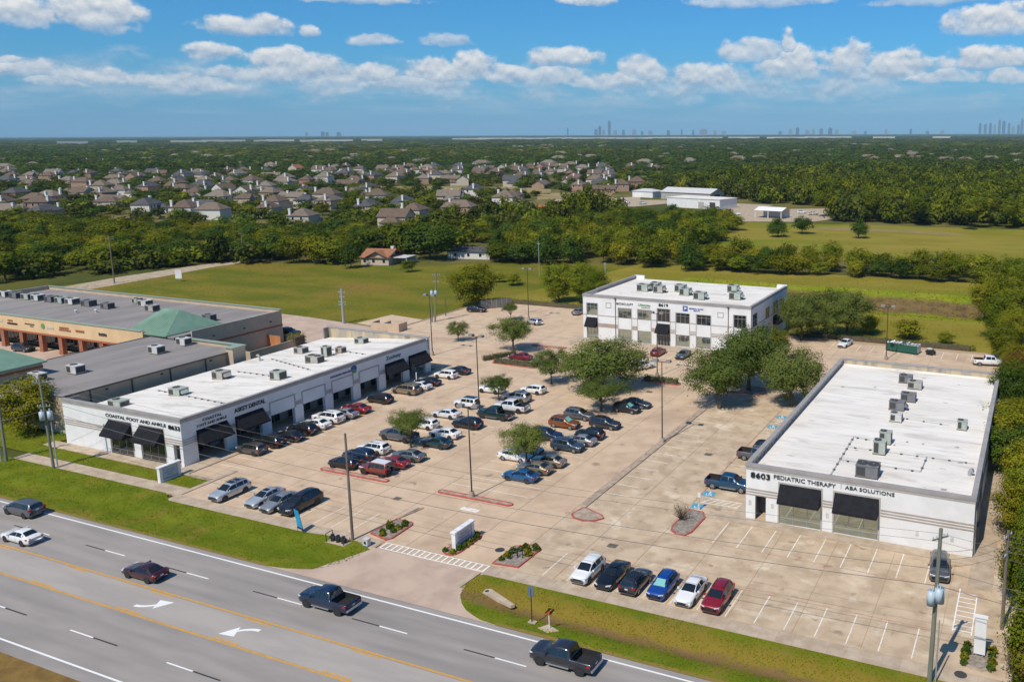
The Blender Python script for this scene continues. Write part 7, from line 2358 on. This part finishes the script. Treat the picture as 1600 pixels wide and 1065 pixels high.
t = thing('farm_warehouse', 'long flat-roofed white warehouse at the far side of the woods', 'warehouse', (-186, 481, -.1), R(-14))
part('wall', MB().box(-19, 19, -9, 9, 0, 5.6), M_wall, t)
part('roof', MB().box(-19.3, 19.3, -9.3, 9.3, 5.6, 5.9), M_roofw, t)
part('door', MB().box(12, 16, -9.06, -9.0, 0, 4.0), M_dark, t)
part('door', MB().box(4, 8, -9.06, -9.0, 0, 4.0), M_trim, t)
t = thing('metal_barn', 'grey ribbed metal barn behind the white warehouse', 'barn', (-214, 536, -.1), R(-14))
part('wall', MB().box(-20, 20, -8, 8, 0, 5.0).poly([(20.02, -8, 5), (20.02, 8, 5), (20.02, 0, 7.6)]).poly([(-20.02, 8, 5), (-20.02, -8, 5), (-20.02, 0, 7.6)]), M_unit, t)
part('roof', MB().poly([(-20.6, -8.6, 4.9), (20.6, -8.6, 4.9), (20.6, 0, 7.8), (-20.6, 0, 7.8)]).poly([(20.6, 8.6, 4.9), (-20.6, 8.6, 4.9), (-20.6, 0, 7.8), (20.6, 0, 7.8)]), M_unitw, t)
part('door', MB().box(20.03, 20.1, -3, 3, 0, 4), M_dark, t)
t = thing('metal_barn', 'small white shed beside the grey metal barn', 'barn', (-252, 548, -.1), R(-14))
part('wall', MB().box(-9, 9, -6, 6, 0, 4.2), M_wall, t)
rb = MB()
hip(rb, -9, 9, -6, 6, 4.2, 1.6)
part('roof', rb, M_unitw, t)
t = thing('open_shed', 'open white carport shed on the gravel yard', 'shed', (-128, 433, -.1), R(-10))
part('roof', MB().poly([(-8, -5.5, 4), (8, -5.5, 4), (8, 0, 5.6), (-8, 0, 5.6)]).poly([(8, 5.5, 4), (-8, 5.5, 4), (-8, 0, 5.6), (8, 0, 5.6)]), M_wall, t)
part('back_wall', MB().box(-7.5, 7.5, 4.8, 5, 0, 4), M_wall, t)
for (px, py) in ((-7.4, -5), (0, -5), (7.4, -5), (-7.4, 4.6), (7.4, 4.6)):
    part('post', MB().box(px - .15, px + .15, py - .15, py + .15, 0, 4), M_wall, t)
flat('bare_strip', [(-96, 384), (-62, 388), (-34, 384), (-26, 391), (-58, 399), (-92, 397)], -.05, mat('bare_soil', (0.27, 0.185, 0.085), .95, col2=(0.20, 0.17, 0.04), nscale=.15, ndetail=8))
flat('dry_clearing', [(-475, 519), (-366, 551), (-331, 549), (-358, 595), (-406, 613), (-528, 579)], -.05, M_clear)
flat('suburb_street', [(-245, 369), (-241, 389), (-268, 478), (-245, 521), (-258, 548), (-290, 505), (-266, 420)], -.03, M_dirt)
flat('dry_clearing', [(-310, 497), (-276, 536), (-297, 585), (-344, 552)], -.05, M_clear)
for (xa, ya, xb, yb) in ((-640, 340, -330, 440), (-760, 430, -420, 560), (-900, 560, -480, 690), (-1050, 700, -600, 830), (-560, 330, -700, 640)):
    dx, dy = xb - xa, yb - ya
    L_ = math.hypot(dx, dy)
    ox, oy = -dy / L_ * 4, dx / L_ * 4
    flat('suburb_street', [(xa + ox, ya + oy), (xa - ox, ya - oy), (xb - ox, yb - oy), (xb + ox, yb + oy)], -.02 - .004 * (xa % 7), M_walk)
for k, (x, y, rz_, n) in enumerate(((-514, 312, 18, 12), (-275, 428, 30, 20))):
    t = thing('board_fence', ('orange board fence at the edge of the suburb behind the lane woods', 'orange-brown board fence along the street before the suburb')[k], 'fence', (x, y, 0), R(rz_))
    for i in range(n):
        obj('board', LM.setdefault('fbig', MB().box(-.58, .58, -.04, .04, 0, 2.6).mesh('board', [mat('cedar_fence_board', (0.52, 0.185, 0.05), .85, rand=.12)])), t, (-n * .6 + 1.2 * i, 0, 0))
    part('rail', MB().box(-n * .6 - .6, n * .6 - .6, .05, .12, 2.0, 2.15), M_wood, t)
flat('gravel_yard', [(-160, 400), (-104, 418), (-84, 470), (-110, 500), (-165, 470)], -.04, M_dirt)
flat('gravel_yard', [(-275, 455), (-225, 470), (-215, 500), (-150, 455), (-150, 510), (-230, 525), (-300, 505)], -.045, M_dirt)
v_('van', 'white', -120, 462, 20, 'white van parked on the gravel yard by the open shed', 'van', name='yard_vehicle', group='vehicles on the far gravel yard')
v_('pickup', 'white', -112, 455, 50, 'white pickup on the gravel yard by the open shed', 'pickup truck', name='yard_vehicle', group='vehicles on the far gravel yard')
v_('suv', 'white', -150, 440, 10, 'white SUV on the gravel yard near the warehouse end', name='yard_vehicle', group='vehicles on the far gravel yard')
v_('suv', 'palesilver', -228, 488, 0, 'pale car before the grey metal barn', name='yard_vehicle', group='vehicles on the far gravel yard')
v_('sedan', 'palesilver', -240, 489, 10, 'pale sedan before the small white shed', name='yard_vehicle', group='vehicles on the far gravel yard')

# street trees of the suburb, each its own
rng = np.random.default_rng(31)
subs = []
hx = np.array(HOUSES)
first_far = [None] * 4
tries = 0
while len(subs) < 230 and tries < 8000:
    tries += 1
    i = int(rng.integers(0, len(HOUSES)))
    p = hx[i] + rng.normal(size=2) * 17
    dd = np.hypot(hx[:, 0] - p[0], hx[:, 1] - p[1])
    if dd.min() < 10.5 or dd.min() > 42 or any((p[0] - a) ** 2 + (p[1] - b_) ** 2 < 49 for a, b_ in subs):
        continue
    if math.hypot(*p) < 400 or math.hypot(*p) > 1150:
        continue
    # keep the view of the house fronts open now and then
    subs.append((float(p[0]), float(p[1])))
subs.sort(key=lambda p: math.hypot(*p))
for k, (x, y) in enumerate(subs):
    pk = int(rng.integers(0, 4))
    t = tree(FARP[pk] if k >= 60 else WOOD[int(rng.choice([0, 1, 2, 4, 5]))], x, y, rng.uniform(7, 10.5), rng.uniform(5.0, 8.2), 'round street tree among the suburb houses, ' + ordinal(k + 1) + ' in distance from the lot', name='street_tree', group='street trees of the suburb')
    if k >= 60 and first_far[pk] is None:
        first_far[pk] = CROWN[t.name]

# the wooded plain out to the horizon
rng = np.random.default_rng(5150)
keep_clear = [[(-150, 290), (-110, 282), (40, 300), (40, 418), (-30, 396), (-60, 418), (-104, 430), (-84, 475), (-110, 505), (-165, 520), (-190, 556), (-270, 572), (-305, 540), (-305, 450), (-225, 440), (-210, 395), (-150, 400)],
              [(-475, 519), (-366, 551), (-331, 549), (-358, 595), (-406, 613), (-528, 579)], [(-235, 365), (-232, 389), (-255, 478), (-240, 521), (-258, 560), (-298, 505), (-276, 420)], [(-310, 497), (-276, 536), (-297, 585), (-344, 552)]]
pts = []
d = 330.0
while d < 24000:
    sp = 8.6 * max(1.0, d / 620.0)
    n = int(R(78) * d / sp)
    suburb = 380 < d < 1180
    for k in range(n):
        a = R(-68) + R(78) * (k + rng.uniform(-.45, .45)) / n
        dd_ = d + rng.uniform(-.5, .5) * sp
        x, y = dd_ * math.sin(a), dd_ * math.cos(a)
        if any(inside((x, y), q_) for q_ in keep_clear) or any(inside((x, y), q_[1]) for q_ in WOODS):
            continue
        if d < 1250:
            m_ = np.hypot(hx[:, 0] - x, hx[:, 1] - y).min()
            # houses stand towards the road; trees thin out in front of them
            if m_ < 11:
                continue
            if m_ < 60 and x < -230 and rng.random() < (.74 if d < 900 else .66):
                continue
            if suburb and x < -250 and m_ >= 60 and rng.random() < .45:
                continue
        if d < 430 and x > -205:
            continue
        h = rng.uniform(.62, 1.0) * (1.0 if x > -260 or d > 1250 else .62) * (1.35 if (x > -260 and 440 < d < 900) else 1.0)
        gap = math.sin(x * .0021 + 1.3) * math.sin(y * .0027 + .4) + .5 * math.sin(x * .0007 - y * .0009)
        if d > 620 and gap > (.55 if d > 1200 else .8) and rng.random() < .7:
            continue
        pts.append((x, y, sp / 8.6 * rng.uniform(.85, 1.3), h * 1.18 * (1 + min(.6, d / 30000)), (int(rng.choice([0, 2, 2])) if gap < -.15 else int(rng.choice([0, 1, 3, 3])) if gap > .25 else int(rng.integers(0, 4))), -.5))  # cloud shadow bands put into the tree colour: darker crowns in broad patches
    d += sp * .92
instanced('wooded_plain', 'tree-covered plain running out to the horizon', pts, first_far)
rng = np.random.default_rng(66)
pp_ = []
crown_pine = []
for k in range(2):
    t = tree(PINE[k], -118 - 14 * k, 522 + 6 * k, 8, 17, ('nearer' if k == 0 else 'farther') + ' of two tall pines above the gravel yard', name='pine_tree')
    crown_pine.append(CROWN[t.name])
for q_ in FAR_W:
    while len(pp_) < 150:
        p = (rng.uniform(-150, 12), rng.uniform(395, 690))
        if inside(p, q_):
            s = rng.uniform(.95, 1.35)
            pp_.append((p[0], p[1], s, rng.uniform(.7, .95), int(rng.integers(0, 2))))
instanced('pine_wood', 'dense pine wood on the far side of the hay field', pp_, crown_pine)

# roofs that show between the trees beyond the suburb
rng = np.random.default_rng(12)
fb = [MB(), MB(), MB()]
for k in range(150):
    d = 1150 * (1 + rng.random() * 1.6)
    a = R(-62) + R(64) * rng.random()
    x, y = d * math.sin(a), d * math.cos(a)
    w_, h_ = rng.uniform(8, 14), rng.uniform(8, 10.5)
    i = int(rng.integers(0, 2))
    fb[2].box(x - w_, x + w_, y - 6, y + 6, 0, h_ - 3.2)
    hip(fb[i], x - w_, x + w_, y - 6, y + 6, h_ - 3.2, 3.8)
fr_ = MB()
off = 0
for i in range(3):
    fr_.v += fb[i].v
    fr_.f += [tuple(j + off for j in f) for f in fb[i].f]
    fr_.mi += [i] * len(fb[i].f)
    off += len(fb[i].v)
o = obj('distant_suburb', fr_.mesh('distant_suburb', [M_hr[4], M_hr[1], M_hw[2]]))
o['kind'] = 'stuff'
o['label'] = 'roofs of the distant suburb between the trees'

# pale warehouses on the plain
rng = np.random.default_rng(3)
WH = [(-52, 5200, 160), (-50.2, 5600, 220), (-47.9, 5200, 130), (-47.2, 5600, 150), (-45.6, 5000, 90), (-44.2, 5300, 200), (-42.0, 5600, 120), (-57.5, 5000, 120), (-55, 5400, 90),
      (-36, 6400, 260), (-34.2, 6900, 330), (-32.1, 6500, 240), (-30.4, 7000, 200), (-28.3, 6700, 330), (-26.0, 6500, 380), (-23.4, 7000, 300), (-21.6, 6700, 420), (-18.4, 6800, 240), (-15.6, 6500, 300), (-13.0, 7000, 360), (-9.5, 6400, 150), (-6.0, 6500, 120)]
for k, (a, d, L_) in enumerate(WH):
    x, y = d * math.sin(R(a)), d * math.cos(R(a))
    t = thing('distant_warehouse', 'pale warehouse on the horizon plain, ' + ordinal(k + 1) + ' from the suburb side', 'warehouse', (x, y, 0), -R(a), 'pale warehouses near the horizon')
    part('wall', MB().box(-L_ / 2, L_ / 2, -40, 40, 0, 17), M_hw[2], t)
    part('roof', MB().box(-L_ / 2 - 1, L_ / 2 + 1, -41, 41, 17, 18.5), M_roofw, t)

# towers of the city on the skyline
M_tw = [mat('tower_glass', (0.07, 0.11, 0.17), .4), mat('tower_stone', (0.20, 0.20, 0.21), .7), mat('tower_slate', (0.04, 0.065, 0.10), .5)]  # facing colours darkened and blued to carry part of the distance haze
rng = np.random.default_rng(21)
TW = [(-27.17, 19046, 334, 66, 0), (-27.79, 19062, 225, 60, 2), (-28.04, 19068, 156, 72, 0), (-29.86, 19130, 186, 27, 2), (-27.54, 19055, 141, 60, 1), (-26.8, 19038, 126, 84, 1), (-26.25, 19027, 140, 60, 0), (-25.55, 19016, 152, 84, 1), (-25.04, 19010, 110, 60, 0), (-24.5, 19005, 124, 96, 1), (-23.33, 19000, 122, 72, 2), (-22.45, 19002, 149, 36, 2), (-21.7, 19006, 134, 48, 0), (-21.03, 19013, 147, 168, 1), (-20.28, 19024, 119, 72, 1), (-19.7, 19035, 104, 108, 1), (-16.06, 19148, 100, 72, 0), (-15.4, 19177, 141, 72, 1), (-14.95, 19198, 169, 73, 2), (-14.33, 19229, 113, 97, 1), (-13.93, 19251, 140, 61, 1), (-13.44, 19278, 154, 73, 0), (-12.87, 19312, 167, 85, 2), (-12.47, 19337, 125, 73, 1), (-11.38, 19410, 96, 98, 1), (-10.66, 19463, 95, 61, 0), (-9.39, 19564, 122, 62, 1), (-7.87, 19700, 135, 50, 2), (-6.86, 19798, 91, 75, 0), (-5.98, 19890, 104, 88, 1), (-44.81, 20439, 127, 77, 0), (-44.56, 20403, 111, 64, 2), (-43.9, 20313, 110, 90, 0), (-45.71, 20569, 113, 52, 1), (-3.76, 20147, 249, 52, 2), (-3.46, 20184, 237, 63, 0), (-3.17, 20222, 262, 52, 2), (-2.91, 20255, 224, 63, 1), (-2.65, 20289, 327, 53, 0), (-2.4, 20323, 302, 63, 2), (-2.1, 20363, 263, 53, 0), (-1.85, 20398, 184, 74, 1), (-1.56, 20439, 224, 53, 2), (-1.38, 20464, 341, 53, 0), (-1.16, 20495, 315, 64, 2)]      # bearing, distance, height, width, facing material
for k, (be, D_, H_, w_, mi) in enumerate(TW):
    a = R(be)
    x, y = D_ * math.sin(a), D_ * math.cos(a)
    t = thing('city_tower', 'hazy blue city tower on the skyline, ' + ordinal(k + 1) + ' in the row', 'tower', (x, y, 0), -a, 'towers of the distant city')
    part('shaft', MB().box(-w_ / 2, w_ / 2, -w_ / 2, w_ / 2, 0, H_ * .86), M_tw[mi], t)
    part('crown_storeys', MB().box(-w_ * .36, w_ * .36, -w_ * .36, w_ * .36, H_ * .86, H_ * .97).box(-w_ * .15, w_ * .15, -w_ * .15, w_ * .15, H_ * .97, H_), M_tw[mi], t)

# ------------------------------------------------------------------ hedges and tufts


def hedge(x0, x1, y0, y1, h, label, rz=0.0, m=None, name='hedge', dens=130):
    rng = np.random.default_rng(int(abs(x0 * 13 + y0 * 7)) + 1)
    n = int((x1 - x0) * (y1 - y0) * h * dens) + 40
    pos = rng.uniform(0, 1, (n, 3)) * np.array([x1 - x0, y1 - y0, h]) - np.array([(x1 - x0) / 2, (y1 - y0) / 2, 0])
    pos += rng.normal(size=pos.shape) * .06
    nrm = rng.normal(size=pos.shape) + np.array([0, 0, .7])
    nrm /= np.linalg.norm(nrm, axis=1)[:, None]
    me = leaf_mesh('foliage', pos, nrm, rng.uniform(.14, .30, n), rng.uniform(0, 1, n), m or L_hedge, rng)
    t = thing(name, label, 'hedge', ((x0 + x1) / 2, (y0 + y1) / 2, .1), rz)
    obj('foliage', me, t)
    part('stems', MB().box(-(x1 - x0) * .47, (x1 - x0) * .47, -(y1 - y0) * .36, (y1 - y0) * .36, -.1, h * .72), M_hedge, t)
    return t


hedge(-94.0, -85.0, 133.25, 134.3, .95, 'clipped hedge along the front of the tree island')
hedge(-7.2 / 2 - 92.4, 7.2 / 2 - 92.4, 137.1, 138.1, .95, 'clipped hedge along the side of the tree island', R(60)).location = (-95.2, 137.2, .1)
hedge(-62.6, -56.0, 133.2, 134.5, .95, 'clipped hedge under the lamp before the two-storey building')
hedge(-47.0, -10.0, 177.5, 178.9, 1.0, 'long green hedge behind the green waste container', dens=60)
hedge(-126.5, -90.0, 184.6, 186.2, 1.1, 'long hedge closing the rear lot', dens=50)
hedge(-48.2, -46.4, 160.0, 172.0, .9, 'planting along the side wall of the two-storey building', m=L_yel, dens=60)
hedge(-170.0, -155.5, 87.6, 89.0, 1.2, 'dark hedge before the green hip-roofed corner', m=L_dark, dens=50)
hedge(-141.5, -139.0, 128.0, 131.5, 2.6, 'leafy shrubs growing behind the orange fence', m=L_yel, dens=50)
TM = []
for k in range(3):
    rng = np.random.default_rng(900 + k)
    n = 150
    r_ = rng.uniform(0, 1, n) ** .5
    a = rng.uniform(0, 6.28, n)
    pos = np.stack([r_ * .36 * np.cos(a), r_ * .36 * np.sin(a), rng.uniform(.05, .55, n) * (1.1 - r_ * .7)], 1)
    nrm = pos * np.array([1.2, 1.2, .4]) + rng.normal(size=pos.shape) * .3
    nrm /= np.linalg.norm(nrm, axis=1)[:, None]
    TM.append(leaf_mesh('foliage', pos, nrm, rng.uniform(.12, .28, n), rng.uniform(0, 1, n), (L_hedge, L_yel, L_dark)[k], rng))
stemm = MB().tube((0, 0, -.05), (0, 0, .3), .06, .02, n=5).mesh('stem', [M_bark])
spots = [('gravel bed near the wooden pole', [(-64.1, 69.0), (-63.4, 68.3), (-63.9, 70.0), (-62.9, 69.4), (-62.9, 70.2), (-62.7, 71.0), (-63.1, 71.5), (-64.5, 70.6)]),
         ('bed of the entrance monument', [(-54.9, 68.0), (-53.9, 67.9), (-53.7, 68.9), (-53.6, 69.6), (-53.6, 70.3), (-53.6, 71.0), (-53.6, 71.7), (-54.2, 72.3)]),
         ('gravel bed with the pipe rack', [(-48.4, 68.7), (-48.3, 69.6), (-48.2, 70.5), (-47.7, 71.2), (-47.0, 71.4), (-46.7, 72.4), (-46.2, 71.9), (-46.4, 70.6), (-47.6, 72.0)]),
         ('bed along the white pylon', [(-3.4, 68.6), (-3.4, 69.4), (-3.35, 70.2), (-1.3, 68.6), (-1.25, 69.5), (-1.3, 70.4), (-3.3, 71.2), (-1.3, 71.2)])]
for (where, ps) in spots:
    for k, (x, y) in enumerate(ps):
        t = thing('shrub_tuft', ('green', 'yellowish', 'dark')[k % 3] + ' low tuft, ' + ordinal(k + 1) + ' from the road in the ' + where, 'shrub', (x, y, .12), k * 1.3, 'tufts in the ' + where)
        s = .9 + .25 * ((k * 7) % 5) / 4
        obj('foliage', TM[k % 3], t, scale=s)
        obj('stem', stemm, t, scale=s)
kerbed('pylon_bed', capsule(-3.75, -1.0, 68.1, 71.8), 'planting bed round the white pylon sign', M_curb, M_mulch)
rng = np.random.default_rng(64)
bm_ = MB()
tips = []
for k in range(70):
    a, e = rng.uniform(0, 6.28), rng.uniform(.6, 1.35)
    L_ = rng.uniform(1.2, 2.1)
    tip = (math.cos(a) * math.cos(e) * L_ * .9, math.sin(a) * math.cos(e) * L_ * .9, math.sin(e) * L_)
    bm_.tube((0, 0, 0), tip, .022, .008, n=4, caps=False)
    tips += [np.array(tip) * f for f in (.6, .75, .9, 1.0)]
tips = np.array(tips) + rng.normal(size=(len(tips), 3)) * .1
nrm = rng.normal(size=tips.shape)
nrm /= np.linalg.norm(nrm, axis=1)[:, None]
t = thing('bare_shrub', 'bare brown shrub in the gravel corner bed', 'shrub', (-34.9, 84.4, .1))
part('stems', bm_, M_bark, t)
obj('foliage', leaf_mesh('foliage', tips, nrm, rng.uniform(.08, .18, len(tips)), rng.uniform(0, 1, len(tips)), L_bare, rng), t)

# ------------------------------------------------------------------ grass
def blades(name, label, areas, n, size, m, seed, zf, tilt=.35):
    rng = np.random.default_rng(seed)
    tot = sum((a[1] - a[0]) * (a[3] - a[2]) for a in areas)
    P_ = []
    for a in areas:
        k = int(n * (a[1] - a[0]) * (a[3] - a[2]) / tot)
        xy = np.stack([rng.uniform(a[0], a[1], k), rng.uniform(a[2], a[3], k)], 1)
        ok = (np.sin(xy[:, 0] * .9 + 2 * np.sin(xy[:, 1] * .7)) * np.sin(xy[:, 1] * 1.3 + np.sin(xy[:, 0] * .5)) + rng.uniform(-.8, .8, k)) > -.5
        P_.append(np.array([q_ for q_ in xy[ok] if a[4] is None or a[4](q_)]).reshape(-1, 2))
    xy = np.concatenate(P_)
    z = np.array([zf(p[0], p[1]) for p in xy])
    s = rng.uniform(size[0], size[1], len(xy))
    pos = np.stack([xy[:, 0], xy[:, 1], z + s * .12], 1)
    nrm = rng.normal(size=pos.shape) * np.array([1, 1, tilt]) + np.array([0, -.35, 1.6])
    nrm /= np.linalg.norm(nrm, axis=1)[:, None]
    o = obj(name, leaf_mesh(name, pos, nrm, s, rng.uniform(0, 1, len(xy)), m, rng))
    o['kind'] = 'stuff'
    o['label'] = label


L_grass = leaf_mat('grass_blades', (0.092, 0.142, 0.006), (0.190, 0.200, 0.014), .1)
L_weed = leaf_mat('meadow_blades', (0.120, 0.150, 0.010), (0.26, 0.215, 0.03), .1)
blades('verge_grass', 'short mown grass of the road verges',
       [(-150, -62.7, 58.7, 67.1, lambda p: loL(p[0]) + .1 < p[1] < hiL(p[0]) - .06), (-49.3, 30, 58.7, 65.6, lambda p: loR(p[0]) + .1 < p[1] < hiR(p[0]) - .06),
        (-126, -94.5, 69.4, 71.8, None), (-140, -126.8, 69.4, 78, None)], 60000, (.08, .19), L_grass, 8, lambda x, y: swale_z(x, y) + .016)
WF = [(-256, 156), (-146, 152.5), (-144, 163), (-132, 161), (-132.2, 186), (-128, 206), (-122, 256), (-165, 248), (-190, 224), (-248, 212), (-246, 190)]
NF = [(-97, 190), (-131, 187), (-97, 206), (-97, 262), (-122, 262)]
blades('meadow_weeds', 'rough grass and weeds of the open fields',
       [(-258, -122, 152, 258, lambda p: inside(p, WF)), (-131, -50, 187, 205, None), (-46, 10, 180, 205, None), (-97, 20, 241, 258, None)], 50000, (.16, .34), L_weed, 18, lambda x, y: -.07, .6)
blades('ditch_weeds', 'tall weeds on the banks of the drainage ditch', [(-95, 12, 206, 240, None)], 12000, (.25, .6), L_weed, 28, lambda x, y: ditch_z(x, y) - .06, .6)

# ------------------------------------------------------------------ lettering widths
bpy.context.view_layer.update()
for (o, wd) in TEXTS:
    if o.dimensions.x > 0.001:
        o.scale = (wd / o.dimensions.x, 1, 1)
dg = bpy.context.evaluated_depsgraph_get()
for (o, wd) in TEXTS:                      # letters become plain meshes
    nm_ = o.name.split('.')[0]
    me = bpy.data.meshes.new_from_object(o.evaluated_get(dg))
    n_ = obj(nm_, me, o.parent, o.location)
    n_.rotation_euler = o.rotation_euler
    n_.scale = o.scale
    bpy.data.objects.remove(o)

# ------------------------------------------------------------------ air between here and the horizon
hzm = bpy.data.materials.new('haze_air')
hzm.use_nodes = True
hn = hzm.node_tree
hn.nodes.clear()
pv = hn.nodes.new('ShaderNodeVolumePrincipled')
pv.inputs['Color'].default_value = (0.50, 0.80, 1.0, 1)
pv.inputs['Density'].default_value = 0.00004
pv.inputs['Anisotropy'].default_value = -0.15
ho = hn.nodes.new('ShaderNodeOutputMaterial')
hn.links.new(pv.outputs[0], ho.inputs['Volume'])
o = obj('haze', MB().box(-33000, 8000, -3000, 34000, -6, 460).mesh('haze', [hzm]))
o['kind'] = 'stuff'
o['label'] = 'thin blue haze over the plain'
